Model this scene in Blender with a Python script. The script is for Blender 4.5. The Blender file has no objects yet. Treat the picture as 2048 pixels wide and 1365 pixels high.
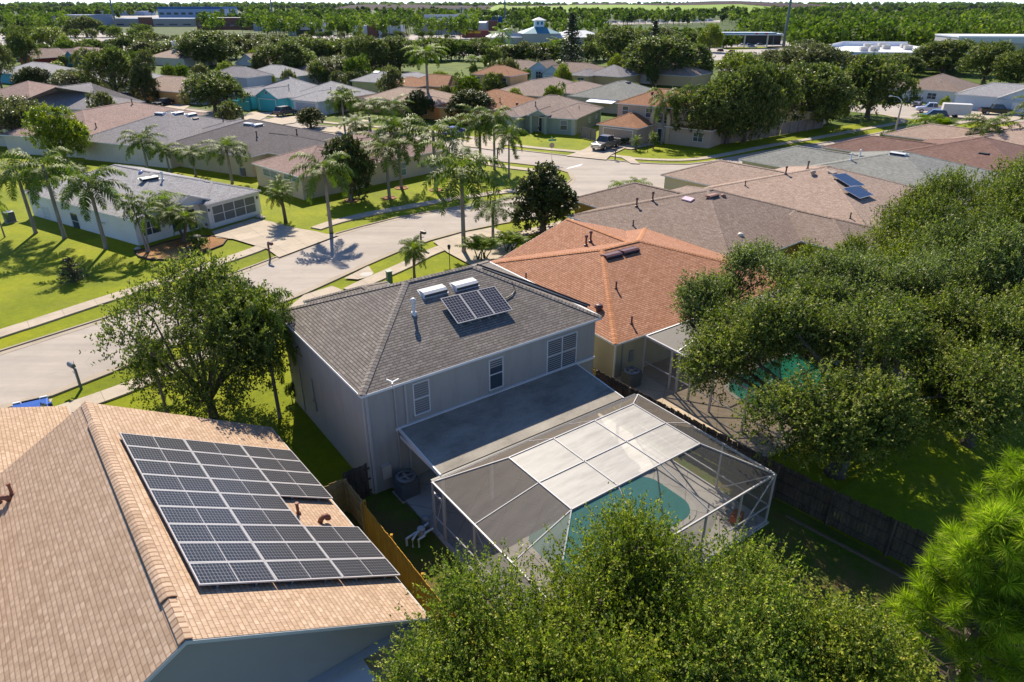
import bpy, math, random
import numpy as np
from mathutils import Vector, Matrix
R = math.radians
C = bpy.context.scene.collection

# ------------------------------------------------------------------ camera, sky, sun, exposure
CAM_H = 20.0
FPX = 1365.0
PITCH = math.atan(676.5 / 1365)
cam = bpy.data.cameras.new('camera'); cam.sensor_width = 36; cam.lens = 24.0
cam.clip_start = 0.5; cam.clip_end = 20000
camo = bpy.data.objects.new('camera', cam); C.objects.link(camo)
camo.location = (0, 0, CAM_H); camo.rotation_euler = (R(90) - PITCH, 0, 0)
bpy.context.scene.camera = camo

SUN_EL = R(41.5); SUN_AZ = math.atan2(-0.24, 0.97)      # azimuth measured from +Y towards +X
sdir = Vector((math.sin(SUN_AZ) * math.cos(SUN_EL), math.cos(SUN_AZ) * math.cos(SUN_EL), math.sin(SUN_EL)))
sl = bpy.data.lights.new('sun', 'SUN'); sl.energy = 5.0; sl.angle = R(0.5); sl.color = (1, 0.90, 0.74)
so = bpy.data.objects.new('sun', sl); C.objects.link(so); so.rotation_euler = sdir.to_track_quat('Z', 'Y').to_euler()
w = bpy.data.worlds.new('World'); bpy.context.scene.world = w; w.use_nodes = True
nt = w.node_tree; bg = nt.nodes['Background']
sky = nt.nodes.new('ShaderNodeTexSky'); sky.sky_type = 'NISHITA'; sky.sun_disc = False
sky.sun_elevation = SUN_EL; sky.sun_rotation = SUN_AZ; sky.altitude = 20; sky.air_density = 0.6; sky.dust_density = 0.0; sky.ozone_density = 6.0
nt.links.new(sky.outputs[0], bg.inputs[0]); bg.inputs[1].default_value = 0.13
vs = bpy.context.scene.view_settings
vs.view_transform = 'Standard'; vs.look = 'None'; vs.exposure = 0.70; vs.gamma = 1; vs.use_curve_mapping = False
cy = bpy.context.scene.cycles
cy.max_bounces = 5; cy.diffuse_bounces = 3; cy.glossy_bounces = 2; cy.transmission_bounces = 4; cy.transparent_max_bounces = 8
cy.volume_bounces = 0

# ------------------------------------------------------------------ picture -> world
_s, _c = math.sin(PITCH), math.cos(PITCH)
def ray(x, y):
    v = 682.5 - y
    return Vector((x - 1024, v * _s + FPX * _c, v * _c - FPX * _s))
def G(x, y, z=0.0):
    """point of the horizontal plane z seen at photograph pixel (x, y)"""
    d = ray(x, y); t = (z - CAM_H) / d.z
    return Vector((d.x * t, d.y * t, z))
def proj(p):
    Z = p[2] - CAM_H; d = p[1] * _c - Z * _s; u = p[1] * _s + Z * _c
    return 1024 + FPX * p[0] / d, 682.5 - FPX * u / d, d

# ------------------------------------------------------------------ materials
MATS = {}
def mat(name, fn):
    if name in MATS: return MATS[name]
    m = bpy.data.materials.new(name); m.use_nodes = True
    t = m.node_tree; t.nodes.clear()
    out = t.nodes.new('ShaderNodeOutputMaterial')
    sh = fn(t)
    t.links.new(sh, out.inputs[0]); MATS[name] = m
    return m
def N(t, typ, ins=None, **kw):
    n = t.nodes.new(typ)
    for k, v in kw.items(): setattr(n, k, v)
    for k, v in (ins or {}).items():
        if isinstance(v, bpy.types.NodeSocket): t.links.new(v, n.inputs[k])
        else:
            if isinstance(v, tuple) and len(v) == 3 and n.inputs[k].type == 'RGBA': v = v + (1,)
            n.inputs[k].default_value = v
    return n
def coord(t, kind='Object'): return N(t, 'ShaderNodeTexCoord').outputs[kind]
def noise(t, vec, scale, detail=4, rough=0.6):
    return N(t, 'ShaderNodeTexNoise', {'Vector': vec, 'Scale': scale, 'Detail': detail, 'Roughness': rough}).outputs['Fac']
def ramp(t, fac, stops):
    n = N(t, 'ShaderNodeValToRGB', {'Fac': fac}); cr = n.color_ramp
    while len(cr.elements) < len(stops): cr.elements.new(0.5)
    for e, (p, c) in zip(cr.elements, stops): e.position = p; e.color = tuple(c) + (1,)
    return n.outputs['Color']
def mix(t, fac, a, b, mode='MIX'):
    n = N(t, 'ShaderNodeMix', data_type='RGBA', blend_type=mode)
    for i, v in ((0, fac), (6, a), (7, b)):
        if isinstance(v, bpy.types.NodeSocket): t.links.new(v, n.inputs[i])
        else: n.inputs[i].default_value = v if i == 0 else tuple(v) + (1,)
    return n.outputs[2]
def bump(t, h, s=0.3, d=0.02): return N(t, 'ShaderNodeBump', {'Height': h, 'Strength': s, 'Distance': d}).outputs[0]
def pr(t, col, rough=0.8, spec=0.3, metal=0.0, nrm=None, **k):
    d = {'Base Color': col, 'Roughness': rough, 'Specular IOR Level': spec, 'Metallic': metal}
    if nrm is not None: d['Normal'] = nrm
    d.update(k)
    return N(t, 'ShaderNodeBsdfPrincipled', d).outputs[0]
def sc(c, k): return tuple(x * k for x in c)

def m_plain(name, col, rough=0.6, spec=0.3, metal=0.0, var=0.12):
    def f(t):
        o = coord(t)
        c = mix(t, noise(t, o, 3.0), sc(col, 1 - var), sc(col, 1 + var))
        return pr(t, c, rough, spec, metal)
    return mat(name, f)
def m_stucco(name, col, dirt=0.25):
    def f(t):
        o = coord(t)
        c = mix(t, noise(t, o, 0.7, 5), sc(col, 0.9), sc(col, 1.06))
        st = N(t, 'ShaderNodeMapping', {'Vector': o, 'Scale': (2.5, 2.5, 0.35)}).outputs[0]
        c = mix(t, ramp(t, noise(t, st, 1.2, 5), [(0.45, (0, 0, 0)), (0.8, (dirt,) * 3)]), c, sc(col, 0.55))
        return pr(t, c, 0.9, 0.15, nrm=bump(t, noise(t, o, 28, 3), 0.35, 0.01))
    return mat(name, f)
def m_shingle(name, a, b, line, bw=0.33, rh=0.145, stain=0.35, stn=None, edge=0.75):
    def f(t):
        uv = N(t, 'ShaderNodeUVMap').outputs[0]
        o = coord(t)
        bk = N(t, 'ShaderNodeTexBrick', {'Vector': uv, 'Color1': a, 'Color2': b, 'Mortar': line, 'Scale': 1.0, 'Mortar Size': 0.011,
               'Mortar Smooth': 0.3, 'Bias': 0.0, 'Brick Width': bw, 'Row Height': rh}, offset=0.37, offset_frequency=2)
        bk2 = N(t, 'ShaderNodeTexBrick', {'Vector': uv, 'Color1': (0.78, 0.76, 0.74), 'Color2': (1.12, 1.12, 1.14), 'Mortar': (0.95, 0.95, 0.95), 'Scale': 1.0, 'Mortar Size': 0.0,
               'Mortar Smooth': 0.1, 'Bias': 0.0, 'Brick Width': bw * 0.5, 'Row Height': rh}, offset=0.3, offset_frequency=3)
        c = mix(t, 0.75, bk.outputs[0], bk2.outputs[0], 'MULTIPLY')
        vv = N(t, 'ShaderNodeSeparateXYZ', {0: uv}).outputs[1]
        rw = N(t, 'ShaderNodeMath', {0: N(t, 'ShaderNodeMath', {0: vv, 1: rh}, operation='DIVIDE').outputs[0]}, operation='FRACT').outputs[0]
        c = mix(t, ramp(t, rw, [(0.0, (edge,) * 3), (0.16, (edge,) * 3), (0.26, (0, 0, 0))]), c, line)  # course lines: joint gaps plus the shadow of shingle edges put into the colour
        c = mix(t, ramp(t, noise(t, o, 0.45, 6, 0.65), [(0.35, (0, 0, 0)), (0.75, (1, 1, 1))]), c, mix(t, stain, c, stn or sc(a, 0.45)))
        g = noise(t, o, 90, 2)
        c = mix(t, 0.5, c, mix(t, g, (0.6, 0.6, 0.6), (1.4, 1.4, 1.4)), 'MULTIPLY')
        return pr(t, c, 0.92, 0.2, nrm=bump(t, bk.outputs['Fac'], -0.8, 0.02))
    return mat(name, f)
def m_grass(name, a, b, c3, litter=0.0, dry=0.45):
    def f(t):
        o = coord(t)
        n1 = noise(t, o, 0.16, 6, 0.6); n2 = noise(t, o, 2.2, 5, 0.7); n3 = noise(t, o, 22, 4, 0.8)
        c = ramp(t, n1, [(0.3, a), (0.52, b), (0.75, c3)])
        c = mix(t, 0.55, c, ramp(t, n2, [(0.3, (0.62, 0.66, 0.5)), (0.7, (1.3, 1.22, 1.1))]), 'MULTIPLY')
        c = mix(t, 0.75, c, ramp(t, n3, [(0.3, (0.4, 0.46, 0.3)), (0.72, (1.5, 1.45, 1.2))]), 'MULTIPLY')
        if litter: c = mix(t, ramp(t, noise(t, o, 0.5, 6, 0.7), [(0.42, (0, 0, 0)), (0.6, (litter,) * 3)]), c, (0.17, 0.11, 0.05))
        c = mix(t, ramp(t, noise(t, o, 0.33, 7, 0.72), [(0.52, (0, 0, 0)), (0.72, (dry,) * 3)]), c, (0.24, 0.20, 0.05))
        return pr(t, c, 0.85, 0.15, nrm=bump(t, n3, 0.9, 0.05))
    return mat(name, f)
def m_asphalt(name, col, sc_=0.5):
    def f(t):
        o = coord(t); tr_ = N(t, 'ShaderNodeMapping', {'Vector': o, 'Rotation': (0, 0, R(-48)), 'Scale': (0.06, 0.9, 1)}).outputs[0]
        n1 = noise(t, o, 0.22, 6, 0.7); n2 = noise(t, o, 45, 3, 0.7)
        c = ramp(t, n1, [(0.3, sc(col, 0.86)), (0.7, sc(col, 1.08))])
        c = mix(t, 0.5, c, ramp(t, n2, [(0.3, (0.7, 0.7, 0.7)), (0.7, (1.3, 1.3, 1.3))]), 'MULTIPLY')
        c = mix(t, 0.55, c, ramp(t, noise(t, tr_, 0.8, 6, 0.65), [(0.3, (0.74, 0.74, 0.75)), (0.7, (1.2, 1.19, 1.17))]), 'MULTIPLY')
        vo = N(t, 'ShaderNodeTexVoronoi', {'Vector': N(t, 'ShaderNodeVectorMath', {0: o, 1: N(t, 'ShaderNodeTexNoise', {'Vector': o, 'Scale': 0.5}).outputs['Color']}, operation='ADD').outputs[0], 'Scale': 0.14}, feature='DISTANCE_TO_EDGE')
        c = mix(t, ramp(t, vo.outputs[0], [(0.0, (0.2,) * 3), (0.006, (0, 0, 0))]), c, sc(col, 0.55))
        return pr(t, c, 0.9, 0.2, nrm=bump(t, n2, 0.3, 0.01))
    return mat(name, f)
def m_concrete(name, col, joint=1.5):
    def f(t):
        o = coord(t)
        c = ramp(t, noise(t, o, 0.6, 6, 0.7), [(0.3, sc(col, 0.8)), (0.7, sc(col, 1.08))])
        c = mix(t, 0.4, c, ramp(t, noise(t, o, 9, 4, 0.7), [(0.3, (0.8, 0.8, 0.8)), (0.7, (1.15, 1.15, 1.15))]), 'MULTIPLY')
        if joint:
            ro = N(t, 'ShaderNodeMapping', {'Vector': o, 'Rotation': (0, 0, R(-38))}).outputs[0]
            bk = N(t, 'ShaderNodeTexBrick', {'Vector': ro, 'Color1': (1, 1, 1), 'Color2': (0.9, 0.9, 0.9), 'Mortar': (0.5, 0.47, 0.42), 'Scale': 1.0, 'Mortar Size': 0.02, 'Mortar Smooth': 0.2, 'Bias': 0.0, 'Brick Width': joint, 'Row Height': joint}, offset=0.0)
            c = mix(t, 0.8, c, bk.outputs[0], 'MULTIPLY')
        return pr(t, c, 0.9, 0.2)
    return mat(name, f)
def m_wood(name, a, b, w_=0.14):
    def f(t):
        o = coord(t)
        st = N(t, 'ShaderNodeMapping', {'Vector': o, 'Scale': (1, 1, 0.12)}).outputs[0]
        c = ramp(t, noise(t, st, 7, 5, 0.7), [(0.3, a), (0.7, b)])
        c = mix(t, ramp(t, noise(t, o, 0.7, 4), [(0.4, (0, 0, 0)), (0.75, (0.5,) * 3)]), c, sc(a, 0.55))
        return pr(t, c, 0.88, 0.15)
    return mat(name, f)
def m_leaf(name, cols, trans=0.32, rough=0.42, spec=0.45):
    def f(t):
        at = N(t, 'ShaderNodeAttribute', attribute_name='tint').outputs['Fac']
        o = coord(t)
        c = ramp(t, at, [(i / (len(cols) - 1), k) for i, k in enumerate(cols)])
        c = mix(t, 0.5, c, ramp(t, noise(t, o, 0.55, 3), [(0.3, (0.7, 0.75, 0.7)), (0.7, (1.3, 1.25, 1.1))]), 'MULTIPLY')
        p = pr(t, c, rough, spec)
        tr = N(t, 'ShaderNodeBsdfTranslucent', {'Color': mix(t, 1.0, c, (1.5, 1.9, 0.6), 'MULTIPLY')}).outputs[0]
        return N(t, 'ShaderNodeMixShader', {0: trans, 1: p, 2: tr}).outputs[0]
    return mat(name, f)
def m_glass(name, col=(0.05, 0.07, 0.09), rough=0.08):
    return mat(name, lambda t: pr(t, mix(t, noise(t, coord(t), 0.8), sc(col, 0.7), sc(col, 1.3)), rough, 0.6))
def m_screen(name, col, alpha, gl=0.25, rough=0.6, dirt=0.3):
    def f(t):
        o = coord(t)
        st = N(t, 'ShaderNodeMapping', {'Vector': o, 'Scale': (0.5, 2.5, 1)}).outputs[0]
        nz = noise(t, st, 1.1, 6, 0.7)
        c = ramp(t, nz, [(0.35, sc(col, 1 - dirt)), (0.65, col)])
        d = N(t, 'ShaderNodeBsdfDiffuse', {'Color': c}).outputs[0]
        g = N(t, 'ShaderNodeBsdfGlossy', {'Color': (0.9, 0.9, 0.9, 1), 'Roughness': rough}).outputs[0]
        s = N(t, 'ShaderNodeMixShader', {0: gl, 1: d, 2: g}).outputs[0]
        tr = N(t, 'ShaderNodeBsdfTransparent').outputs[0]
        a = ramp(t, nz, [(0.3, (min(1, alpha * 1.1),) * 3), (0.7, (alpha * 0.9,) * 3)])
        return N(t, 'ShaderNodeMixShader', {0: a, 1: tr, 2: s}).outputs[0]
    return mat(name, f)
def m_solar(name, cell, line, bw, rh, msz=0.008):
    def f(t):
        uv = N(t, 'ShaderNodeUVMap').outputs[0]
        bk = N(t, 'ShaderNodeTexBrick', {'Vector': uv, 'Color1': cell, 'Color2': sc(cell, 1.3), 'Mortar': line, 'Scale': 1.0, 'Mortar Size': msz,
               'Mortar Smooth': 0.2, 'Bias': 0.0, 'Brick Width': bw, 'Row Height': rh}, offset=0.0, offset_frequency=2)
        return pr(t, bk.outputs[0], 0.3, 0.25)
    return mat(name, f)
def m_water(name, col):
    def f(t):
        o = coord(t)
        c = mix(t, noise(t, o, 0.6), sc(col, 0.85), sc(col, 1.12))
        return pr(t, c, 0.06, 0.5, nrm=bump(t, noise(t, o, 3.5, 2), 0.25, 0.03))
    return mat(name, f)
def m_paint(name, col, metal=0.35):
    return mat(name, lambda t: pr(t, mix(t, noise(t, coord(t), 1.5), sc(col, 0.93), sc(col, 1.05)), 0.32, 0.5, metal, **{'Coat Weight': 0.6, 'Coat Roughness': 0.08}))

WHITE = m_plain('white_trim', (0.72, 0.72, 0.72), 0.45, 0.35, var=0.04)
ALU = m_plain('white_aluminium', (0.50, 0.48, 0.48), 0.4, 0.4, var=0.08)
CONC = m_concrete('concrete', (0.50, 0.42, 0.33), 2.2)
KERB = m_concrete('kerb_concrete', (0.40, 0.335, 0.26), 0)
ASPH = m_asphalt('street_asphalt', (0.40, 0.35, 0.305))
LAWN = m_grass('lawn', (0.145, 0.185, 0.0015), (0.225, 0.262, 0.0015), (0.33, 0.335, 0.002), dry=.3)
LOTS = m_grass('lots', (0.05, 0.085, 0.008), (0.085, 0.13, 0.010), (0.15, 0.18, 0.02))
YARD = m_grass('yard', (0.07, 0.12, 0.015), (0.10, 0.16, 0.02), (0.14, 0.18, 0.03), 0.75)
WILD = m_grass('wild', (0.16, 0.26, 0.005), (0.24, 0.34, 0.006), (0.34, 0.40, 0.01), 0.15)
GLASS = m_glass('window_glass')
BLIND = m_plain('blind', (0.36, 0.36, 0.35), 0.6, 0.2, var=0.03)
DARK = m_plain('dark_metal', (0.03, 0.03, 0.035), 0.5, 0.4)
BLACKR = m_plain('rubber', (0.02, 0.02, 0.02), 0.8, 0.2)
CHROME = m_plain('bright_metal', (0.55, 0.55, 0.57), 0.3, 0.5, 0.8)
BARK = m_wood('bark', (0.09, 0.07, 0.055), (0.2, 0.165, 0.13))
PALMB = m_wood('palm_bark', (0.17, 0.15, 0.13), (0.34, 0.31, 0.27))
GREYM = m_plain('grey_metal', (0.28, 0.30, 0.31), 0.5, 0.4, 0.3)

# ------------------------------------------------------------------ object helpers
def thing(name, label, cat, loc=(0, 0, 0), rz=0.0, group=None, scale=None):
    o = bpy.data.objects.new(name, None); C.objects.link(o)
    o.location = loc; o.rotation_euler = (0, 0, rz)
    if scale: o.scale = scale
    o.empty_display_size = 0.3
    o['label'] = label; o['category'] = cat
    if group: o['group'] = group
    return o
def tag(o, label, cat, group=None):
    o['label'] = label; o['category'] = cat
    if group: o['group'] = group
    return o
class MB:
    def __init__(s): s.v = []; s.f = []; s.uv = []
    def face(s, pts, uv=None):
        i = len(s.v); s.v += [tuple(p) for p in pts]; s.f.append(tuple(range(i, i + len(pts))))
        s.uv += list(uv) if uv else [(p[0], p[1]) for p in pts]
        return s
    def box(s, x0, y0, z0, x1, y1, z1):
        c = [(x0, y0, z0), (x1, y0, z0), (x1, y1, z0), (x0, y1, z0), (x0, y0, z1), (x1, y0, z1), (x1, y1, z1), (x0, y1, z1)]
        return s.hexa(c)
    def hexa(s, c):
        i = len(s.v); s.v += [tuple(p) for p in c]
        for f in ((3, 2, 1, 0), (4, 5, 6, 7), (0, 1, 5, 4), (1, 2, 6, 5), (2, 3, 7, 6), (3, 0, 4, 7)):
            s.f.append(tuple(i + k for k in f)); s.uv += [(0, 0), (1, 0), (1, 1), (0, 1)]
        return s
    def beam(s, a, b, w=0.06, h=None, up=(0, 0, 1)):
        a = Vector(a); b = Vector(b); d = (b - a)
        if d.length < 1e-6: return s
        d.normalize(); h = h or w
        sd = d.cross(Vector(up))
        if sd.length < 1e-3: sd = d.cross(Vector((1, 0, 0)))
        sd.normalize(); u = sd.cross(d)
        sd *= w / 2; u *= h / 2
        return s.hexa([a - sd - u, a + sd - u, b + sd - u, b - sd - u, a - sd + u, a + sd + u, b + sd + u, b - sd + u])
    def tube(s, pts, rad, n=7, cap=True):
        pts = [Vector(p) for p in pts]
        if not hasattr(rad, '__len__'): rad = [rad] * len(pts)
        i0 = len(s.v); ref = Vector((0.31, 0.17, 1)).normalized()
        for k, p in enumerate(pts):
            d = (pts[min(k + 1, len(pts) - 1)] - pts[max(k - 1, 0)]).normalized()
            a = d.cross(ref)
            if a.length < 0.05: a = d.cross(Vector((1, 0, 0)))
            a.normalize(); b = d.cross(a)
            for q in range(n):
                t = 2 * math.pi * q / n
                s.v.append(tuple(p + (a * math.cos(t) + b * math.sin(t)) * rad[k]))
        for k in range(len(pts) - 1):
            for q in range(n):
                a = i0 + k * n + q; b = i0 + k * n + (q + 1) % n
                s.f.append((a, b, b + n, a + n)); s.uv += [(0, 0), (1, 0), (1, 1), (0, 1)]
        if cap:
            s.f.append(tuple(i0 + q for q in range(n))[::-1]); s.uv += [(0, 0)] * n
            j = i0 + (len(pts) - 1) * n
            s.f.append(tuple(j + q for q in range(n))); s.uv += [(0, 0)] * n
        return s
    def lathe(s, prof, cx=0, cy=0, cz=0, n=16):
        return s.tube([(cx, cy, cz + z) for r, z in prof], [r for r, z in prof], n)
    def prism(s, pts, z0, z1):
        n = len(pts); i = len(s.v)
        s.v += [(p[0], p[1], z0) for p in pts] + [(p[0], p[1], z1) for p in pts]
        s.f.append(tuple(i + k for k in range(n))[::-1]); s.uv += [(0, 0)] * n
        s.f.append(tuple(i + n + k for k in range(n))); s.uv += [(p[0], p[1]) for p in pts]
        for k in range(n):
            j = (k + 1) % n
            s.f.append((i + k, i + j, i + n + j, i + n + k)); s.uv += [(0, 0), (1, 0), (1, 1), (0, 1)]
        return s
    def xform(s, M, start=0):
        for k in range(start, len(s.v)): s.v[k] = tuple(M @ Vector(s.v[k]))
        return s
    def build(s, name, m, parent=None, loc=None, rz=0.0, smooth=False, bevel=0):
        me = bpy.data.meshes.new(name); me.from_pydata(s.v, [], s.f)
        ul = me.uv_layers.new(name='UVMap'); ul.data.foreach_set('uv', [c for u in s.uv for c in u])
        if smooth: me.polygons.foreach_set('use_smooth', [True] * len(me.polygons))
        me.materials.append(m); me.update()
        o = bpy.data.objects.new(name, me); C.objects.link(o)
        if parent: o.parent = parent
        if loc is not None: o.location = loc
        if rz: o.rotation_euler = (0, 0, rz)
        if bevel:
            b = o.modifiers.new('bevel', 'BEVEL'); b.width = bevel; b.segments = 2; b.limit_method = 'ANGLE'
        return o
def struct(o): o['kind'] = 'structure'; return o
def npmesh(name, V, F, tint=None, m=None, smooth=False):
    me = bpy.data.meshes.new(name)
    V = np.asarray(V, np.float32); F = np.asarray(F, np.int32); k = F.shape[1]
    me.vertices.add(len(V)); me.vertices.foreach_set('co', V.ravel())
    me.loops.add(F.size); me.loops.foreach_set('vertex_index', F.ravel())
    me.polygons.add(len(F)); me.polygons.foreach_set('loop_start', np.arange(0, F.size, k, dtype=np.int32))
    me.polygons.foreach_set('loop_total', np.full(len(F), k, np.int32))
    if smooth: me.polygons.foreach_set('use_smooth', np.ones(len(F), bool))
    if tint is not None:
        a = me.attributes.new('tint', 'FLOAT', 'FACE'); a.data.foreach_set('value', np.clip(np.asarray(tint, np.float32), 0, 1))
    me.update(calc_edges=True)
    if m: me.materials.append(m)
    return me
def link(name, me, parent=None, loc=None, rz=0.0):
    o = bpy.data.objects.new(name, me); C.objects.link(o)
    if parent: o.parent = parent
    if loc is not None: o.location = loc
    if rz: o.rotation_euler = (0, 0, rz)
    return o
def dup(root, loc, rz, label, group=None, scale=None, cat=None):
    r = root.copy(); C.objects.link(r); r.location = loc; r.rotation_euler = (0, 0, rz); r['label'] = label
    if cat: r['category'] = cat
    if group: r['group'] = group
    elif 'group' in r: del r['group']
    if scale: r.scale = scale
    for ch in list(root.children):
        c = ch.copy(); C.objects.link(c); c.parent = r
        for g in list(ch.children):
            d = g.copy(); C.objects.link(d); d.parent = c
    return r

# ------------------------------------------------------------------ ground, streets, pavements
def sheet(name, pts, z, m, px=True):
    P = [G(x, y, z) for x, y in pts] if px else [Vector((x, y, z)) for x, y in pts]
    b = MB(); b.face([(p.x, p.y, z) for p in P])
    return struct(b.build(name, m))
gr = []
b = MB(); xs = [-9000, -3000, -900, -250, -80, 0, 80, 250, 900, 3000, 9000]; ys = [-60, 0, 40, 90, 160, 300, 700, 1500, 3500, 12000]
for i in range(len(xs) - 1):
    for j in range(len(ys) - 1):
        b.face([(xs[i], ys[j], 0), (xs[i + 1], ys[j], 0), (xs[i + 1], ys[j + 1], 0), (xs[i], ys[j + 1], 0)])
struct(b.build('ground', LAWN))
UP = [(-500, 864), (0, 705), (205, 640), (400, 573), (512, 532), (558, 514), (617, 491), (677, 468), (719, 456), (794, 437), (862, 425), (922, 414), (1024, 398), (1090, 385), (1128, 374), (1144, 360), (1138, 347), (1105, 336)]
CN = [(1105, 336), (1024, 327), (960, 320), (900, 308), (800, 287), (660, 272), (560, 258), (400, 235), (250, 213), (60, 196)]
CF = [(60, 184), (250, 201), (400, 220), (560, 241), (660, 254), (800, 266), (905, 277), (1024, 300), (1129, 312), (1210, 320), (1264, 326), (1320, 329), (1374, 330), (1424, 324), (1536, 303), (1610, 292), (1686, 281), (1763, 266), (1836, 249), (1900, 232)]
LO = [(-500, 990), (0, 820), (105, 792), (225, 745), (400, 672), (610, 588), (672, 560), (737, 530), (790, 507), (860, 482), (922, 465), (1000, 449), (1075, 436), (1164, 415), (1260, 395), (1389, 372), (1496, 345), (1621, 325), (1711, 303), (1771, 289), (1850, 265), (1960, 240)]
loop = LO + CF[::-1] + CN[::-1][:-1] + UP[::-1]
sheet('street', loop, 0.02, ASPH)
sheet('side_street', [(1680, 221), (1698, 211), (1823, 209), (1870, 211), (2080, 226), (2300, 240), (2300, 262), (2080, 246), (1900, 238), (1830, 240), (1760, 230)], 0.024, ASPH)
def ribbon(name, P, off0, off1, z0, z1, m, side=1):
    """strip along the polyline P between the offsets off0 and off1 (metres, to its left)"""
    n = len(P); L = []; Rr = []
    for i, p in enumerate(P):
        d = (P[min(i + 1, n - 1)] - P[max(i - 1, 0)]); d = Vector((d.x, d.y)).normalized(); q = Vector((-d.y, d.x)) * side
        L.append((p.x + q.x * off0, p.y + q.y * off0)); Rr.append((p.x + q.x * off1, p.y + q.y * off1))
    b = MB()
    for i in range(n - 1):
        b.hexa([L[i] + (z0,), Rr[i] + (z0,), Rr[i + 1] + (z0,), L[i + 1] + (z0,), L[i] + (z1,), Rr[i] + (z1,), Rr[i + 1] + (z1,), L[i + 1] + (z1,)])
    return struct(b.build(name, m))
def smooth(pts, k=4):
    P = [G(x, y) for x, y in pts]; out = []
    for i in range(len(P) - 1):
        a = P[max(i - 1, 0)]; b_ = P[i]; c = P[i + 1]; d = P[min(i + 2, len(P) - 1)]
        for j in range(k):
            t = j / k
            out.append(0.5 * ((2 * b_) + (c - a) * t + (2 * a - 5 * b_ + 4 * c - d) * t * t + (3 * b_ - a - 3 * c + d) * t ** 3))
    out.append(P[-1]); return out
for pts, s in ((UP[:-1] + CN, -1), (CF, 1), (LO, 1)):
    P = [G(x, y) for x, y in pts]
    ribbon('gutter', P, 0.0, 0.55, -0.1, 0.034, KERB, s); ribbon('kerb', P, -0.16, 0.0, -0.1, 0.11, KERB, s)
def walk(pts, wd=1.35, z=0.125):
    P = smooth(pts, 3); return ribbon('pavement', P, -wd / 2, wd / 2, -0.1, z - 0.01, CONC)
walk([(-500, 834), (0, 670), (60, 651), (190, 608), (300, 573), (400, 540), (510, 502), (534, 490)])
walk([(632, 459), (667, 447), (710, 436), (762, 425), (862, 407), (922, 397), (1024, 383), (1075, 373), (1104, 362), (1104, 350), (1075, 343), (1024, 337), (965, 327), (910, 313)])
walk([(540, 232), (660, 247), (800, 259), (905, 270), (1024, 291), (1090, 299), (1159, 305)])
walk([(1224, 312), (1264, 318), (1320, 321), (1374, 321), (1430, 314), (1536, 293), (1610, 281), (1686, 267), (1736, 258), (1786, 249), (1806, 244), (1800, 238), (1770, 231), (1740, 228)], 1.2)
walk([(-500, 1032), (100, 832), (212, 794), (280, 768), (380, 725), (600, 630)])
walk([(700, 583), (744, 562), (812, 532), (850, 512), (887, 497)])
walk([(1020, 476), (1045, 469), (1100, 455), (1200, 430), (1300, 408)])
DRV = [
 ('driveway', [(424, 463), (508, 437), (540, 443), (590, 456), (632, 463), (652, 468), (678, 470), (558, 515), (533, 497), (509, 491), (466, 478), (433, 476)]),
 ('driveway', [(608, 590), (664, 572), (690, 582), (730, 605), (660, 650), (590, 640), (570, 620)]),
 ('drain_apron', [(688, 557), (737, 532), (748, 547), (737, 554), (716, 559)]),
 ('driveway', [(866, 483), (925, 466), (985, 455), (1040, 480), (1010, 520), (960, 540), (895, 505)]),
 ('driveway', [(1132, 312), (1152, 305), (1172, 297), (1196, 283), (1264, 292), (1247, 298), (1222, 310), (1212, 320)]),
 ('driveway', [(1236, 311), (1262, 313), (1280, 328), (1262, 327)]),
 ('path', [(1247, 297), (1266, 292), (1300, 284), (1310, 290), (1262, 299)]),
 ('driveway', [(930, 283), (985, 266), (1030, 273), (1012, 290), (985, 300), (925, 292)]),
 ('driveway', [(470, 236), (506, 224), (548, 225), (515, 244)]),
 ('driveway', [(516, 246), (550, 235), (605, 232), (590, 246), (545, 252)]),
 ('driveway', [(-20, 832), (105, 797), (93, 830), (-20, 870)]),
 ('driveway', [(1333, 387), (1390, 373), (1404, 381), (1350, 396)]),
 ('driveway', [(1935, 232), (1965, 224), (2033, 227), (2060, 234), (1990, 250), (1955, 243)]),
 ('driveway', [(318, 218), (345, 207), (380, 212), (350, 232)]),
 ('driveway', [(100, 203), (130, 192), (150, 198), (125, 210)]),
 ('driveway', [(640, 262), (720, 238), (745, 243), (700, 270)]),
]
for n, p in DRV: sheet(n, p, 0.128, CONC)
sheet('stop_line', [(1131, 339), (1139, 335), (1166, 328), (1161, 332)], 0.03, m_plain('road_paint', (0.75, 0.74, 0.7), 0.7))
# back yards behind the main house, lawn thinner and strewn with dead leaves
MO = G(722, 792, 5.4); MO.z = 0; MTH = R(36)
def ML(u, v, z=0.0): return Vector((MO.x + u * math.cos(MTH) - v * math.sin(MTH), MO.y + u * math.sin(MTH) + v * math.cos(MTH), z))
def yard(name, uv, z, m): return sheet(name, [(ML(u, v).x, ML(u, v).y) for u, v in uv], z, m, px=False)
yard('back_yard', [(-1.4, 0.5), (14.0, 0.5), (14.6, -10), (15.7, -22), (17, -34), (-6, -34), (-1.4, -9)], 0.012, YARD)
yard('rear_ground', [(15.0, -12), (30, -12), (45, -40), (17, -40)], 0.012, WILD)
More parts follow.
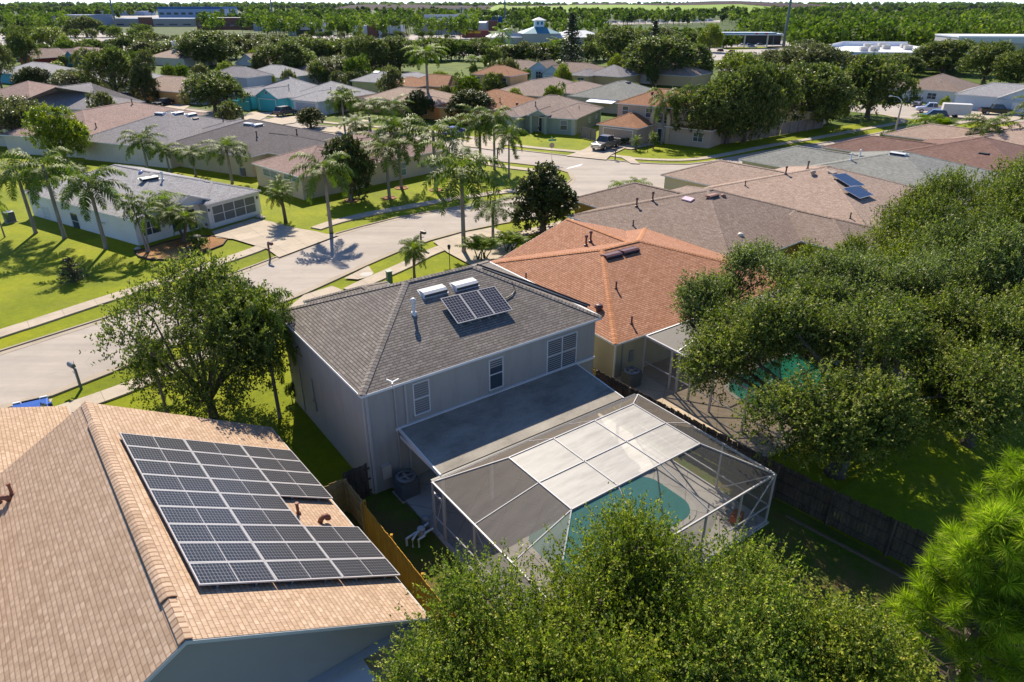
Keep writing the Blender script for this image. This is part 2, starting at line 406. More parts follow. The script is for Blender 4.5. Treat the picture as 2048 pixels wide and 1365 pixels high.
# far open ground: car parks, roads and verges among the shops
PARK = m_asphalt('far_asphalt', (0.42, 0.38, 0.35))
FARG = m_grass('far_ground', (0.03, 0.055, 0.01), (0.045, 0.08, 0.012), (0.10, 0.14, 0.03))
b = MB()
for x0, x1, y0, y1 in ((-3200, 3600, 330, 9000),): b.face([(x0, y0, .03), (x1, y0, .03), (x1, y1, .03), (x0, y1, .03)])
struct(b.build('woodland_floor', FARG))
for n, p, m in (
 ('car_park', [(-60, 92), (-60, 60), (120, 55), (215, 62), (330, 78), (200, 86), (60, 100)], PARK),
 ('car_park', [(520, 84), (640, 71), (1000, 70), (960, 79), (720, 82)], PARK),
 ('main_road', [(-100, 108), (250, 92), (640, 86), (960, 84), (1000, 92), (700, 92), (300, 100), (-100, 120)], PARK),
 ('car_park', [(900, 97), (1010, 90), (1040, 96), (960, 112), (880, 108)], PARK),
 ('main_road', [(1380, 112), (1420, 96), (1600, 92), (1650, 96), (1500, 112), (1430, 122)], PARK),
 ('car_park', [(1440, 92), (1540, 80), (1600, 84), (1580, 96), (1450, 98)], PARK),
 ('car_park', [(1430, 140), (1560, 118), (1640, 128), (1580, 150), (1500, 156)], PARK),
 ('car_park', [(1190, 51), (1440, 45), (1440, 41), (1180, 46)], PARK),
 ('car_park', [(230, 36), (500, 36), (500, 31), (230, 31)], PARK),
 ('verge', [(520, 95), (730, 91), (760, 96), (560, 103)], LAWN), ('verge', [(260, 100), (420, 92), (440, 99), (270, 108)], LAWN),
 ('verge', [(560, 84), (700, 80), (700, 84), (600, 87)], LAWN), ('verge', [(1440, 97), (1520, 93), (1540, 97), (1460, 101)], LAWN),
 ('verge', [(1530, 104), (1620, 98), (1650, 104), (1560, 114)], LAWN)):
    sheet(n, p, 0.045 if m is PARK else 0.052, m)
b = MB(); b.face([(-260, 118, .008), (-20, 128, .008), (60, 128, .008), (120, 170, .008), (260, 200, .008), (300, 330, .008), (-500, 330, .008)]); struct(b.build('back_lots', LOTS))
# landfill hill far behind
def hill(name, x0, x1, y, dep, tops, m):
    """long mound: tops = list of (x pixel, y pixel) of its crest seen at distance y"""
    b = MB(); prof = []
    for px, py in tops:
        d = ray(px, py); t = (y + dep * 0.45) / d.y; prof.append((d.x * t, max(1.0, CAM_H + d.z * t)))
    rows = [(0.0, 0.0), (0.22, 0.62), (0.45, 1.0), (0.7, 0.97), (1.0, 0.0)]
    for i in range(len(prof) - 1):
        for j in range(len(rows) - 1):
            (xa, za), (xb, zb) = prof[i], prof[i + 1]; (r0, h0), (r1, h1) = rows[j], rows[j + 1]
            b.face([(xa, y + dep * r0, za * h0), (xb, y + dep * r0, zb * h0), (xb, y + dep * r1, zb * h1), (xa, y + dep * r1, za * h1)])
    return struct(b.build(name, m, smooth=True))
HILLG = m_grass('hill_grass', (0.16, 0.27, 0.04), (0.22, 0.33, 0.05), (0.27, 0.36, 0.08))
HILLB = m_plain('hill_soil', (0.06, 0.04, 0.04), 0.95, 0.1, var=0.4)
hill('hill', 0, 0, 1500, 420, [(975, 19), (990, 12), (1004, 9.5), (1020, 13), (1040, 13), (1100, 12.5), (1160, 10.5), (1250, 10), (1330, 11.5), (1420, 10.5), (1480, 9), (1500, 11), (1560, 15), (1610, 19)], HILLG)
hill('far_hill', 0, 0, 2300, 600, [(690, 17), (698, 11.5), (730, 9.5), (790, 9.5), (840, 9.5), (862, 11.8), (985, 11.8), (1060, 11), (1100, 10.5), (1150, 9.5), (1165, 7), (1240, 6.6), (1255, 8), (1330, 7.6), (1400, 4.5), (1430, 2.6), (1480, 2.6), (1520, 4), (1560, 6.5), (1640, 9), (1700, 15)], HILLB)

# ------------------------------------------------------------------ houses
class Block:
    """one rectangular roof: u0..u1 x v0..v1, eave e, slope p, ridge along 'u' or 'v', ridge insets i0,i1 (0 = gable end)"""
    def __init__(s, u0, u1, v0, v1, e=2.7, p=0.42, ax='u', i0=None, i1=None, ov=0.35, walls=True, wz0=0.0):
        s.u0, s.u1, s.v0, s.v1, s.e, s.p, s.ax, s.ov, s.walls, s.wz0 = u0, u1, v0, v1, e, p, ax, ov, walls, wz0
        half = (v1 - v0) / 2 if ax == 'u' else (u1 - u0) / 2
        s.half = half; s.i0 = half if i0 is None else i0; s.i1 = half if i1 is None else i1
        s.rz = e + half * p
    def a(s, t, r):                # along-ridge coordinate t, across r -> (u, v)
        return (t, r) if s.ax == 'u' else (r, t)
    def dims(s): return (s.u0, s.u1, s.v0, s.v1) if s.ax == 'u' else (s.v0, s.v1, s.u0, s.u1)
    def h(s, u, v):
        t0, t1, r0, r1 = s.dims(); t, r = (u, v) if s.ax == 'u' else (v, u)
        if not (t0 - 1e-6 <= t <= t1 + 1e-6 and r0 - 1e-6 <= r <= r1 + 1e-6): return -9
        z = min(r - r0, r1 - r) * s.p
        rise = s.half * s.p
        if s.i0 > 0: z = min(z, (t - t0) * rise / s.i0)
        if s.i1 > 0: z = min(z, (t1 - t) * rise / s.i1)
        return s.e + z
    def roof(s, rb, cb, fb, wb):
        t0, t1, r0, r1 = s.dims(); rm = (r0 + r1) / 2; e, rz = s.e, s.rz
        A, B, D, E_ = s.a(t0, r0) + (e,), s.a(t1, r0) + (e,), s.a(t1, r1) + (e,), s.a(t0, r1) + (e,)
        K0, K1 = s.a(t0 + s.i0, rm) + (rz,), s.a(t1 - s.i1, rm) + (rz,)
        def slope(pts, a, b_):
            a = Vector(a); b_ = Vector(b_); d = (b_ - a).normalized()
            uv = []
            for p in pts:
                q = Vector(p) - a; x = q.dot(d); y = (q - d * x).length; uv.append((x + 50, y + 50))
            rb.face(pts, uv)
        slope([A, B, K1, K0], A, B); slope([D, E_, K0, K1], D, E_)
        if s.i0 > 0: slope([E_, A, K0], E_, A)
        if s.i1 > 0: slope([B, D, K1], B, D)
        # caps over ridge and hips
        lines = [(K0, K1)] if (Vector(K1) - Vector(K0)).length > 0.05 else []
        if s.i0 > 0: lines += [(A, K0), (E_, K0)]
        if s.i1 > 0: lines += [(B, K1), (D, K1)]
        for a, b_ in lines:
            a, b_ = Vector(a), Vector(b_); d = (b_ - a).normalized(); sd = d.cross(Vector((0, 0, 1))).normalized()
            up = sd.cross(d); L = (b_ - a).length
            for sg in (-1, 1):
                e1 = sd * sg * 0.17 - up * (0.045 if abs(d.z) > 0.02 else s.p * 0.17 - 0.02)
                cb.face([a + up * 0.045, b_ + up * 0.045, b_ + e1 + up * 0.03, a + e1 + up * 0.03], [(0, 0), (0, L), (0.17, L), (0.17, 0)])
        # fascia + soffit
        th = 0.03; fz = 0.13
        def board(a, b_):
            a = Vector(a); b_ = Vector(b_); d = (b_ - a).normalized(); n_ = Vector((d.y, -d.x, 0)).normalized()
            fb.hexa([a + n_ * th - Vector((0, 0, fz)), b_ + n_ * th - Vector((0, 0, fz)), b_ - n_ * 0.01 - Vector((0, 0, fz)), a - n_ * 0.01 - Vector((0, 0, fz)),
                     a + n_ * th - Vector((0, 0, 0.015)), b_ + n_ * th - Vector((0, 0, 0.015)), b_ - n_ * 0.01 - Vector((0, 0, 0.015)), a - n_ * 0.01 - Vector((0, 0, 0.015))])
        flip = s.ax == 'v'
        def bd(a, b_): board(b_, a) if flip else board(a, b_)
        bd(A, B); bd(D, E_)
        if s.i0 > 0: bd(E_, A)
        else: bd(E_, K0); bd(K0, A)
        if s.i1 > 0: bd(B, D)
        else: bd(B, K1); bd(K1, D)
        fb.face([(s.u0, s.v0, e - fz + .01), (s.u1, s.v0, e - fz + .01), (s.u1, s.v1, e - fz + .01), (s.u0, s.v1, e - fz + .01)])
        # walls
        if s.walls:
            o = s.ov
            wb.box(s.u0 + o, s.v0 + o, s.wz0, s.u1 - o, s.v1 - o, e - fz + 0.02)
        o = s.ov
        for gi, t in ((s.i0, t0 + o), (s.i1, t1 - o)):
            if gi == 0:
                pts = [s.a(t, r0 + o) + (e - fz,), s.a(t, r1 - o) + (e - fz,), s.a(t, r1 - o) + (e + o * s.p - 0.03,), s.a(t, rm) + (rz - 0.03,), s.a(t, r0 + o) + (e + o * s.p - 0.03,)]
                wb.face(pts)
HS = []
class House:
    def __init__(s, name, label, origin, th, blocks, wall, roof, cap=None, trim=None, cat='house', group=None):
        s.o = Vector((origin[0], origin[1], 0)); s.th = R(th); s.bl = blocks
        s.root = thing(name, label, cat, s.o, s.th, group)
        rb, cb, fb, wb = MB(), MB(), MB(), MB()
        for b in blocks: b.roof(rb, cb, fb, wb)
        s.wall = wb.build('wall', wall, s.root); s.roofo = rb.build('roof', roof, s.root)
        cb.build('ridge_cap', cap or roof, s.roofo); fb.build('fascia', trim or WHITE, s.roofo)
        s.wm = wall; HS.append(s)
    def W(s, u, v, z=0.0):
        c, n = math.cos(s.th), math.sin(s.th); return Vector((s.o.x + u * c - v * n, s.o.y + u * n + v * c, z))
    def Lc(s, p):
        c, n = math.cos(s.th), math.sin(s.th); x, y = p[0] - s.o.x, p[1] - s.o.y; return Vector((x * c + y * n, -x * n + y * c, p[2] if len(p) > 2 else 0))
    def h(s, u, v): return max(b.h(u, v) for b in s.bl)
    def hit(s, px, py):
        d = ray(px, py); lo = None; t = 0.0; top = max(b.rz for b in s.bl) + .1
        t = (top - CAM_H) / d.z
        for _ in range(4000):
            p = Vector((0, 0, CAM_H)) + d * t; q = s.Lc(p)
            if p.z <= s.h(q.x, q.y): return q.x, q.y
            if p.z < 0: break
            t += 0.03 / d.length
        return None
    def frame(s, u, v):
        """matrix on the roof at (u, v): z = surface normal, y = up the slope, x = level"""
        e = 0.02; z = s.h(u, v); gx = (s.h(u + e, v) - s.h(u - e, v)) / (2 * e); gy = (s.h(u, v + e) - s.h(u, v - e)) / (2 * e)
        n = Vector((-gx, -gy, 1)).normalized(); up = Vector((gx, gy, gx * gx + gy * gy))
        up = up.normalized() if up.length > 1e-4 else Vector((0, 1, 0)); x = up.cross(n).normalized()
        return Matrix((( x.x, up.x, n.x, u), (x.y, up.y, n.y, v), (x.z, up.z, n.z, z), (0, 0, 0, 1)))
    def vent(s, kind, px, py, m=None, sz=1.0, dx=0):
        q = s.hit(px, py)
        if q is None: return
        u, v = q; M = s.frame(u, v); b = MB(); m = m or DARK
        if kind == 'pipe':
            z = s.h(u, v); b.lathe([(0.11 * sz, -0.1), (0.09 * sz, 0.06), (0.055 * sz, 0.08), (0.055 * sz, 0.42 * sz), (0.075 * sz, 0.43 * sz), (0.075 * sz, 0.5 * sz)], u, v, z, 8)
            return b.build('vent_pipe', m, s.roofo)
        if kind == 'stack':
            z = s.h(u, v); b.lathe([(0.17, -0.12), (0.13, 0.1), (0.075, 0.12), (0.075, 0.62), (0.13, 0.64), (0.13, 0.74), (0.07, 0.8)], u, v, z, 10)
            return b.build('vent_pipe', m, s.roofo)
        if kind == 'box':      # off-ridge vent: a hood that opens down the slope
            W_, D_, H_ = 0.62 * sz, 0.3 * sz, 0.2 * sz
            prof = [(-D_ * 0.9, 0.0), (-D_ * 1.05, H_ * 0.45), (-D_ * 0.85, H_ * 0.85), (-D_ * 0.3, H_), (D_ * 0.5, H_ * 0.5), (D_, 0.02)]
            op = MB()
            for k in range(len(prof) - 1):
                (a, za), (c, zc) = prof[k], prof[k + 1]
                if k < 2: op.face([(-W_, a, za), (W_, a, za), (W_, c, zc), (-W_, c, zc)]); continue  # closed faces coloured dark for the shade in the hood's mouth
                b.face([(-W_, a, za), (W_, a, za), (W_, c, zc), (-W_, c, zc)])
            for sg in (-1, 1): b.face([(sg * W_, y, z) for y, z in prof])
            b.box(-W_ - .08, -D_ * 1.1, -0.02, W_ + .08, D_ * 1.15, 0.012)
            b.xform(M); vo = b.build('box_vent', m, s.roofo); op.xform(M); op.build('vent_mouth_shade', DARK, s.roofo); return vo
        if kind == 'dome':
            b.lathe([(0.24, -0.03), (0.24, 0.06), (0.2, 0.14), (0.1, 0.19), (0.01, 0.2)], n=14); b.xform(M)
            return b.build('dome_vent', m, s.roofo, smooth=True)
        if kind == 'goose':
            b.tube([(0, 0, 0), (0, 0, .14), (0, -.04, .23), (0, -.14, .28), (0, -.24, .24), (0, -.27, .16)], [.1, .1, .1, .1, .1, .12], 9); b.xform(M)
            return b.build('gooseneck_vent', m, s.roofo, smooth=True)
        if kind == 'turbine':
            z = s.h(u, v); b.lathe([(0.16, -.1), (0.16, .12), (0.2, .14), (0.27, .22), (0.27, .32), (0.18, .42), (0.02, .45)], u, v, z, 12)
            return b.build('turbine_vent', m, s.roofo)
        if kind == 'sky':
            b.box(-.55 * sz, -.3 * sz, 0, .55 * sz, .3 * sz, .12); b.xform(M); return b.build('skylight', m, s.roofo)
    def panels(s, corners, nx, ny, cellm, skip=(), lift=0.12, mid=False):
        """corners (pixels): top-left, top-right, bottom-left of the array, on the roof plane"""
        cxy = s.hit((corners[1][0] + corners[2][0]) / 2, (corners[1][1] + corners[2][1]) / 2)
        M = s.frame(*cxy); Mi = M.inverted(); q = []
        for c in corners:
            d = ray(*c); a_ = Mi @ s.Lc(Vector((0, 0, CAM_H))); b_ = Mi @ s.Lc(Vector((0, 0, CAM_H)) + d); t = (lift - a_.z) / (b_.z - a_.z)
            p = a_ + (b_ - a_) * t; p.z = 0; q.append(p)
        a = q[0]; dx = (q[1] - q[0]) / nx; dy = (q[2] - q[0]) / ny
        W_ = dx.length; H_ = dy.length
        ex = dx.normalized(); ez = Vector((0, 0, 1)); ey = ez.cross(ex); sgn = 1 if ey.dot(dy) > 0 else -1
        for j in range(ny):
            for i in range(nx):
                if (i, j) in skip: continue
                o = a + dx * i + dy * j; g = 0.012
                T = Matrix(((ex.x, ey.x * sgn, 0, o.x), (ex.y, ey.y * sgn, 0, o.y), (0, 0, 1, lift), (0, 0, 0, 1)))
                b = MB(); b.face([(g + .02, g + .02, .03), (W_ - g - .02, g + .02, .03), (W_ - g - .02, H_ - g - .02, .03), (g + .02, H_ - g - .02, .03)],
                                 [(0, 0), (W_ - .06, 0), (W_ - .06, H_ - .06), (0, H_ - .06)])
                b.xform(M @ T); pn = b.build('solar_panel', cellm, s.root)
                f = MB()
                for x0, y0, x1, y1 in ((g, g, W_ - g, g + .035), (g, H_ - g - .035, W_ - g, H_ - g), (g, g + .035, g + .035, H_ - g - .035), (W_ - g - .035, g + .035, W_ - g, H_ - g - .035)):
                    f.box(x0, y0, -.01, x1, y1, .035)
                if mid: f.box(W_ / 2 - .01, g + .03, .03, W_ / 2 + .01, H_ - g - .03, .033)
                f.xform(M @ T); f.build('panel_frame', ALU, pn)
                if j == ny - 1 or (i, j + 1) in skip:
                    for x in (W_ * .25, W_ * .75):
                        k = MB(); k.beam((x, H_ - .1, 0), (x, H_ - .1, -lift), .05); k.box(x - .06, H_ - .2, -lift, x + .06, H_, -lift + .03)
                        k.xform(M @ T); k.build('mount', GREYM, pn)
        return M
    # ---- wall features: side 'v0','v1','u0','u1' of block k ; a0,a1 along the wall, z0,z1
    def place(s, k, side):
        b = s.bl[k]; o = b.ov
        if side == 'v0': return Matrix(((1, 0, 0, 0), (0, 0, -1, b.v0 + o), (0, 1, 0, 0), (0, 0, 0, 1)))     # local x=u, y=z, z=outward
        if side == 'v1': return Matrix(((1, 0, 0, 0), (0, 0, 1, b.v1 - o), (0, 1, 0, 0), (0, 0, 0, 1)))
        if side == 'u0': return Matrix(((0, 0, -1, b.u0 + o), (1, 0, 0, 0), (0, 1, 0, 0), (0, 0, 0, 1)))
        return Matrix(((0, 0, 1, b.u1 - o), (1, 0, 0, 0), (0, 1, 0, 0), (0, 0, 0, 1)))
    def on_wall(s, k, side, px, py):
        Mi = s.place(k, side).inverted(); d = ray(px, py)
        c, n = math.cos(s.th), math.sin(s.th)
        o = Mi @ s.Lc(Vector((0, 0, CAM_H))); dl = Vector((d.x * c + d.y * n, -d.x * n + d.y * c, d.z)); dl = Mi.to_3x3() @ dl
        t = -o.z / dl.z; p = o + dl * t; return p.x, p.y
    def window(s, k, side, a0, a1, z0, z1, kind='win', cols=1, rows=2, frame=None, pane=None, blinds=False, shut=None):
        M = s.place(k, side); frame = frame or WHITE
        f = MB(); t = 0.045
        for x0, y0, x1, y1 in ((a0, z0, a1, z0 + t), (a0, z1 - t, a1, z1), (a0, z0 + t, a0 + t, z1 - t), (a1 - t, z0 + t, a1, z1 - t)): f.box(x0, y0, -.02, x1, y1, .05)
        for i in range(1, cols): x = a0 + (a1 - a0) * i / cols; f.box(x - .025, z0 + t, -.02, x + .025, z1 - t, .045)
        for j in range(1, rows): y = z0 + (z1 - z0) * j / rows; f.box(a0 + t, y - .022, -.02, a1 - t, y + .022, .042)
        f.xform(M); wo = f.build('window', frame, s.root)
        p = MB(); p.face([(a0 + t, z0 + t, .012), (a1 - t, z0 + t, .012), (a1 - t, z1 - t, .012), (a0 + t, z1 - t, .012)]); p.xform(M); p.build('pane', pane or GLASS, wo)
        if blinds:
            bb = MB(); y = z1 - t - .02; lo = z0 + t if blinds is True else z0 + (z1 - z0) * (1 - blinds)
            while y > lo:
                bb.hexa([(a0 + t + .01, y - .05, .016), (a1 - t - .01, y - .05, .016), (a1 - t - .01, y + .01, .022), (a0 + t + .01, y + .01, .022),
                         (a0 + t + .01, y - .047, .03), (a1 - t - .01, y - .047, .03), (a1 - t - .01, y + .003, .036), (a0 + t + .01, y + .003, .036)]); y -= 0.115
            bb.xform(M); bb.build('blind', BLIND, wo)
        sb = MB(); sb.box(a0 - .05, z0 - .07, -.02, a1 + .05, z0 - .003, .09); sb.xform(M); sb.build('sill', s.wm, wo)
        return wo
    def win_px(s, k, side, tl, br, **kw):
        a = s.on_wall(k, side, *tl); b = s.on_wall(k, side, *br)
        return s.window(k, side, min(a[0], b[0]), max(a[0], b[0]), min(a[1], b[1]), max(a[1], b[1]), **kw)
    def garage(s, k, side, a0, a1, z1=2.15, m=None, frame=None, screen=False):
        M = s.place(k, side); f = MB(); t = .12
        for x0, y0, x1, y1 in ((a0 - t, z1, a1 + t, z1 + t), (a0 - t, 0.13, a0, z1), (a1, 0.13, a1 + t, z1)): f.box(x0, y0, -.02, x1, y1, .05)
        d = MB(); n = 4
        for j in range(n):
            y0 = .13 + (z1 - .13) * j / n; y1 = .13 + (z1 - .13) * (j + 1) / n - .015
            d.box(a0, y0, -.02, a1, y1, .015)
            for i in range(8):
                if screen: continue
                x0 = a0 + (a1 - a0) * (i + .12) / 8; x1 = a0 + (a1 - a0) * (i + .88) / 8; d.box(x0, y0 + .08, .015, x1, y1 - .08, .024)
        if screen:
            d = MB(); d.box(a0, .5, -.02, a1, z1, .004)
            for i in range(5): x = a0 + (a1 - a0) * i / 4; f.box(x - .035, .13, .004, x + .035, z1, .05)
            f.box(a0, 1.28, .004, a1, 1.33, .045); f.box(a0, .13, .0, a1, .5, .045)
        d.xform(M); do = d.build('garage_door', m or WHITE, s.root)
        f.xform(M); f.build('door_frame', frame or WHITE, do); return do
    def door(s, k, side, a0, a1, z1=2.05, m=None):
        M = s.place(k, side); d = MB(); d.box(a0, .13, -.02, a1, z1, .02)
        for y0, y1 in ((.3, .95), (1.1, 1.85)):
            d.box(a0 + .14, y0, .02, a1 - .14, y1, .032)
        d.xform(M); do = d.build('door', m or DARK, s.root)
        f = MB(); f.box(a0 - .09, .13, -.02, a0, z1, .05); f.box(a1, .13, -.02, a1 + .09, z1, .05); f.box(a0 - .09, z1, -.02, a1 + .09, z1 + .09, .05); f.xform(M); f.build('door_frame', WHITE, do)
        h = MB(); h.box(a1 - .12, 1.0, .02, a1 - .06, 1.06, .08); h.xform(M); h.build('handle', CHROME, do)
        return do
    def spout(s, k, corner, m=None):
        b = s.bl[k]; o = b.ov - .06; u, v = {'00': (b.u0 + o, b.v0 + o), '10': (b.u1 - o, b.v0 + o), '01': (b.u0 + o, b.v1 - o), '11': (b.u1 - o, b.v1 - o)}[corner]
        x = MB(); x.box(u - .045, v - .045, .1, u + .045, v + .045, b.e - .25); x.beam((u, v, b.e - .25), (u + (-.25 if corner[0] == '0' else .25), v, b.e - .12), .08); x.build('downspout', m or WHITE, s.root)
    def part(s, name, b, m, parent=None): return b.build(name, m, parent or s.root)

def gz(x, y, z): p = G(x, y, z); return (p.x, p.y)

# --- shingle colours
SH_GREY = m_shingle('shingle_grey', (0.215, 0.185, 0.155), (0.30, 0.262, 0.225), (0.045, 0.042, 0.045), 0.33, 0.15, 0.45, (0.10, 0.09, 0.09))
SH_TAN = m_shingle('shingle_tan', (0.45, 0.32, 0.215), (0.54, 0.40, 0.285), (0.25, 0.15, 0.10), 0.30, 0.15, 0.2, (0.32, 0.2, 0.13), 0.35)
SH_ORANGE = m_shingle('shingle_orange', (0.38, 0.185, 0.11), (0.48, 0.26, 0.165), (0.14, 0.055, 0.03), 0.33, 0.15, 0.25, (0.33, 0.13, 0.06))
SH_BROWN = m_shingle('shingle_brown', (0.235, 0.175, 0.14), (0.33, 0.26, 0.22), (0.11, 0.075, 0.06), 0.33, 0.15, 0.4, (0.2, 0.14, 0.11))
SH_SAND = m_shingle('shingle_sand', (0.37, 0.275, 0.215), (0.48, 0.37, 0.30), (0.2, 0.12, 0.09), 0.33, 0.15, 0.2)
SH_GREEN = m_shingle('shingle_greygreen', (0.235, 0.24, 0.22), (0.325, 0.33, 0.305), (0.12, 0.12, 0.1), 0.33, 0.15, 0.3)
SH_RED = m_shingle('shingle_redbrown', (0.20, 0.115, 0.09), (0.28, 0.17, 0.14), (0.08, 0.045, 0.04), 0.33, 0.15, 0.3)
SH_PINK = m_shingle('shingle_pink', (0.32, 0.22, 0.185), (0.41, 0.30, 0.26), (0.15, 0.09, 0.08), 0.33, 0.15, 0.3)
SH_SLATE = m_shingle('shingle_slate', (0.13, 0.115, 0.12), (0.18, 0.16, 0.165), (0.05, 0.045, 0.05), 0.33, 0.15, 0.3)
SH_LGREY = m_shingle('shingle_lightgrey', (0.34, 0.33, 0.335), (0.46, 0.45, 0.455), (0.2, 0.19, 0.2), 0.33, 0.15, 0.2)
SH_MGREY = m_shingle('shingle_midgrey', (0.25, 0.235, 0.24), (0.34, 0.32, 0.325), (0.12, 0.11, 0.12), 0.33, 0.15, 0.3)
SH_RUST = m_shingle('shingle_rust', (0.34, 0.165, 0.085), (0.44, 0.23, 0.13), (0.14, 0.06, 0.03), 0.33, 0.15, 0.25)
SH_TAUPE = m_shingle('shingle_taupe', (0.31, 0.235, 0.20), (0.41, 0.32, 0.275), (0.14, 0.1, 0.08), 0.33, 0.15, 0.3)
CAP_TAN = m_shingle('cap_tan', (0.47, 0.335, 0.23), (0.52, 0.38, 0.27), (0.2, 0.11, 0.07), 2.0, 0.2, 0.1)
CAP_GREY = m_shingle('cap_grey', (0.27, 0.235, 0.20), (0.31, 0.27, 0.235), (0.08, 0.07, 0.07), 2.0, 0.2, 0.1)
CAP_ORANGE = m_shingle('cap_orange', (0.52, 0.24, 0.12), (0.56, 0.27, 0.14), (0.25, 0.1, 0.05), 2.0, 0.2, 0.1)
CELL_A = m_solar('solar_cells', (0.012, 0.013, 0.022), (0.34, 0.34, 0.40), 0.165, 0.165, 0.008)
CELL_B = m_solar('solar_cells_fine', (0.012, 0.013, 0.018), (0.26, 0.25, 0.25), 0.105, 0.155, 0.007)
CELL_C = m_solar('solar_cells_blue', (0.02, 0.035, 0.08), (0.10, 0.15, 0.25), 0.16, 0.16, 0.006)

# ===== the two-storey grey house in the middle
ST_GREY = m_stucco('stucco_grey', (0.40, 0.385, 0.355), 0.3)
H = House('grey_house', 'two-storey grey stucco house with dark hip roof and three solar panels beside the pool cage', ML(0, 0), 36,
          [Block(0, 13.5, 0, 10.6, 5.4, 0.42, 'u', 5.1, 4.6, 0.22), Block(3.6, 9.4, 9.6, 16.9, 2.95, 0.45, 'v', 0, 2.9, 0.3)],
          ST_GREY, SH_GREY, CAP_GREY)
GREYH = H
H.win_px(0, 'v0', (824, 768), (861, 821), blinds=True, pane=m_plain('blind_grey', (.16, .17, .175), .3, .5)); H.win_px(0, 'v0', (977, 721), (1006, 772), blinds=.3)
H.win_px(0, 'v0', (1094, 682), (1151, 726), blinds=True, cols=2)
H.vent('box', 866, 584, m_plain('vent_pale', (0.62, 0.60, 0.58), 0.5), 1.05); H.vent('box', 929, 570, m_plain('vent_pale', (0.62, 0.60, 0.58), 0.5), 1.05)
H.vent('stack', 828, 628, m_plain('vent_pale', (0.62, 0.60, 0.58), 0.5))
H.panels([(880, 598), (989, 573), (911, 650)], 3, 1, CELL_A, lift=0.22)
b = MB()      # flexible conduit and cable on the roof
pp = []
for x, y in ((1012, 600), (1024, 592), (1030, 582), (1026, 570), (1020, 562)):
    q = H.hit(x, y)
    if q: pp.append((q[0], q[1], H.h(*q) + .06))
b.tube(pp, .03, 6); H.part('conduit', b, DARK)
# right eave gutter with coiled black hoses lying in it
b = MB(); b.box(13.5, 0.1, 5.24, 13.62, 10.5, 5.38); H.part('gutter', b, WHITE)
b = MB(); b.beam((9.6, 5.2, 7.42), (13.35, .95, 5.72), .35, .07); b.tube([(9.3, 5.3, 7.62), (11.3, 3.2, 6.78), (13.4, .8, 5.78)], .05, 6); H.part('pool_heater_panel', b, DARK)
b = MB()
for u, w_ in ((2.05, .09), (1.55, .05)): b.box(u, .13, .2, u + w_, .2, 5.15)
H.part('downspout', b, m_plain('trim_grey', (0.46, 0.45, 0.43), 0.7))
b = MB(); b.box(-.02 + .19, 8.6, .2, .21, 8.68, 5.1); b.box(.13, 6.6, 1.2, .21, 6.95, 1.75); b.box(.16, 6.75, 1.75, .21, 6.8, 3.0); H.part('electric_meter', b, GREYM)
b = MB(); b.tube([(1.42, -.1, 5.62), (1.42, -.1, 5.3)], .03, 6)
for a in (0, 2.1, 4.2): b.beam((1.42, -.1, 5.62), (1.42 + .3 * math.cos(a), -.1 + .3 * math.sin(a), 5.68), .05)
H.part('bird_spike', b, WHITE)
b = MB(); b.box(0.62, .02, .75, 1.05, .22, 1.45); H.part('breaker_box', b, m_plain('box_beige', (0.5, 0.47, 0.42), 0.5))
b = MB(); b.box(.21, .13, .1, .33, .215, 5.2); b.box(.13, .21, .1, .2, .33, 5.2); H.part('corner_trim', b, m_plain('trim_grey', (0.46, 0.45, 0.43), 0.7))
b = MB(); b.box(1.5, .12, 2.98, 13.28, .22, 3.1); H.part('wall_band', b, WHITE)
# flat lanai roof and the room under it
def _lan(t):
    o = coord(t); st = N(t, 'ShaderNodeMapping', {'Vector': o, 'Scale': (.5, .9, 1)}).outputs[0]
    c = ramp(t, noise(t, st, 1.0, 7, .7), [(.3, (.16, .145, .12)), (.5, (.27, .245, .205)), (.7, (.35, .32, .27))])
    c = mix(t, .5, c, ramp(t, noise(t, o, 12, 4, .7), [(.3, (.75, .75, .75)), (.7, (1.2, 1.2, 1.2))]), 'MULTIPLY')
    return pr(t, c, .75, .3)
LANAI = mat('lanai_roof', _lan)
b = MB(); b.hexa([(1.7, .2, 2.9), (12.0, .2, 2.9), (12.0, -3.35, 2.55), (1.7, -3.35, 2.55), (1.7, .2, 3.04), (12.0, .2, 3.04), (12.0, -3.35, 2.69), (1.7, -3.35, 2.69)]); lan = H.part('lanai_roof', b, LANAI)
b = MB(); b.box(1.66, -3.37, 2.52, 1.7, .2, 2.72); b.hexa([(1.64, .2, 2.88), (1.7, .2, 2.88), (1.7, -3.4, 2.5), (1.64, -3.4, 2.5), (1.64, .2, 3.06), (1.7, .2, 3.06), (1.7, -3.4, 2.7), (1.64, -3.4, 2.7)])
b.hexa([(12.0, .2, 2.88), (12.06, .2, 2.88), (12.06, -3.4, 2.5), (12.0, -3.4, 2.5), (12.0, .2, 3.06), (12.06, .2, 3.06), (12.06, -3.4, 2.7), (12.0, -3.4, 2.7)]); b.build('fascia', WHITE, lan)
b = MB(); b.box(1.2, -3.5, 2.5, 12.8, -3.37, 2.66); b.build('gutter', DARK, lan)
b = MB()
for u in (1.75, 4.2, 6.7, 9.2, 11.85): b.box(u, -3.33, .1, u + .12, -3.21, 2.54)
b.build('post', WHITE, lan)
b = MB()
for k in range(3):
    for a in (4.4 + k * 1.5,): b.box(a, .14, .15, a + .06, .2, 2.2); b.box(a, .14, 2.14, a + 1.5, .2, 2.2)
H.part('sliding_door', b, WHITE)
b = MB(); b.box(4.4, .17, .15, 8.9, .2, 2.15); H.part('door_glass', b, GLASS)
H.garage(1, 'v1', 4.3, 8.7)

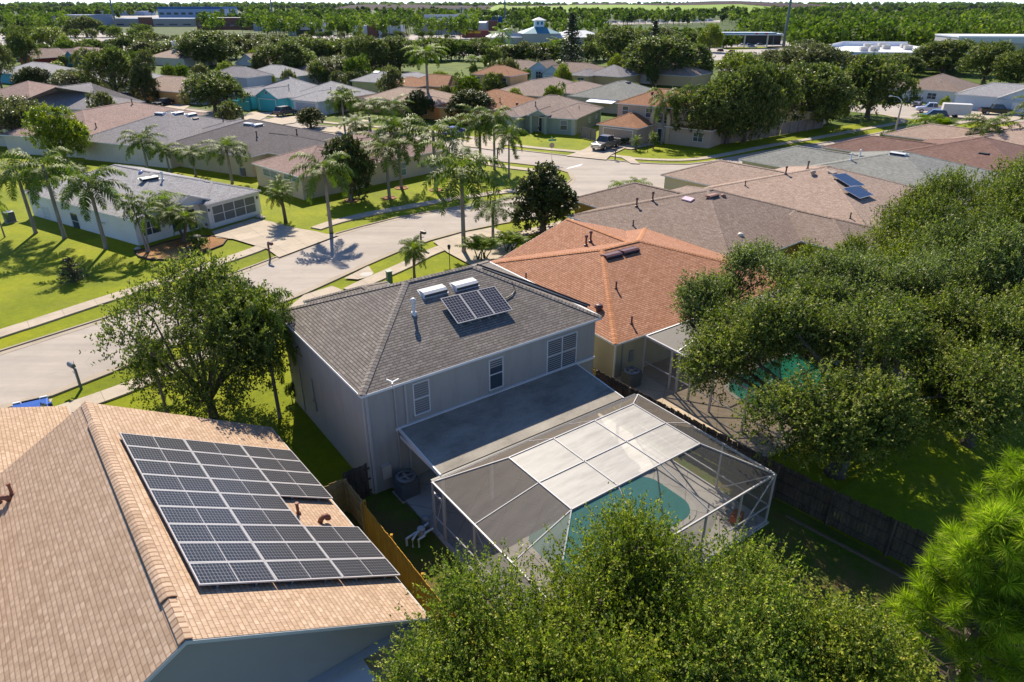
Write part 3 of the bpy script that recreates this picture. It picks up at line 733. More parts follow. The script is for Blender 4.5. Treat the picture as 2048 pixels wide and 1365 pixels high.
# ===== pool cage, deck and pool of the grey house
cage = thing('pool_cage', 'white aluminium screened pool cage with flat top behind the grey house', 'pool cage', ML(0, 0), MTH)
SCR_TOP_GLARE = m_screen('screen_top_glare', (0.52, 0.49, 0.45), 0.74, 0.10, 0.6, 0.5)  # sun glare on the flat top put into a paler, denser mesh colour
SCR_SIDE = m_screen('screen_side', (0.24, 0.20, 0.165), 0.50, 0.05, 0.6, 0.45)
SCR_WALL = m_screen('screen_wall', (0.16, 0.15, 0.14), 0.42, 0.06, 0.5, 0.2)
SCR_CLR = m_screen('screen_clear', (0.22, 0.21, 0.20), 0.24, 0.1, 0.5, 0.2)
X0, X1, Y0, Y1, ZE, ZT = 1.2, 12.9, -11.35, -3.5, 2.6, 3.7
TX, TY = [3.8, 6.1, 8.4, 10.75], [-5.2, -7.15, -9.05]
fr = MB()
for i in range(3):
    pass
for y in TY: fr.beam((TX[0], y, ZT), (TX[-1], y, ZT), .045, .07)
for x in TX: fr.beam((x, TY[0], ZT), (x, TY[-1], ZT), .045, .07)
fr.build('top_frame', ALU, cage)
fr = MB(); cor = [(X0, Y1), (X1, Y1), (X1, Y0), (X0, Y0)]; tc = [(TX[0], TY[0]), (TX[-1], TY[0]), (TX[-1], TY[-1]), (TX[0], TY[-1])]
for k in range(4): fr.beam(cor[k] + (ZE,), cor[(k + 1) % 4] + (ZE,), .055, .09); fr.beam(cor[k] + (ZE,), tc[k] + (ZT,), .045, .06)
fr.build('eave_beam', ALU, cage)
for a_, b_ in [((TX[0], TY[1]), (X0, -6.6)), ((TX[-1], TY[1]), (X1, -6.6)), ((TX[1], TY[-1]), (5.4, Y0)), ((TX[2], TY[-1]), (8.9, Y0)), ((TX[1], TY[0]), (TX[1], Y1)), ((TX[2], TY[0]), (TX[2], Y1)), ((TX[0], TY[2]), (X0, -9.0))]:
    MB().beam(a_ + (ZT,), b_ + (ZE,), .04).build('rafter', ALU, cage)
for x, y in [(X0, Y1), (X0, -4.4), (X0, -6.6), (X0, -9.0), (X0, Y0), (X1, Y1), (X1, -6.0), (X1, -8.7), (X1, Y0), (5.4, Y0), (8.6, Y0), (10.75, Y0)]:
    MB().box(x - .035, y - .035, .1, x + .035, y + .035, ZE).build('post', ALU, cage)
fr = MB()
for z in (.98,):
    fr.beam((X0, -4.4, z), (X0, Y0, z), .05); fr.beam((X0, Y0, z), (X1, Y0, z), .05); fr.beam((X1, Y0, z), (X1, Y1, z), .05)
fr.beam((X1, Y0, ZE), (X1, -8.7, .15), .045); fr.beam((10.75, Y0, .15), (X1, Y0, ZE), .045); fr.beam((X0, Y1, .15), (X0, -4.4, ZE), .03); fr.beam((X0, -6.6, ZE), (X0, -9.0, .15), .03); fr.beam((X0, Y0, .16), (X1, Y0, .16), .07); fr.beam((X0, Y0, .16), (X0, Y1, .16), .07); fr.beam((X1, Y0, .16), (X1, Y1, .16), .07)
fr.build('rail', ALU, cage)
s_ = MB()
for i in range(3):
    for j in range(2): s_.face([(TX[i], TY[j], ZT), (TX[i + 1], TY[j], ZT), (TX[i + 1], TY[j + 1], ZT), (TX[i], TY[j + 1], ZT)])
s_.build('top_screen', SCR_TOP_GLARE, cage)
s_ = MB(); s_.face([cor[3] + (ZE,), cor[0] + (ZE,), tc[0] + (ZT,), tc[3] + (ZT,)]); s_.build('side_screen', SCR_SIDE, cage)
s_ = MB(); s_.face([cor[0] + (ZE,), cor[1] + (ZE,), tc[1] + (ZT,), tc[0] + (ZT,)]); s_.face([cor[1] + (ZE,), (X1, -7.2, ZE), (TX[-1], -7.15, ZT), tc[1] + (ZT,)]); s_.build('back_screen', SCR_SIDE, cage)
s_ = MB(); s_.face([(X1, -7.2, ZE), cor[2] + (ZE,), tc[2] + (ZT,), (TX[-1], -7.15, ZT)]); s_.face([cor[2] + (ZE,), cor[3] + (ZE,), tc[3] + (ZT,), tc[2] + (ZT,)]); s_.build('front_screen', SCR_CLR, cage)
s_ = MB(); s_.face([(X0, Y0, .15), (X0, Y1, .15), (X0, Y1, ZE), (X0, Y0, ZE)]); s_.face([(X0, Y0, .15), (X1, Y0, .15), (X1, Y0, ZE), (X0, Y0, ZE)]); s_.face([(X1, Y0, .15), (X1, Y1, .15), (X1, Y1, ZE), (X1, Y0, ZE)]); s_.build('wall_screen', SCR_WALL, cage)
d_ = MB()
for z0 in (.2,): d_.box(X0 - .03, -4.35, .15, X0 + .03, -4.28, 2.15); d_.box(X0 - .03, -3.62, .15, X0 + .03, -3.55, 2.15); d_.box(X0 - .03, -4.35, 2.1, X0 + .03, -3.55, 2.17); d_.box(X0 - .03, -4.35, .9, X0 + .03, -3.55, .97); d_.box(X0 - .03, -4.35, .15, X0 + .03, -3.55, .25)
d_.build('screen_door', ALU, cage)
DECK = m_concrete('pool_deck', (0.50, 0.47, 0.43))
def rr(x0, y0, x1, y1, r, n=6):
    out = []
    for cx, cy_, a0 in ((x1 - r, y1 - r, 0), (x0 + r, y1 - r, 90), (x0 + r, y0 + r, 180), (x1 - r, y0 + r, 270)):
        for k in range(n + 1): a = R(a0 + 90 * k / n); out.append((cx + r * math.cos(a), cy_ + r * math.sin(a)))
    return out
o = MB().box(X0 - .1, Y0 - .1, 0, X1 + .1, .2, .12).build('pool_deck', DECK, None, ML(0, 0), MTH); struct(o)
PW = m_water('pool_water', (0.04, 0.22, 0.205))
pool = thing('swimming_pool', 'turquoise swimming pool under the white pool cage', 'pool', ML(0, 0), MTH)
MB().prism(rr(3.6, -9.5, 11.4, -5.6, 1.2), .1, .155).build('coping', m_concrete('coping', (0.55, 0.53, 0.48)), pool)
MB().prism(rr(3.85, -9.25, 11.15, -5.85, 1.0), .12, .163).build('water', PW, pool)
cb = thing('cooler_box', 'small orange box on the deck in the right corner of the pool cage', 'box', ML(11.9, -10.6, .12), MTH + .3)
MB().box(-.3, -.2, 0, .3, .2, .32).build('box_body', m_plain('orange_plastic', (0.5, 0.12, 0.03)), cb, bevel=.03); MB().box(-.31, -.21, .323, .31, .21, .39).build('lid', m_plain('orange_plastic2', (0.42, 0.1, 0.03)), cb, bevel=.02)

# ===== tan house in the lower left corner with the large solar array
TO = Vector((-8.5, 12.4, 0))
ST_BLUE = m_stucco('stucco_bluegrey', (0.25, 0.25, 0.255), 0.05)
p_ = 0.58
H = House('tan_house', 'tan shingle roof house carrying the large solar panel array in the lower left corner', TO, 38,
          [Block(-6.7, 6.65, -1.0, 12.95, 2.3, p_, 'v', 0, 0, 0.3), Block(-20, -.5, 4, 20.9, 2.3, 0.34, 'v', 0, 0, 0.3)],
          ST_BLUE, SH_TAN, CAP_TAN, m_plain('fascia_grey', (0.40, 0.42, 0.44), 0.5))
TANH = H
H.panels([(238, 867), (582, 902), (398, 1172)], 3, 9, CELL_B, skip=((2, 4), (2, 5)), lift=0.16, mid=True)
H.vent('pipe', 597, 1028, m_plain('vent_rust', (0.22, 0.09, 0.06))); H.vent('goose', 640, 1045, m_plain('vent_rust', (0.22, 0.09, 0.06)))
H.vent('pipe', 25, 990, m_plain('vent_rust', (0.22, 0.09, 0.06))); H.vent('goose', 20, 1000, m_plain('vent_rust', (0.22, 0.09, 0.06)))
b = MB()
rzt = 2.3 + 6.675 * p_
for k in range(5):
    pass
prof = [(-.21, -.115), (-.20, -.06), (-.1, .0), (0, .03), (.1, .0), (.20, -.06), (.21, -.115)]
for k in range(len(prof) - 1):
    (a, za), (c, zc) = prof[k], prof[k + 1]
    b.face([(-.025 + a, .6, rzt + za + .05), (-.025 + c, .6, rzt + zc + .05), (-.025 + c, 11.2, rzt + zc + .05), (-.025 + a, 11.2, rzt + za + .05)], [(0, 0), (.2, 0), (.2, 10.6), (0, 10.6)])
for v in (.6, 11.2): b.face([(-.025 + a, v, rzt + za + .05) for a, za in prof])
b.build('ridge_vent', CAP_TAN, H.roofo)
b = MB(); b.tube([(1.9, -.74, 1.0), (1.9, -.74, 2.2)], .03, 6); b.box(1.85, -.8, 2.2, 1.95, -.7, 2.4); H.part('light_fixture', b, GREYM)
b = MB(); b.hexa([(1.2, -.7, 1.7), (4.4, -.7, 1.7), (4.4, -3.8, 1.45), (1.2, -3.8, 1.45), (1.2, -.7, 1.8), (4.4, -.7, 1.8), (4.4, -3.8, 1.55), (1.2, -3.8, 1.55)]); H.part('patio_roof', b, m_plain('white_sheet', (0.6, 0.62, 0.66), 0.5))

# ===== orange roof house to the right of the grey house
O_ = G(1231, 689, 2.7)
H = House('orange_roof_house', 'single-storey house with bright orange shingle roof right behind the grey house', O_, 34,
          [Block(0, 17.5, 0, 15.7, 2.7, 0.30, 'u', 5.6, 8.6, 0.5), Block(2.5, 15.2, 8, 15.8, 2.7, 0.32, 'v', 0, 0, 0.5)],
          m_stucco('stucco_yellowgreen', (0.50, 0.46, 0.33), 0.15), SH_ORANGE, CAP_ORANGE)
ORH = H
VM = m_plain('vent_maroon', (0.13, 0.06, 0.06), 0.4)
H.vent('box', 1224, 512, VM, 1.1); H.vent('box', 1258, 503, VM, 1.1); H.vent('stack', 1172, 492, VM); H.vent('stack', 1181, 484, VM)
H.vent('pipe', 1052, 560, VM); H.vent('pipe', 1232, 578, VM); H.vent('turbine', 1197, 622, VM); H.vent('pipe', 1263, 648, VM)
H.spout(0, '00')
b = MB(); b.box(1.0, .46, .1, 1.08, .5, 2.5); b.box(1.6, .4, .9, 1.9, .5, 1.6); H.part('meter_box', b, GREYM)
# its screen cage
cg = thing('pool_cage', 'large screened pool cage with green pool behind the orange roof house', 'pool cage', O_.xy[:] + (0,), R(34))
a0, a1, c0, c1 = 2.3, 15.5, -9.5, -.05
fr = MB(); ps = [(a0, c1), (a1, c1), (a1, c0), (a0, c0)]; tp = [(a0 + 2.6, c1 - 1.6), (a1 - 2.6, c1 - 1.6), (a1 - 2.6, c0 + 2.6), (a0 + 2.6, c0 + 2.6)]
for k in range(4): fr.beam(ps[k] + (2.6,), ps[(k + 1) % 4] + (2.6,), .1, .12); fr.beam(ps[k] + (2.6,), tp[k] + (3.8,), .07); fr.beam(tp[k] + (3.8,), tp[(k + 1) % 4] + (3.8,), .07)
for k in range(1, 4): x = a0 + 2.6 + (a1 - a0 - 5.2) * k / 4; fr.beam((x, c1 - 1.6, 3.8), (x, c0 + 2.6, 3.8), .06)
fr.beam((a0, c1, 2.6), (a0 + 2.6, c1 - 1.6, 3.8), .06); fr.beam((a0, -2.5, 2.6), (a0 + 2.6, -2.9, 3.8), .06); fr.beam((a0, -5, 2.6), (a0 + 2.6, -5, 3.8), .06)
fr.beam((a0, c1, 1.0), (a0, c0, 1.0), .05); fr.beam((a0, c0, 1.0), (a1, c0, 1.0), .05)
fr.build('roof_frame', ALU, cg)
for x, y in ((a0, c1), (a0, -2.2), (a0, -2.75), (a0, -3.7), (a0, -5.2), (a0, -7.4), (a0, c0), (5, c0), (8, c0), (11, c0), (a1, c0), (a1, -5)):
    MB().box(x - .05, y - .05, .1, x + .05, y + .05, 2.6).build('post', ALU, cg)
s_ = MB(); s_.face([ps[3] + (2.6,), ps[0] + (2.6,), tp[0] + (3.8,), tp[3] + (3.8,)]); s_.face([p + (3.8,) for p in tp]); s_.face([ps[0] + (2.6,), ps[1] + (2.6,), tp[1] + (3.8,), tp[0] + (3.8,)]); s_.build('roof_screen', m_screen('screen_pale', (0.30, 0.27, 0.25), .6, .05), cg)
s_ = MB(); s_.face([(a0, c1, .1), (a0, c0, .1), (a0, c0, 2.6), (a0, c1, 2.6)]); s_.face([(a0, c0, .1), (a1, c0, .1), (a1, c0, 2.6), (a0, c0, 2.6)]); s_.build('wall_screen', SCR_CLR, cg)
struct(MB().box(a0 - 2.4, c0 - .1, 0, a1 + .1, .5, .12).build('pool_deck', m_concrete('deck_tan', (0.52, 0.42, 0.31)), None, (O_.x, O_.y, 0), R(34)))
pl = thing('swimming_pool', 'green swimming pool behind the orange roof house', 'pool', (O_.x, O_.y, 0), R(34))
MB().prism(rr(4.6, -8.0, 13.5, -3.2, 2.0), .1, .155).build('coping', m_concrete('coping', (0.55, 0.53, 0.48)), pl)
MB().prism(rr(4.85, -7.75, 13.25, -3.45, 1.8), .12, .165).build('water', m_water('pool_green', (0.03, 0.24, 0.15)), pl)

# ===== yellow house with brown roof
O_ = G(1466, 534, 2.7)
H = House('yellow_house', 'yellow stucco house with brown-grey hip roof behind the orange roof house', O_, 40,
          [Block(0, 17.5, 0, 17.4, 2.7, 0.30, 'u', 8.6, 8.4, 0.45), Block(9.5, 17.5, -4.4, 3, 2.7, 0.30, 'v', None, 0, 0.45), Block(4.2, 13.2, 10, 21.5, 2.7, 0.40, 'v', 0, None, 0.45)],
          m_stucco('stucco_yellow', (0.50, 0.36, 0.12), 0.15), SH_BROWN)
H.win_px(0, 'u0', (1390, 524), (1430, 541), cols=2, rows=1, blinds=True); H.win_px(0, 'u0', (1268, 484), (1288, 495), cols=2, rows=1, blinds=True)
H.vent('sky', 1376, 400, m_plain('skylight_pink', (0.75, 0.55, 0.6), 0.2), .9); H.vent('box', 1424, 393, m_plain('vent_brown', (0.30, 0.16, 0.12))); H.vent('dome', 1446, 393, m_plain('vent_brown', (0.30, 0.16, 0.12)))
H.vent('stack', 1273, 414, VM); H.vent('stack', 1305, 402, VM); H.vent('pipe', 1266, 452, DARK); H.vent('dome', 1481, 471, m_plain('dome_white', (0.7, 0.66, 0.55), 0.4))
H.spout(0, '00')

# ===== cream house with sand roof
O_ = G(1738, 464, 2.7)
H = House('cream_house', 'cream house with pale sand shingle roof and two blue solar panels', O_, 40,
          [Block(0, 18, 0, 18.2, 2.7, 0.30, 'u', 9.0, 8.6, 0.35), Block(3.5, 12.5, 12, 25, 2.7, 0.38, 'v', 0, None, 0.35)],
          m_stucco('stucco_cream', (0.62, 0.55, 0.42), 0.1), SH_SAND)
H.panels([(1662, 350), (1690, 347), (1690, 375)], 1, 1, CELL_C, lift=0.25); H.panels([(1684, 378), (1712, 371), (1712, 399)], 1, 1, CELL_C, lift=0.25)
H.vent('turbine', 1625, 350, m_plain('vent_tan', (0.45, 0.36, 0.28))); H.vent('sky', 1664, 346, m_plain('vent_tan', (0.45, 0.36, 0.28)), .9); H.vent('pipe', 1700, 437, DARK); H.vent('stack', 1571, 349, VM); H.vent('stack', 1615, 338, VM); H.vent('pipe', 1490, 372, VM)
# ===== grey-green roof house
O_ = G(1901, 420, 2.7)
H = House('green_roof_house', 'house with wide pale grey-green shingle roof behind the cream house', O_, 40,
          [Block(1, 20, 0, 19, 2.7, 0.28, 'u', 9.4, 9.2, 0.35), Block(5, 14.5, 12, 26, 2.7, 0.36, 'v', 0, None, 0.35)],
          m_stucco('stucco_sage', (0.42, 0.42, 0.33)), SH_GREEN)
VW = m_plain('vent_white', (0.7, 0.72, 0.74), 0.4)
H.vent('box', 1797, 309, VW, 1.3); H.vent('box', 1833, 304, VW, 1.1); H.vent('stack', 1701, 321, VW); H.vent('stack', 1719, 314, VW)
# ===== red-brown roof house behind it
O_ = G(2085, 372, 2.7)
H = House('redbrown_roof_house', 'house with dark reddish brown roof at the right edge behind the grey-green roof', O_, 40,
          [Block(0, 19, 0, 19, 2.7, 0.28, 'u', 9.4, 9.2, 0.35), Block(3, 12, 12, 26, 2.7, 0.34, 'v', 0, None, 0.35)],
          m_stucco('stucco_tanA', (0.42, 0.34, 0.25)), SH_RED)
H.vent('box', 1968, 308, DARK, .8)
O_ = G(2210, 335, 2.7)
H = House('pink_roof_house', 'house with pinkish tan roof behind a drooping palm at the right edge', O_, 40,
          [Block(0, 20, 0, 20, 2.7, 0.26, 'u', 9.4, 9.2, 0.35), Block(3, 12, 12, 27, 2.7, 0.34, 'v', 0, None, 0.35)],
          m_stucco('stucco_tanB', (0.45, 0.36, 0.28)), SH_SAND)
O_ = G(2330, 300, 2.7)
H = House('tan_roof_house', 'tan shingle roof just showing at the right edge beyond the pinkish roof', O_, 40, [Block(0, 20, 0, 20, 2.7, 0.28)], m_stucco('stucco_tanB', (0.45, 0.36, 0.28)), SH_PINK)

# ===== white house with grey roof on the left
O_ = (-29.6, 65.2)
H = House('white_house', 'long white house with pale grey roof and screened garage behind three tall palms', O_, 58,
          [Block(-7.1, 6.3, .9, 20.3, 2.55, 0.34, 'v', 6.5, 6.5, 0.3), Block(-.35, 6.3, -.25, 8, 2.55, 0.34, 'v', 3.2, 0, 0.3), Block(-3.6, .8, .3, 5, 2.75, .4, 'v', 0, 0, .4, False)],
          m_stucco('stucco_white', (0.72, 0.71, 0.69), 0.08), SH_LGREY)
H.garage(1, 'v0', .45, 5.55, 2.1, m_plain('garage_screen', (0.16, 0.17, 0.16), 0.7), screen=True)
H.win_px(0, 'u0', (139, 424), (164, 462), rows=2); H.win_px(0, 'u0', (83, 412), (106, 450), pane=m_plain('shutter_grey', (0.55, 0.56, 0.57), 0.6)); 
H.window(0, 'v0', -6.2, -4.4, .7, 2.0, cols=2); H.window(0, 'v0', -3.3, -1.9, .3, 2.2, cols=2, rows=2); H.door(0, 'v0', -1.6, -.7)
H.spout(0, '00'); H.spout(1, '10')
SB = m_plain('solar_tube', (0.35, 0.36, 0.62), 0.25)
H.vent('dome', 241, 329, SB, 1.2); H.vent('turbine', 258, 326, VW); H.vent('dome', 282, 346, SB); H.vent('box', 298, 358, GREYM, 1.3); H.vent('stack', 326, 360, VW); H.vent('stack', 366, 346, VW); H.vent('goose', 236, 388, VW)
for a in (.1, 5.85):
    b = MB(); b.box(a - .06, -.07, 1.75, a + .06, .05, 2.0); H.part('wall_lamp', b, DARK)
b = MB(); b.tube([(-6.82, 6.2, 1.25), (-6.98, 6.3, 1.3)], .03, 5); b.lathe([(.02, 0), (.22, .05), (.3, .12)], -7.05, 6.3, 1.3, 10); H.part('satellite_dish', b, WHITE)

# ===== sand house in the middle (brown-pink roof), left of the palms
O_ = G(641, 347, 2.7)
H = House('beige_house', 'long beige house with pinkish brown roof behind the row of palms at the corner', O_, 47,
          [Block(0, 20.3, 0, 11.5, 2.7, 0.34, 'u', 5.8, 5.8, 0.3), Block(-2.6, 9, .02, 10.9, 2.7, .34, 'v', 5.4, 5.4, .3, True), Block(10, 19, 6, 16, 2.7, .36, 'v', 0, None, .3)],
          m_stucco('stucco_beige', (0.55, 0.47, 0.32), 0.1), SH_PINK)
GW = m_glass('window_green', (0.12, 0.22, 0.19), 0.2)
H.win_px(1, 'u0', (525, 336), (557, 360), cols=2, rows=1, pane=GW, blinds=.6); H.win_px(1, 'u0', (566, 342), (601, 368), cols=2, rows=1, pane=GW, blinds=.6)
H.win_px(0, 'v0', (801, 326), (813, 350), pane=GW, blinds=.5)
b = MB(); b.lathe([(.3, 0), (.32, .2), (.3, .5)], 15.3, .2, 1.0, 12); H.part('hose_reel', b, GREYM)
H.vent('pipe', 715, 289, DARK, 1.2); H.vent('box', 810, 284, DARK)
# ===== dark slate roof
O_ = G(500, 314, 2.7)
H = House('dark_roof_house', 'house with very dark grey hip roof between the white house and the car park driveway', O_, 62,
          [Block(0, 17, 0, 16.5, 2.7, 0.34, 'v', 8.2, 8.2, .35), Block(3, 12, -4, 4, 2.7, .34, 'v', None, 0, .35)], m_stucco('stucco_beigeB', (0.5, 0.44, 0.3)), SH_SLATE)
H.vent('box', 498, 249, VW, 1.2); H.vent('box', 515, 251, VW, 1.2); H.vent('stack', 514, 275, DARK); H.vent('stack', 491, 300, DARK); H.vent('stack', 594, 270, DARK); H.vent('pipe', 543, 246, DARK)

# ===== houses further off; N = pixel of the eave corner nearest the camera
def Q(name, label, N_, z, th, blocks, wall, roof, trim=None):
    o = G(N_[0], N_[1], z); return House(name, label, (o.x, o.y), th, blocks, wall, roof, None, trim)
B_ = Block
def fillwin(H, k, side, a0, a1, n, z0=.95, z1=2.1, w_=1.3, cols=2):
    for i in range(n):
        a = a0 + (a1 - a0) * (i + .5) / n; H.window(k, side, a - w_ / 2, a + w_ / 2, z0, z1, cols=cols)
S_SAGE = m_stucco('stucco_sagegreen', (0.29, 0.34, 0.26)); S_TAUPE = m_stucco('stucco_taupe', (0.47, 0.37, 0.28)); S_PEACH = m_stucco('stucco_peach', (0.62, 0.42, 0.2))
S_ORNG = m_stucco('stucco_orange', (0.60, 0.33, 0.12)); S_TURQ = m_stucco('stucco_turquoise', (0.12, 0.52, 0.56)); S_WHT = m_stucco('stucco_offwhite', (0.68, 0.68, 0.68)); S_LBLUE = m_stucco('stucco_paleblue', (0.5, 0.58, 0.64))
S_YEL = m_stucco('stucco_paleyellow', (0.58, 0.48, 0.22)); S_RED = m_stucco('stucco_red', (0.32, 0.06, 0.04)); S_BLUE = m_stucco('stucco_blue', (0.12, 0.36, 0.44)); S_GRY = m_stucco('stucco_midgrey', (0.36, 0.37, 0.42)); S_CRM = m_stucco('stucco_palecream', (0.62, 0.55, 0.45))
# green house with gabled porch
H = Q('green_house', 'sage green house with taupe hip roof and gabled porch behind the street sign', (1152, 239), 2.7, 66,
      [B_(0, 15, 0, 6.6, 2.7, .4, 'u', 3.6, 5, .35), B_(1.2, 15.5, -.0, 15, 2.7, .36, 'v', 6.4, 6.8, .35), B_(-1.5, 6, 9.5, 15, 2.7, .38, 'u', 2.7, 0, .35), B_(-.9, 6, 4.7, 8.2, 3.1, .5, 'u', 0, 0, .25, False)], S_SAGE, SH_TAUPE)
H.window(0, 'u0', 1.6, 2.9, .75, 2.3, blinds=.5); H.door(1, 'u0', 6.2, 7.2, 2.3, m_plain('door_navy', (.02, .03, .08), .4))
for v in (4.95, 7.6):
    b = MB(); b.box(-.7, v, 0, -.2, v + .4, 3.0); H.part('porch_column', b, S_SAGE)
for s_, v in (('10', 0),):
    b = MB(); b.box(.33, .33, 0, .5, .9, 2.5); H.part('quoin', b, m_plain('quoin', (0.42, .45, .38), .8))
H.window(1, 'v0', 8, 8.9, 1, 2, rows=2); H.window(1, 'v0', 12, 12.7, 1.2, 2.0)
H.vent('stack', 1071, 213, DARK); H.vent('pipe', 1158, 218, DARK)
# two-storey corner house
H = Q('corner_house', 'two-storey pinkish tan corner house with a brown hip roof and pickup in its driveway', (1276, 258), 2.7, 53,
      [B_(0, 8.5, 0, 7.4, 2.7, .42, 'u', 3.7, 3.7, .35), B_(5.4, 15.5, -8, 7.2, 5.4, .42, 'v', 5.05, 5.05, .35), B_(5.0, 14, -9.8, -2, 2.7, .3, 'v', None, None, .3)],
      S_TAUPE, SH_RUST)
H.garage(0, 'u0', 1.1, 6.2, 2.2, m_plain('garage_tan', (.42, .31, .23), .6)); H.window(1, 'u0', 4.9, 6.0, 3.6, 5.0); H.window(1, 'u0', .6, 1.8, 3.6, 5.0)
S_ARCH = m_stucco('stucco_arch', (.58, .46, .3))
b = MB(); pa = [(1.0, 0), (1.0, 5.2), (.5, 5.2)]
n = 14
for k in range(n):
    a = math.pi * k / n; a2 = math.pi * (k + 1) / n; c_, r_ = -1.1, 1.15
    y0, z0, y1, z1 = c_ + r_ * math.cos(a), 3.6 + r_ * math.sin(a), c_ + r_ * math.cos(a2), 3.6 + r_ * math.sin(a2)
    Y0, Z0, Y1, Z1 = c_ + 1.75 * math.cos(a), 3.6 + 1.75 * math.sin(a), c_ + 1.75 * math.cos(a2), 3.6 + 1.75 * math.sin(a2)
    b.hexa([(5.1, y0, z0), (5.8, y0, z0), (5.8, y1, z1), (5.1, y1, z1), (5.1, Y0, Z0), (5.8, Y0, Z0), (5.8, Y1, Z1), (5.1, Y1, Z1)])
b.box(5.1, .05, 0, 5.8, .65, 3.6); b.box(5.1, -2.85, 0, 5.8, -2.25, 3.6); H.part('arched_porch', b, S_ARCH)
H.window(1, 'u0', -2.0, -.2, 2.9, 4.5, cols=2, rows=3); H.door(1, 'u0', -1.6, -.6); H.window(2, 'u0', -8.4, -6.8, .8, 2.2, cols=2); H.window(1, 'u0', -6.5, -5, 3.6, 5.0)
H.vent('turbine', 1304, 190, VM); H.vent('stack', 1311, 181, VM)
b = MB(); b.box(8, -13.5, 0, 18, -10, 2.6)
# houses behind
H = Q('gate_house', 'beige house with dark patio openings partly hidden by the oaks behind the long fence', (1624, 224), 3.2, 50, [B_(0, 12, 0, 19, 3.2, .3, 'v', None, None, .35)], m_stucco('stucco_beigeC', (.55, .46, .33)), SH_TAUPE)
fillwin(H, 0, 'u0', 1, 14, 5, .3, 2.3, 1.6, 3)
H = Q('tall_peach_house', 'two-storey peach house with rust hip roof behind the low rust roof', (1022, 153), 5.5, 60, [B_(0, 8.5, 0, 10.7, 5.5, .42, 'v', None, None, .35)], S_PEACH, SH_RUST)
for a in (1.4, 5, 8.3): H.window(0, 'u0', a, a + 1.1, 3.6, 5.0)
b = MB(); b.box(-1.6, .2, 2.95, .3, 10.5, 3.1); H.part('porch_roof', b, m_plain('porch_rust', (.3, .14, .1)))
H.vent('sky', 988, 129, VW, 1.2); H.vent('sky', 1004, 130, VW, 1.2)
H = Q('rust_roof_house', 'low rust-orange roof in front of the two-storey peach house', (1014, 222), 2.7, 60, [B_(0, 15, 0, 14, 2.7, .36, 'u', 6.8, 6.8, .35), B_(-2, 6, 5, 14, 2.7, .36, 'u', None, None, .35)], S_ORNG, SH_RUST)
H.vent('stack', 1000, 205, DARK); H.vent('turbine', 1034, 211, VM)
H = Q('arched_window_house', 'orange-tan house with pinkish roof and arched window behind the tallest palm', (878, 209), 2.7, 60, [B_(0, 11, 0, 19, 2.7, .34, 'v', 5.5, 5.5, .35), B_(-1.5, 5, 0, 6, 2.7, .36, 'u', None, None, .35)], S_ORNG, SH_SAND)
H.window(1, 'u0', 2, 3.6, .8, 2.3, cols=2); b = MB(); b.lathe([(.8, 0), (.8, .08)], n=16); b.xform(Matrix.Translation((-1.2, 2.8, 2.3)) @ Matrix.Rotation(R(90), 4, 'Y')); H.part('arched_window', b, WHITE)
H.vent('stack', 831, 190, DARK)
H = Q('orange_brown_house', 'orange house with plain brown hip roof left of the two-storey peach house', (893, 175), 2.7, 60, [B_(0, 10, 0, 13, 2.7, .42, 'v', 2, 5, .35), B_(-3, 6, 6, 16, 2.7, .36, 'v', None, None, .35)], S_ORNG, SH_RUST)
H.window(0, 'v0', 5, 6, .9, 2.1)
H = Q('white_roof_house', 'pale yellow house with nearly white roof beside the tallest palm', (789, 168), 2.7, 60, [B_(0, 10, 0, 14, 2.7, .4, 'v', 5, 5, .35), B_(2, 18, 0, 8, 2.7, .36, 'u', None, None, .35)], S_YEL, SH_LGREY)
H.vent('sky', 753, 145, VW, 1.5); H.vent('pipe', 793, 147, VW, 1.5)
H = Q('white_garage_house', 'white house with light grey roof and wide white garage beside the turquoise house', (632, 204), 2.7, 58, [B_(0, 9, -.4, 7.2, 2.7, .38, 'u', 3.7, 0, .35), B_(4, 17, -.4, 12.5, 2.7, .4, 'u', 6.4, 6.4, .35)], S_WHT, SH_LGREY)
H.garage(0, 'u0', .6, 6.2, 2.2, m_plain('garage_grey', (.45, .47, .52), .5)); H.window(1, 'v0', 8, 9.4, .9, 2.1); H.vent('stack', 662, 183, GREYM); H.vent('sky', 712, 170, VW, 1.3)
H = Q('turquoise_house', 'turquoise house with gabled garage and pale grey roof', (555, 198), 2.7, 58, [B_(0, 9, 0, 7.1, 2.7, .5, 'u', 0, 0, .3), B_(2.5, 16, -1, 13.5, 2.7, .42, 'u', 7, 7, .35), B_(-.0, 8, 8.2, 13.5, 2.7, .5, 'u', 0, 0, .3)], S_TURQ, SH_LGREY)
H.garage(0, 'u0', 1.1, 6.0, 2.3, m_plain('garage_turquoise', (.05, .45, .5), .5)); H.window(0, 'u0', 3.1, 4.0, 3.3, 3.8); H.vent('stack', 578, 177, GREYM); H.vent('pipe', 641, 175, GREYM)
b = MB(); b.box(-1.5, 7.2, 0, -1.3, 14, 1.8); H.part('garden_wall', b, S_TURQ)
H = Q('grey_twostorey_house', 'two-storey grey house with dark grey hip roof left of the turquoise house', (479, 155), 5.4, 62, [B_(0, 8, -2, 10, 5.4, .45, 'v', 4, 4, .35), B_(-7, 1, 5, 12.5, 2.7, .4, 'u', None, None, .35)], S_GRY, SH_MGREY)
H.garage(1, 'u0', 6.2, 11.2, 2.2, m_plain('garage_grey', (.45, .47, .52), .5)); H.window(0, 'u0', 1, 2.2, 3.6, 4.9); H.vent('pipe', 427, 140, DARK, 1.5)
H = Q('pale_roof_house', 'house with pale grey roof just behind the two-storey grey house', (545, 155), 2.7, 62, [B_(0, 12, -4, 12, 2.7, .4, 'v', 6, 6, .35)], S_WHT, SH_LGREY)
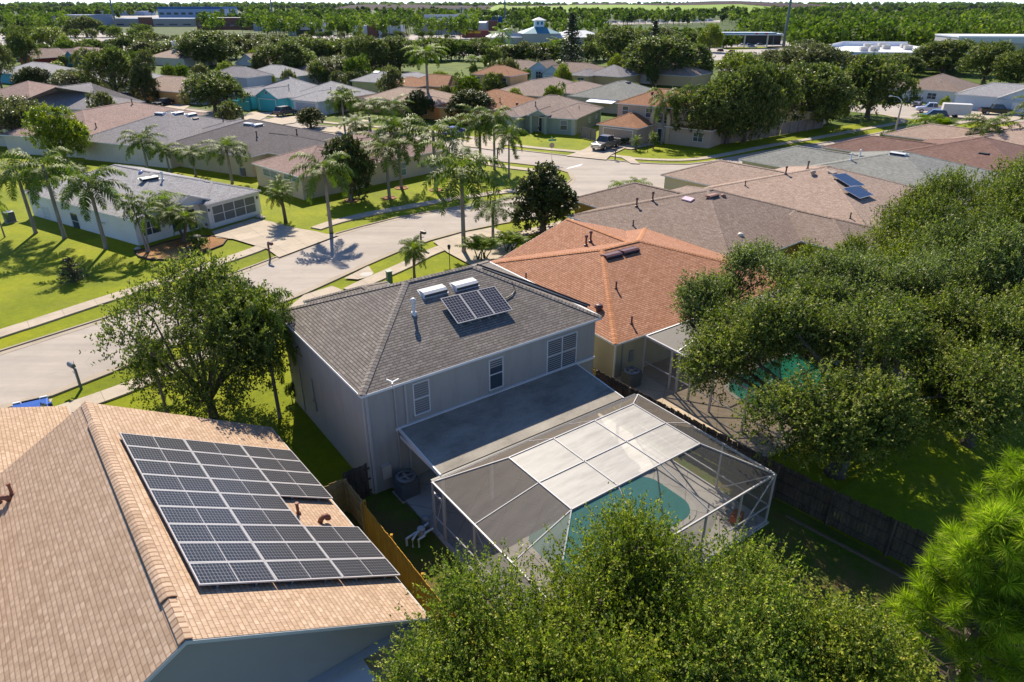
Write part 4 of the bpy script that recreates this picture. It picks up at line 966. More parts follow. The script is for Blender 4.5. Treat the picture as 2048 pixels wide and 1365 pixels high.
H = Q('taupe_roof_house', 'long taupe roof behind the green house', (1081, 193.5), 2.7, 55, [B_(0, 22, 0, 13, 2.7, .36, 'u', 6.5, 6.5, .35), B_(8, 24, -4, 6, 2.7, .3, 'u', None, None, .35), B_(-1, 9, 3, 13, 2.7, .3, 'u', None, None, .35)], S_CRM, SH_TAUPE)
H.vent('box', 1122, 155, DARK, 1.2); H.vent('stack', 1127, 173, DARK)
H = Q('twin_gable_house', 'pale blue house with two white-trimmed gables right of the two-storey peach house', (1124, 148), 2.9, 58, [B_(0, 10, 0, 6.5, 2.9, .6, 'u', 0, 0, .3), B_(2, 10, 5, 12, 3.4, .6, 'u', 0, 0, .3), B_(4, 16, -9, 10, 2.9, .36, 'v', None, None, .35)], S_LBLUE, SH_BROWN)
H.garage(0, 'u0', 1, 5.4, 2.2, m_plain('garage_grey', (.45, .47, .52), .5)); H.window(1, 'u0', 7, 9.5, .4, 2.9, cols=3, rows=3)
H = Q('bluegrey_roof_house', 'peach house with blue-grey roof in front of the great oak', (1228, 154), 2.7, 53, [B_(0, 12, -2, 9, 2.7, .4, 'v', 5.4, 5.4, .35), B_(-3, 7, 6, 12.5, 2.7, .4, 'u', None, None, .35)], S_PEACH, SH_MGREY)
H.window(1, 'u0', 7.5, 9.5, .9, 2.2, cols=2)
H = Q('awning_house', 'house with grey-green roof and small white awning behind the corner house', (1238, 201), 2.7, 53, [B_(0, 16, -3, 12, 2.7, .36, 'u', 7, 6, .35)], S_CRM, SH_GREEN)
b = MB(); b.hexa([(-2.0, .5, 2.1), (.2, .5, 2.45), (.2, 6.5, 2.45), (-2.0, 6.5, 2.1), (-2.0, .5, 2.2), (.2, .5, 2.55), (.2, 6.5, 2.55), (-2.0, 6.5, 2.2)]); H.part('awning', b, WHITE); H.vent('box', 1256, 166, DARK, 1.1)
H = Q('oak_shaded_house', 'pale house half hidden under the great spreading oak', (1328, 150), 2.7, 53, [B_(0, 14, -8, 10, 2.7, .36, 'v', None, None, .35)], S_PEACH, SH_SAND)
H.garage(0, 'u0', 4, 8.5, 2.2)
H = Q('brown_roof_house', 'dark brown roof behind the two-storey peach house', (1075, 142), 2.7, 60, [B_(0, 12, 0, 18, 2.7, .36, 'v', None, None, .35)], S_CRM, SH_BROWN)
H = Q('open_garage_house', 'white house with brown-grey hip roof and open garage on the side street', (1921, 185), 2.7, 48, [B_(0, 19, -.5, 14, 2.7, .36, 'u', 7, 7, .35), B_(-2.5, 6, 9.5, 18, 2.7, .36, 'u', 3, None, .35)], S_WHT, SH_BROWN)
H.garage(1, 'u0', 10.8, 16, 2.3, m_plain('garage_inside_shade', (.03, .03, .03), .9)); H.window(0, 'u0', 4.5, 6.3, .8, 2.1, cols=2); H.window(0, 'v0', 6, 7, .8, 2.1); H.vent('box', 1926, 152, DARK); H.vent('pipe', 1880, 164, VW)  # near-black door panel stands in for the shade inside the open garage
H = Q('white_gable_house', 'white gabled house with pale grey roof at the right edge behind the black pickup', (2016, 199), 2.9, 48, [B_(0, 10, -6, 2, 2.9, .5, 'u', 0, 0, .3), B_(3, 14, -10, 10, 2.9, .4, 'v', 0, None, .3)], S_LBLUE, SH_LGREY)
H.garage(0, 'u0', -5, -1, 2.2)
H = Q('midgrey_roof_house', 'house with mid-grey roof and several white roof vents left of the dark roof house', (335, 298), 2.7, 68, [B_(0, 19, 0, 17, 2.7, .34, 'v', 8.5, 8.5, .35), B_(6, 20, -5, 6, 2.7, .32, 'u', None, None, .35)], S_CRM, SH_MGREY)
for x, y in ((321, 228), (356, 227), (382, 230)): H.vent('box', x, y, VW, 1.3)
H.vent('box', 391, 238, DARK, .8); H.vent('stack', 447, 245, DARK); H.vent('pipe', 430, 232, DARK)
H = Q('rose_roof_house', 'house with rose-brown roof left of the mid-grey roof', (178, 280), 2.7, 75, [B_(0, 26, 0, 16, 2.7, .34, 'u', 8, 8, .35), B_(4, 14, 10, 24, 2.7, .3, 'v', None, None, .35)], S_CRM, SH_PINK)
H.vent('sky', 209, 210, VW, 1.4); H.vent('stack', 265, 209, DARK); H.vent('pipe', 193, 256, DARK, 1.4)
H = Q('edge_sand_roof_house', 'sand coloured roof at the left edge beside a parked white truck', (60, 204), 2.7, 75, [B_(0, 16, 0, 16, 2.7, .36)], S_CRM, SH_PINK)
H = Q('little_grey_roof_house', 'small pale grey roof behind the yellowing tree on the left', (140, 218), 2.7, 75, [B_(0, 12, -6, 14, 2.7, .34)], S_CRM, SH_MGREY)
H = Q('brick_red_wall_house', 'orange walled house with tan roof beside the wooden utility pole', (310, 181), 2.7, 62, [B_(0, 12, -8, 10, 2.7, .4, 'v', 6, 6, .35)], S_ORNG, SH_SAND)
H = Q('yellow_wall_house', 'low pale yellow house behind the oak and the dark SUV', (273, 168), 2.7, 62, [B_(0, 12, -2, 16, 2.7, .34, 'v', 6, 6, .35)], S_YEL, SH_LGREY)
H.window(0, 'u0', 8, 9.2, .9, 2); H.window(0, 'u0', 2, 3.2, .9, 2)
H = Q('teal_wall_house', 'teal walled house with pale roof at the far left', (75, 152), 2.7, 62, [B_(0, 14, 0, 20, 2.7, .36, 'v')], S_BLUE, SH_LGREY)
H = Q('long_grey_roof_house', 'pale grey roof behind the rounded olive tree on the left', (140, 166), 2.7, 62, [B_(0, 22, -2, 12, 2.7, .36, 'u')], S_GRY, SH_MGREY)
H = Q('blue_gable_house', 'blue house with twin gables and tan roof at the far left', (150, 116), 2.9, 60, [B_(0, 10, 0, 7, 2.9, .6, 'u', 0, 0, .3), B_(0, 10, 13, 20, 2.9, .6, 'u', 0, 0, .3), B_(5, 19, -2, 24, 2.9, .36, 'v')], S_BLUE, SH_PINK)
H.window(0, 'u0', 2.4, 4.6, .8, 2.2, cols=2)
H = Q('small_white_house', 'small white gabled house right of the blue house with twin gables', (178, 124), 2.9, 60, [B_(0, 12, 0, 8, 2.9, .6, 'u', 0, 0, .3)], S_WHT, SH_SAND); H.window(0, 'u0', 1.5, 3.5, .8, 2.2, cols=3)
H = Q('red_house', 'dark red gabled house at the far left edge', (66, 118), 2.9, 60, [B_(0, 12, 0, 9, 2.9, .6, 'u', 0, 0, .3), B_(5, 17, 4, 20, 2.9, .4, 'v')], S_RED, SH_SAND)
H = Q('chimney_house', 'tan roof with a white chimney in front of the dense row of trees', (330, 116), 2.7, 60, [B_(0, 14, -10, 10, 2.7, .36, 'v')], S_CRM, SH_SAND)
b = MB(); b.box(6, 2, 3, 7.4, 3.2, 7.3); b.box(5.9, 1.9, 7.3, 7.5, 3.3, 7.45); b.lathe([(.3, 0), (.3, .5)], 6.7, 2.6, 7.45); H.part('chimney', b, WHITE, H.roofo)
H = Q('hidden_roof_house', 'pale house with brown roof half hidden below the row of oaks behind the turquoise house', (640, 150), 2.7, 60, [B_(0, 12, -8, 14, 2.7, .36, 'v')], S_CRM, SH_TAUPE)
H = Q('dark_garage_house', 'house with dark garage door behind the two-storey grey house', (512, 130), 2.7, 60, [B_(0, 12, -2, 10, 2.7, .5, 'u', 0, 0)], S_GRY, SH_SAND); H.garage(0, 'u0', 2, 7, 2.3, DARK)

# ------------------------------------------------------------------ shops, offices and other large buildings
def bl_at(name, label, x0, x1, ybase, depth, h, wall, roofm=None, cat='building', rot=0.0, bands=(), wins=0, par=.5, winz=(1, 2.4)):
    """box building whose camera-facing wall runs between the pixels (x0, ybase) and (x1, ybase)"""
    A = G(x0, ybase); Bp = G(x1, ybase); W_ = (Bp - A).length; th = math.atan2(Bp.y - A.y, Bp.x - A.x) + rot
    t = thing(name, label, cat, (A.x, A.y, 0), th)
    MB().box(0, 0, 0, W_, depth, h - par).build('wall', wall, t)
    r = MB(); r.box(.3, .3, h - par, W_ - .3, depth - .3, h - par + .15); ro = r.build('roof', roofm or VW, t)
    p = MB(); p.box(-.05, -.05, h - par, W_ + .05, .3, h); p.box(-.05, depth - .3, h - par, W_ + .05, depth + .05, h); p.box(-.05, .3, h - par, .3, depth - .3, h); p.box(W_ - .3, .3, h - par, W_ + .05, depth - .3, h)
    p.build('parapet', bands[0] if bands else wall, ro)
    for i in range(wins):
        x = W_ * (i + .5) / wins; f = MB().box(x - W_ / wins * .3, -.06, winz[0], x + W_ / wins * .3, 0, winz[1]).build('window', GLASS, t)
        MB().box(x - W_ / wins * .3, -.12, winz[0] - .2, x + W_ / wins * .3, -.06, winz[0]).build('sill', WHITE, f)
    return t, W_
BW = m_stucco('bldg_white', (.66, .67, .72)); BG = m_stucco('bldg_grey', (.40, .41, .47)); BB = m_stucco('bldg_bluegrey', (.34, .42, .58)); BBR = m_stucco('bldg_brick', (.24, .10, .07)); BBE = m_stucco('bldg_beige', (.42, .36, .32)); BT = m_stucco('bldg_tan', (.48, .42, .32))
BLU = m_plain('blue_band', (.02, .10, .30), .5); ROOFW = m_plain('white_membrane', (.78, .78, .80), .6)
bl_at('warehouse', 'huge pale blue-grey warehouse with dark blue band on the far left horizon', 318, 448, 36, 60, 14.5, BB, None, 'warehouse', bands=(BLU,), wins=9, winz=(4, 7), par=3)
bl_at('warehouse', 'grey sided warehouse with sloping top left of the leaning power pole', 103, 182, 57, 40, 10.5, m_stucco('bldg_slate', (.33, .34, .42)), None, 'warehouse')
t, w_ = bl_at('shopping_centre', 'long low beige shopping centre with white roof edge on the left', 228, 388, 54, 30, 7, BBE, ROOFW, 'shops', bands=(ROOFW,), wins=6)
MB().box(w_ * .33, -1, 0, w_ * .5, 0, 8).build('brick_front', BBR, t)
t, w_ = bl_at('brick_shops', 'brown brick shops with square windows right of the beige shopping centre', 395, 520, 60, 30, 9, BBR, None, 'shops', wins=8, winz=(3, 5.5))
bl_at('brick_block', 'small brown brick block behind the brick shops', 490, 516, 50, 14, 8.5, BBR, None, 'shops')
bl_at('grey_hall', 'low dark grey hall between the brick shops and the white building', 508, 568, 63, 20, 5, BG, None, 'building')
t, w_ = bl_at('white_hall', 'white building with sloping roof and dark openings left of centre', 577, 651, 72, 24, 7.5, BW, None, 'building')
MB().box(w_ * .22, -.1, 0, w_ * .74, 0, 3.6).build('opening', DARK, t); MB().box(w_ * .82, -.1, 0, w_ * .93, 0, 4).build('opening', DARK, t); MB().hexa([(-6, -1, 4.6), (w_, -1, 7.5), (w_, 24, 7.5), (-6, 24, 4.6), (-6, -1, 4.9), (w_ + .5, -1, 7.9), (w_ + .5, 24, 7.9), (-6, 24, 4.9)]).build('sloping_roof', m_plain('brown_edge', (.25, .18, .15)), t)
t, w_ = bl_at('white_office', 'white office building with brown brick centre behind the row of oaks', 706, 803, 76, 18, 7, BW, ROOFW, 'building', wins=7)
MB().box(w_ * .31, -.6, 0, w_ * .53, .1, 7.3).build('brick_front', BBR, t)
t, w_ = bl_at('store', 'wide light grey store with flat white roof in the distance', 828, 972, 70, 55, 7.5, m_stucco('bldg_lightgrey', (.44, .44, .47)), ROOFW, 'store', wins=0)
MB().box(w_ * .03, 53, 7, w_ * .75, 55, 12).build('rear_wall', BG, t)
t, w_ = bl_at('restaurant', 'small red and yellow fronted restaurant in front of the grey store', 924, 976, 76, 12, 4.2, m_stucco('bldg_red', (.3, .08, .07)), None, 'restaurant')
MB().box(-.3, -.3, 2.6, w_ * .72, 0, 3.7).build('yellow_band', m_plain('yellow_band', (.75, .45, .03)), t)
bl_at('brick_annex', 'brown brick annex right of the grey store', 972, 995, 62, 14, 7, BBR, None, 'building')
bl_at('blue_market', 'long white roofed market with blue walls in front of the far woods', 935, 1036, 47, 40, 7, m_stucco('bldg_royal', (.02, .12, .42)), ROOFW, 'building', bands=(ROOFW,))
bl_at('white_roof_shed', 'white roofed shed among trees behind the beige shopping centre', 198, 290, 32, 40, 7, BB, ROOFW, 'building', bands=(ROOFW,))
bl_at('blue_ribbon_building', 'distant long blue building in front of the green hill', 900, 985, 17, 60, 12, BLU, BLU, 'building')
# clubhouse: white roofs, turquoise gable roof and cupola
o = G(1080, 88)
H = House('clubhouse', 'white roofed clubhouse with turquoise roof and little white cupola', (o.x - 8, o.y - 2), 8, [B_(-20, 2, 0, 16, 4.5, .5, 'v', None, None, .4), B_(14, 44, -6, 14, 4.5, .42, 'u', None, None, .4)], m_stucco('club_wall', (.55, .48, .38)), m_plain('metal_white', (.6, .61, .63), .5))
rb, cb_, fb, wb = MB(), MB(), MB(), MB(); B_(-2, 19, -4, 17, 7.0, .52, 'u', None, None, .5).roof(rb, cb_, fb, wb); r_ = rb.build('turquoise_roof', m_plain('metal_turquoise', (.03, .20, .27), .5), H.root); fb.build('fascia', WHITE, r_); wb.build('hall_wall', m_stucco('club_wall', (.55, .48, .38)), H.root)
c_ = MB(); c_.box(6, 4, 10.5, 11, 9, 15.5); cu = H.part('cupola', c_, WHITE); c_ = MB(); c_.face([(5, 3, 15.5), (12, 3, 15.5), (8.5, 6.5, 17.6)]); c_.face([(12, 3, 15.5), (12, 10, 15.5), (8.5, 6.5, 17.6)]); c_.face([(12, 10, 15.5), (5, 10, 15.5), (8.5, 6.5, 17.6)]); c_.face([(5, 10, 15.5), (5, 3, 15.5), (8.5, 6.5, 17.6)]); c_.box(5, 3, 15.3, 12, 10, 15.5); c_.build('cupola_roof', m_plain('metal_white', (.6, .61, .63), .5), cu)
c_ = MB()
for x in (6.8, 9.0): c_.box(x, 3.94, 12.6, x + 1.2, 4, 14.6)
c_.build('shutter', m_plain('metal_turquoise', (.03, .20, .27), .5), cu)
H.root.scale = (1, 1, .74)
# white flat roof with air handlers, right
A = G(1655, 136); t = thing('flat_roof_building', 'beige building with bright white flat roof and rooftop air units on the right', 'building', (A.x, A.y, 0), R(-8))
L_ = 40.0
fp = [(0, 0), (5, 0), (5, -4), (L_, -4), (L_, 44), (16, 44), (0, 16)]
MB().prism(fp, 0, 4.6).build('wall', BT, t)
ro = MB().prism(fp, 4.6, 4.75).build('roof', ROOFW, t)
pb = MB()
for a, b_ in zip(fp, fp[1:] + fp[:1]): pb.beam(a + (4.9,), b_ + (4.9,), .35, .8)
pb.beam((16, 44, 5.4), (L_, 44, 5.4), .4, 2.0); pb.beam((0, 16, 5.0), (16, 44, 5.6), .4, 1.4); pb.build('parapet', ROOFW, ro)
for x, y in ((12, 8), (15.5, 8.5), (20, 30), (24, 22), (27, 36), (30, 18), (33, 30), (35, 10), (19, 18)):
    MB().box(x, y, 4.75, x + 2.6, y + 2.0, 6.2).build('air_handler', m_plain('hvac', (.5, .47, .43), .5), ro)
# hotel, right edge
A = G(1905, 128); t = thing('hotel', 'beige hotel block with white top at the right edge behind the trees', 'hotel', (A.x, A.y, 0), R(-6), None, (1, 1, .72))
MB().box(0, 0, 0, 70, 18, 9.6).build('wall', BT, t); MB().box(-.4, -.4, 9.6, 70.4, 18.4, 12.2).build('upper_band', m_stucco('bldg_pale', (.58, .56, .52)), t); MB().box(-.6, -.6, 12.2, 70.6, 18.6, 12.9).build('roof', ROOFW, t)
for i in range(14):
    for z in (3.4, 6.8): MB().box(3 + i * 4.8, -.08, z, 4.6 + i * 4.8, 0, z + 1.7).build('window', m_plain('teal_glass', (.1, .3, .3), .2), t)
# petrol station canopies
A = G(1436, 97); t = thing('canopy', 'long flat service station canopy with thin blue and white edge', 'canopy', (A.x, A.y, 0), R(-4))
MB().box(0, 0, 6, 27, 9, 7).build('deck', m_plain('canopy_white', (.6, .66, .7), .4), t); MB().box(-.1, -.1, 6.5, 27.1, -.01, 6.85).build('edge_band', m_plain('canopy_blue', (.04, .25, .4), .4), t)
for x in (3, 13, 24): MB().box(x, 4, 0, x + .6, 4.6, 6).build('post', WHITE, t)
for x in (1, 17, 21.5): MB().box(x, -.2, 6.3, x + 1.2, -.11, 7).build('red_mark', m_plain('canopy_red', (.5, .02, .03), .4), t)
A = G(1442, 94); t = thing('shop', 'low dark fronted service station shop behind the canopy', 'shop', (A.x + 3, A.y + 22, 0), R(-4)); MB().box(0, 0, 0, 34, 12, 4.5).build('wall', DARK, t); MB().box(-.5, -1, 4.5, 34.5, 12.5, 5.3).build('roof', m_plain('canopy_white', (.6, .66, .7), .4), t)
for x, y, l in ((33, 52, 'white pavilion tent on the left behind the trees'), (123, 50, 'white pavilion tent in front of the grey sided warehouse')):
    A = G(x, y + 9); t = thing('pavilion', l, 'pavilion', (A.x, A.y, 0)); c_ = MB()
    for k in range(4):
        a = [(-6, -6), (6, -6), (6, 6), (-6, 6)]; c_.face([a[k] + (3.4,), a[(k + 1) % 4] + (3.4,), (0, 0, 6)])
    c_.build('roof', ROOFW, t)
    for a in ((-5.5, -5.5), (5.5, -5.5), (5.5, 5.5), (-5.5, 5.5)): MB().box(a[0] - .15, a[1] - .15, 0, a[0] + .15, a[1] + .15, 3.4).build('post', WHITE, t)
# water tower far off
A = G(401, 14.5); k = A.length / 1365
t = thing('water_tower', 'tiny grey water tower on the far horizon at the left', 'water tower', (A.x * .35, A.y * .35, 0)); s_ = .35
zt = 20 + (6 - 1) * k * s_
MB().lathe([(k * s_ * .5, 0), (k * s_ * .5, zt - k * s_ * 3)], n=8).build('column', GREYM, t); MB().lathe([(.1, -k * s_ * 2.6), (k * s_ * 2, -k * s_ * 1.6), (k * s_ * 2.4, -k * s_ * .5), (k * s_ * 1.6, k * s_ * .9), (.1, k * s_ * 1.4)], 0, 0, zt, 14).build('tank', GREYM, t, smooth=True)
# steel power poles
STEEL = m_plain('pole_steel', (.13, .16, .17), .6, .3)
tops = []
for px, py, r_, lab, arms in ((237, 73, .75, 'tall leaning steel power pole on the left side', 1), (549, 58, .75, 'tall steel power pole left of centre behind the grey hall', 1), (1010, 58, .8, 'tall steel power pole behind the far palm at the centre', 0), (1566, 97, .75, 'tall steel power pole on the right near the flags', 0)):
    A = G(px, py); t = thing('power_pole', lab, 'power pole', (A.x, A.y, 0), group='steel transmission poles')
    MB().lathe([(r_, 0), (r_ * .55, 33), (r_ * .3, 44)], n=10).build('pole', STEEL, t)
    tops.append(Vector((A.x, A.y, 0)))
    for z in (26, 30, 34):
        MB().beam((0, 0, z), (2.6, .5, z + .6), .22).build('arm', STEEL, t)
# concrete distribution poles and street lights of the main road
for px, py, h, lab in ((922, 62, 17, 'pale concrete pole with a crossbar standing by the store'), (929, 64, 17.5, 'second pale concrete pole standing right of the crossbar pole by the store')):
    A = G(px, py + 8); t = thing('utility_pole', lab, 'utility pole', (A.x, A.y, 0)); MB().lathe([(.45, 0), (.3, h)], n=8).build('pole', m_plain('pole_concrete', (.42, .42, .4)), t); MB().beam((-9, 0, h - 1), (3, 0, h - .7), .2).build('crossarm', m_plain('pole_concrete', (.42, .42, .4)), t)

# ------------------------------------------------------------------ trees and palms
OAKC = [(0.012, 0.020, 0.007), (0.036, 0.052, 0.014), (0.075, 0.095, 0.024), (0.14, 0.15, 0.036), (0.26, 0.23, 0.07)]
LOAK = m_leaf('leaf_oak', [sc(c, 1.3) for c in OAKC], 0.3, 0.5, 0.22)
LOAKN = m_leaf('leaf_oak_bright', [(0.0272, 0.0393, 0.0068), (0.0714, 0.0982, 0.0127), (0.1428, 0.1785, 0.0179), (0.2414, 0.2624, 0.0272), (0.4020, 0.3749, 0.0536)], 0.3, 0.5, 0.22)
LOAKN2 = m_leaf('leaf_oak_olive', [(0.0230, 0.0328, 0.0086), (0.0576, 0.0794, 0.0166), (0.1152, 0.1442, 0.0274), (0.2088, 0.2213, 0.0418), (0.3550, 0.3320, 0.0835)], 0.3, 0.5, 0.22)  # olive leaf tint for some of the near oaks
LOAKN3 = m_leaf('leaf_oak_grey', [(0.0217, 0.0318, 0.0119), (0.0567, 0.0786, 0.0238), (0.1176, 0.1459, 0.0413), (0.2058, 0.2276, 0.0735), (0.3724, 0.3704, 0.1470)], 0.3, 0.5, 0.22)
LOAKN4 = m_leaf('leaf_oak_fresh', [(0.0205, 0.0382, 0.0082), (0.0615, 0.0956, 0.0148), (0.1337, 0.1791, 0.0221), (0.2460, 0.2712, 0.0303), (0.4608, 0.4563, 0.0820)], 0.3, 0.5, 0.22)
LOLIVE = m_leaf('leaf_olive', [(0.03, 0.035, 0.015), (0.07, 0.075, 0.03), (0.11, 0.115, 0.045), (0.16, 0.155, 0.06), (0.22, 0.19, 0.07)])
LYEL = m_leaf('leaf_yellowgreen', [(0.04, 0.06, 0.005), (0.10, 0.14, 0.008), (0.17, 0.21, 0.010), (0.26, 0.27, 0.015), (0.36, 0.30, 0.02)])
LMAG = m_leaf('leaf_magnolia', [(0.0136, 0.0247, 0.0068), (0.0298, 0.0519, 0.0110), (0.0544, 0.0816, 0.0161), (0.1088, 0.1020, 0.0272), (0.2312, 0.1496, 0.0544)], 0.14, 0.5, 0.3)
LPINE = m_leaf('leaf_pine', [(0.0625, 0.1000, 0.0100), (0.1500, 0.2125, 0.0150), (0.2750, 0.3500, 0.0225), (0.5000, 0.5250, 0.0625)], 0.4, 0.6, 0.2)
LNOR = m_leaf('leaf_norfolk', [(0.008, 0.018, 0.008), (0.018, 0.034, 0.012), (0.03, 0.05, 0.016), (0.05, 0.07, 0.02)], 0.15)
LPALM = m_leaf('leaf_palm', [(0.0225, 0.0450, 0.0060), (0.0525, 0.0863, 0.0105), (0.0975, 0.1350, 0.0165), (0.1800, 0.2025, 0.0300), (0.3150, 0.3000, 0.0900)], 0.35, 0.55, 0.25)
LPALMY = m_leaf('leaf_palm_yellow', [(0.0425, 0.0765, 0.0051), (0.1020, 0.1530, 0.0085), (0.1700, 0.2210, 0.0102), (0.2550, 0.2720, 0.0170)], 0.4, 0.55, 0.2)
LWOOD = m_leaf('leaf_woods', [(0.016, 0.032, 0.006), (0.05, 0.085, 0.010), (0.11, 0.16, 0.016), (0.20, 0.245, 0.025), (0.32, 0.32, 0.05)], 0.25, 0.7, 0.15)

def unit(a): return a / (np.linalg.norm(a, axis=1, keepdims=True) + 1e-9)
def rdir(rs, n): return unit(rs.normal(size=(n, 3)))
def leaves(Cn, D, Nn, L, W_):
    """diamond leaves: centres, long axis, normal, length, width -> verts, faces"""
    S = unit(np.cross(D, Nn)); L = np.asarray(L).reshape(-1, 1) / 2; W_ = np.asarray(W_).reshape(-1, 1) / 2
    V = np.stack([Cn - D * L, Cn + S * W_, Cn + D * L, Cn - S * W_], 1).reshape(-1, 3)
    return V, np.arange(len(V)).reshape(-1, 4)
def crown(seed, Rr, H0, H1, nlobe, ncl, nsh, nlf, ls, lobe=(0.38, 0.6), spread=0.62, m=None, shoot=0.9, flat=1.0, top=0.25, gaps=0.0):
    """broad-leaved crown between heights H0 and H1, radius Rr: lobes -> clumps -> shoots -> leaves"""
    rs = np.random.RandomState(seed)
    zc = (H0 + H1) / 2; hz = (H1 - H0) / 2
    d = rdir(rs, nlobe); d[:, 2] = d[:, 2] * 0.8 + top; d = unit(d)
    lr = rs.uniform(lobe[0], lobe[1], nlobe) * min(Rr, hz * 1.25)
    lc = np.zeros((nlobe, 3)); kx = np.maximum(Rr - lr, 0.1); kz = np.maximum(hz - lr * 0.85, 0.05)
    q = rs.uniform(0.55, 1.0, nlobe)
    lc[:, 0] = d[:, 0] * kx * q; lc[:, 1] = d[:, 1] * kx * q; lc[:, 2] = zc + d[:, 2] * kz * rs.uniform(0.6, 1, nlobe)
    li = rs.choice(nlobe, ncl, p=(lr ** 2) / (lr ** 2).sum())
    dd = rdir(rs, ncl); out = unit(lc[li] - np.array([[0, 0, zc - hz * .3]])); dd = unit(dd + out * 0.55 + np.array([[0, 0, 0.25]]))
    rad = lr[li] * np.where(rs.rand(ncl) < 0.8, rs.uniform(0.78, 1.04, ncl), rs.uniform(0.3, 0.8, ncl))
    cp = lc[li] + dd * rad[:, None] * np.array([[1, 1, 0.85 * flat]])
    if gaps:
        g = np.sin(cp[:, 0] * 1.3 + seed) * np.sin(cp[:, 1] * 1.7 + 2 * seed) * np.sin(cp[:, 2] * 1.9 + 1); keep = g < gaps; cp = cp[keep]; dd = dd[keep]; ncl = len(cp)
    ctint = rs.normal(0.45, 0.24, ncl)
    # shoots
    ns = ncl * nsh; ci = np.repeat(np.arange(ncl), nsh)
    sd = unit(dd[ci] * 0.7 + rdir(rs, ns) * 0.75 + np.array([[0, 0, 0.35]]))
    sl_ = rs.uniform(0.5, 1.2, ns) * shoot
    so_ = cp[ci] + rdir(rs, ns) * shoot * 0.2
    nl = ns * nlf; si = np.repeat(np.arange(ns), nlf)
    t = rs.uniform(0, 1, nl) ** 0.8
    side = rdir(rs, nl)
    c = so_[si] + sd[si] * (sl_[si] * t)[:, None] + side * (ls * rs.uniform(0.2, 0.85, nl) * (1.25 - 0.6 * t))[:, None]
    D = unit(sd[si] * 0.5 + side); Nn = unit(rdir(rs, nl) + np.array([[0, 0, 0.9]]) + sd[si] * .4)
    V, F = leaves(c, D, Nn, ls * rs.uniform(0.8, 1.35, nl), ls * rs.uniform(0.45, 0.7, nl))
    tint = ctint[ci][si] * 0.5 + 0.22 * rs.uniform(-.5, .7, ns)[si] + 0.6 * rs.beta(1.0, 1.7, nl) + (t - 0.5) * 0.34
    kr = Rr / np.percentile(np.hypot(V[:, 0], V[:, 1]), 98.5); zt = np.percentile(V[:, 2], 99.7); zb = np.percentile(V[:, 2], .5); kz_ = (H1 - H0) / (zt - zb)
    for A_ in (V, lc, cp): A_[:, :2] *= kr; A_[:, 2] = H0 + (A_[:, 2] - zb) * kz_
    return npmesh('crown', V, F, tint, m or LOAK), lc, cp
def trunk(seed, r, H0, lc, cp, lean=0.0, ntw=40, m=None, fork=0.35, tw=0.035):
    rs = random.Random(seed); b = MB(); zf = max(1.2, H0 * fork + .6)
    b.tube([(0, 0, -.1), (r * .1, 0, .25), (lean * .5, 0, zf * .55), (lean, 0, zf)], [r * 1.35, r * 1.05, r * .92, r * .85], 9)
    base = Vector((lean, 0, zf - .05)); lc = [c for c in lc if c[2] > zf * .8][:16]
    for c in lc:
        c = Vector(c); mid = base.lerp(c, .5) + Vector((rs.uniform(-.3, .3), rs.uniform(-.3, .3), rs.uniform(-.1, .35) * (c - base).length * .5))
        b.tube([base, base.lerp(mid, .5) + Vector((0, 0, .1)), mid, c], [r * .5, r * .4, r * .3, r * .15], 6, False)
    for i in range(ntw):
        p = Vector(cp[rs.randrange(len(cp))]); c = min((Vector(x) for x in lc), key=lambda x: (x - p).length)
        b.tube([c, c.lerp(p, .5) + Vector((rs.uniform(-.2, .2), rs.uniform(-.2, .2), .1)), p], [tw * 1.6, tw, tw * .4], 4, False)
    me = bpy.data.meshes.new('trunk'); me.from_pydata(b.v, [], b.f); me.polygons.foreach_set('use_smooth', [True] * len(me.polygons)); me.materials.append(m or BARK); return me
def solve(bx, by, ty, hw):
    """base pixel, top pixel row, half width in pixels -> position, height, radius"""
    P = G(bx, by); lo, hi = 0.3, 40
    for _ in range(40):
        z = (lo + hi) / 2
        if proj((P.x, P.y, z))[1] > ty: lo = z
        else: hi = z
    d = proj((P.x, P.y, z * .6))[2]
    return P, z, hw * d / FPX
KIND = {}
def kind(name, R0, H0, H1, me_crown, me_trunk): KIND[name] = (R0, H1, me_crown, me_trunk)
def mk(name, R0, H0, H1, seed, trr=.25, tm=None, lean=0, ntw=40, **kw):
    me, lc, cp = crown(seed, R0, H0, H1, **kw); kind(name, R0, H0, H1, me, trunk(seed, trr, H0, lc, cp, lean, ntw, tm))
# kinds for the middle distance
for i in range(3): mk('oak%d' % i, 4, 1.0, 7, 11 + i, nlobe=26, ncl=1000, lobe=(.25, .45), nsh=3, nlf=9, ls=.2, shoot=.55, m=LOAK, ntw=30)
for i in range(2): mk('olive%d' % i, 4, .9, 7, 31 + i, nlobe=26, ncl=1000, lobe=(.25, .45), nsh=3, nlf=9, ls=.18, shoot=.55, m=LOLIVE, ntw=30)
mk('yellow0', 3, 1.0, 5.5, 41, nlobe=12, ncl=700, nsh=3, nlf=9, ls=.17, shoot=.5, m=LYEL, ntw=20)
mk('mag0', 2.4, .5, 7, 51, nlobe=16, ncl=700, nsh=3, nlf=8, ls=.2, shoot=.4, m=LMAG, lobe=(.4, .6), ntw=20)
mk('mag1', 2.6, .6, 6, 52, nlobe=14, ncl=700, nsh=3, nlf=8, ls=.2, shoot=.4, m=LMAG, lobe=(.4, .6), ntw=20)
for i in range(3): mk('far%d' % i, 4.5, .9, 8.5, 61 + i, nlobe=13, ncl=420, nsh=2, nlf=7, ls=.42, shoot=.6, m=(LOAK, LOLIVE, LWOOD)[i], ntw=8)
mk('bush0', 1.2, .1, 1.6, 71, nlobe=7, ncl=120, nsh=2, nlf=7, ls=.16, shoot=.25, m=LOAK, trr=.06, ntw=6)
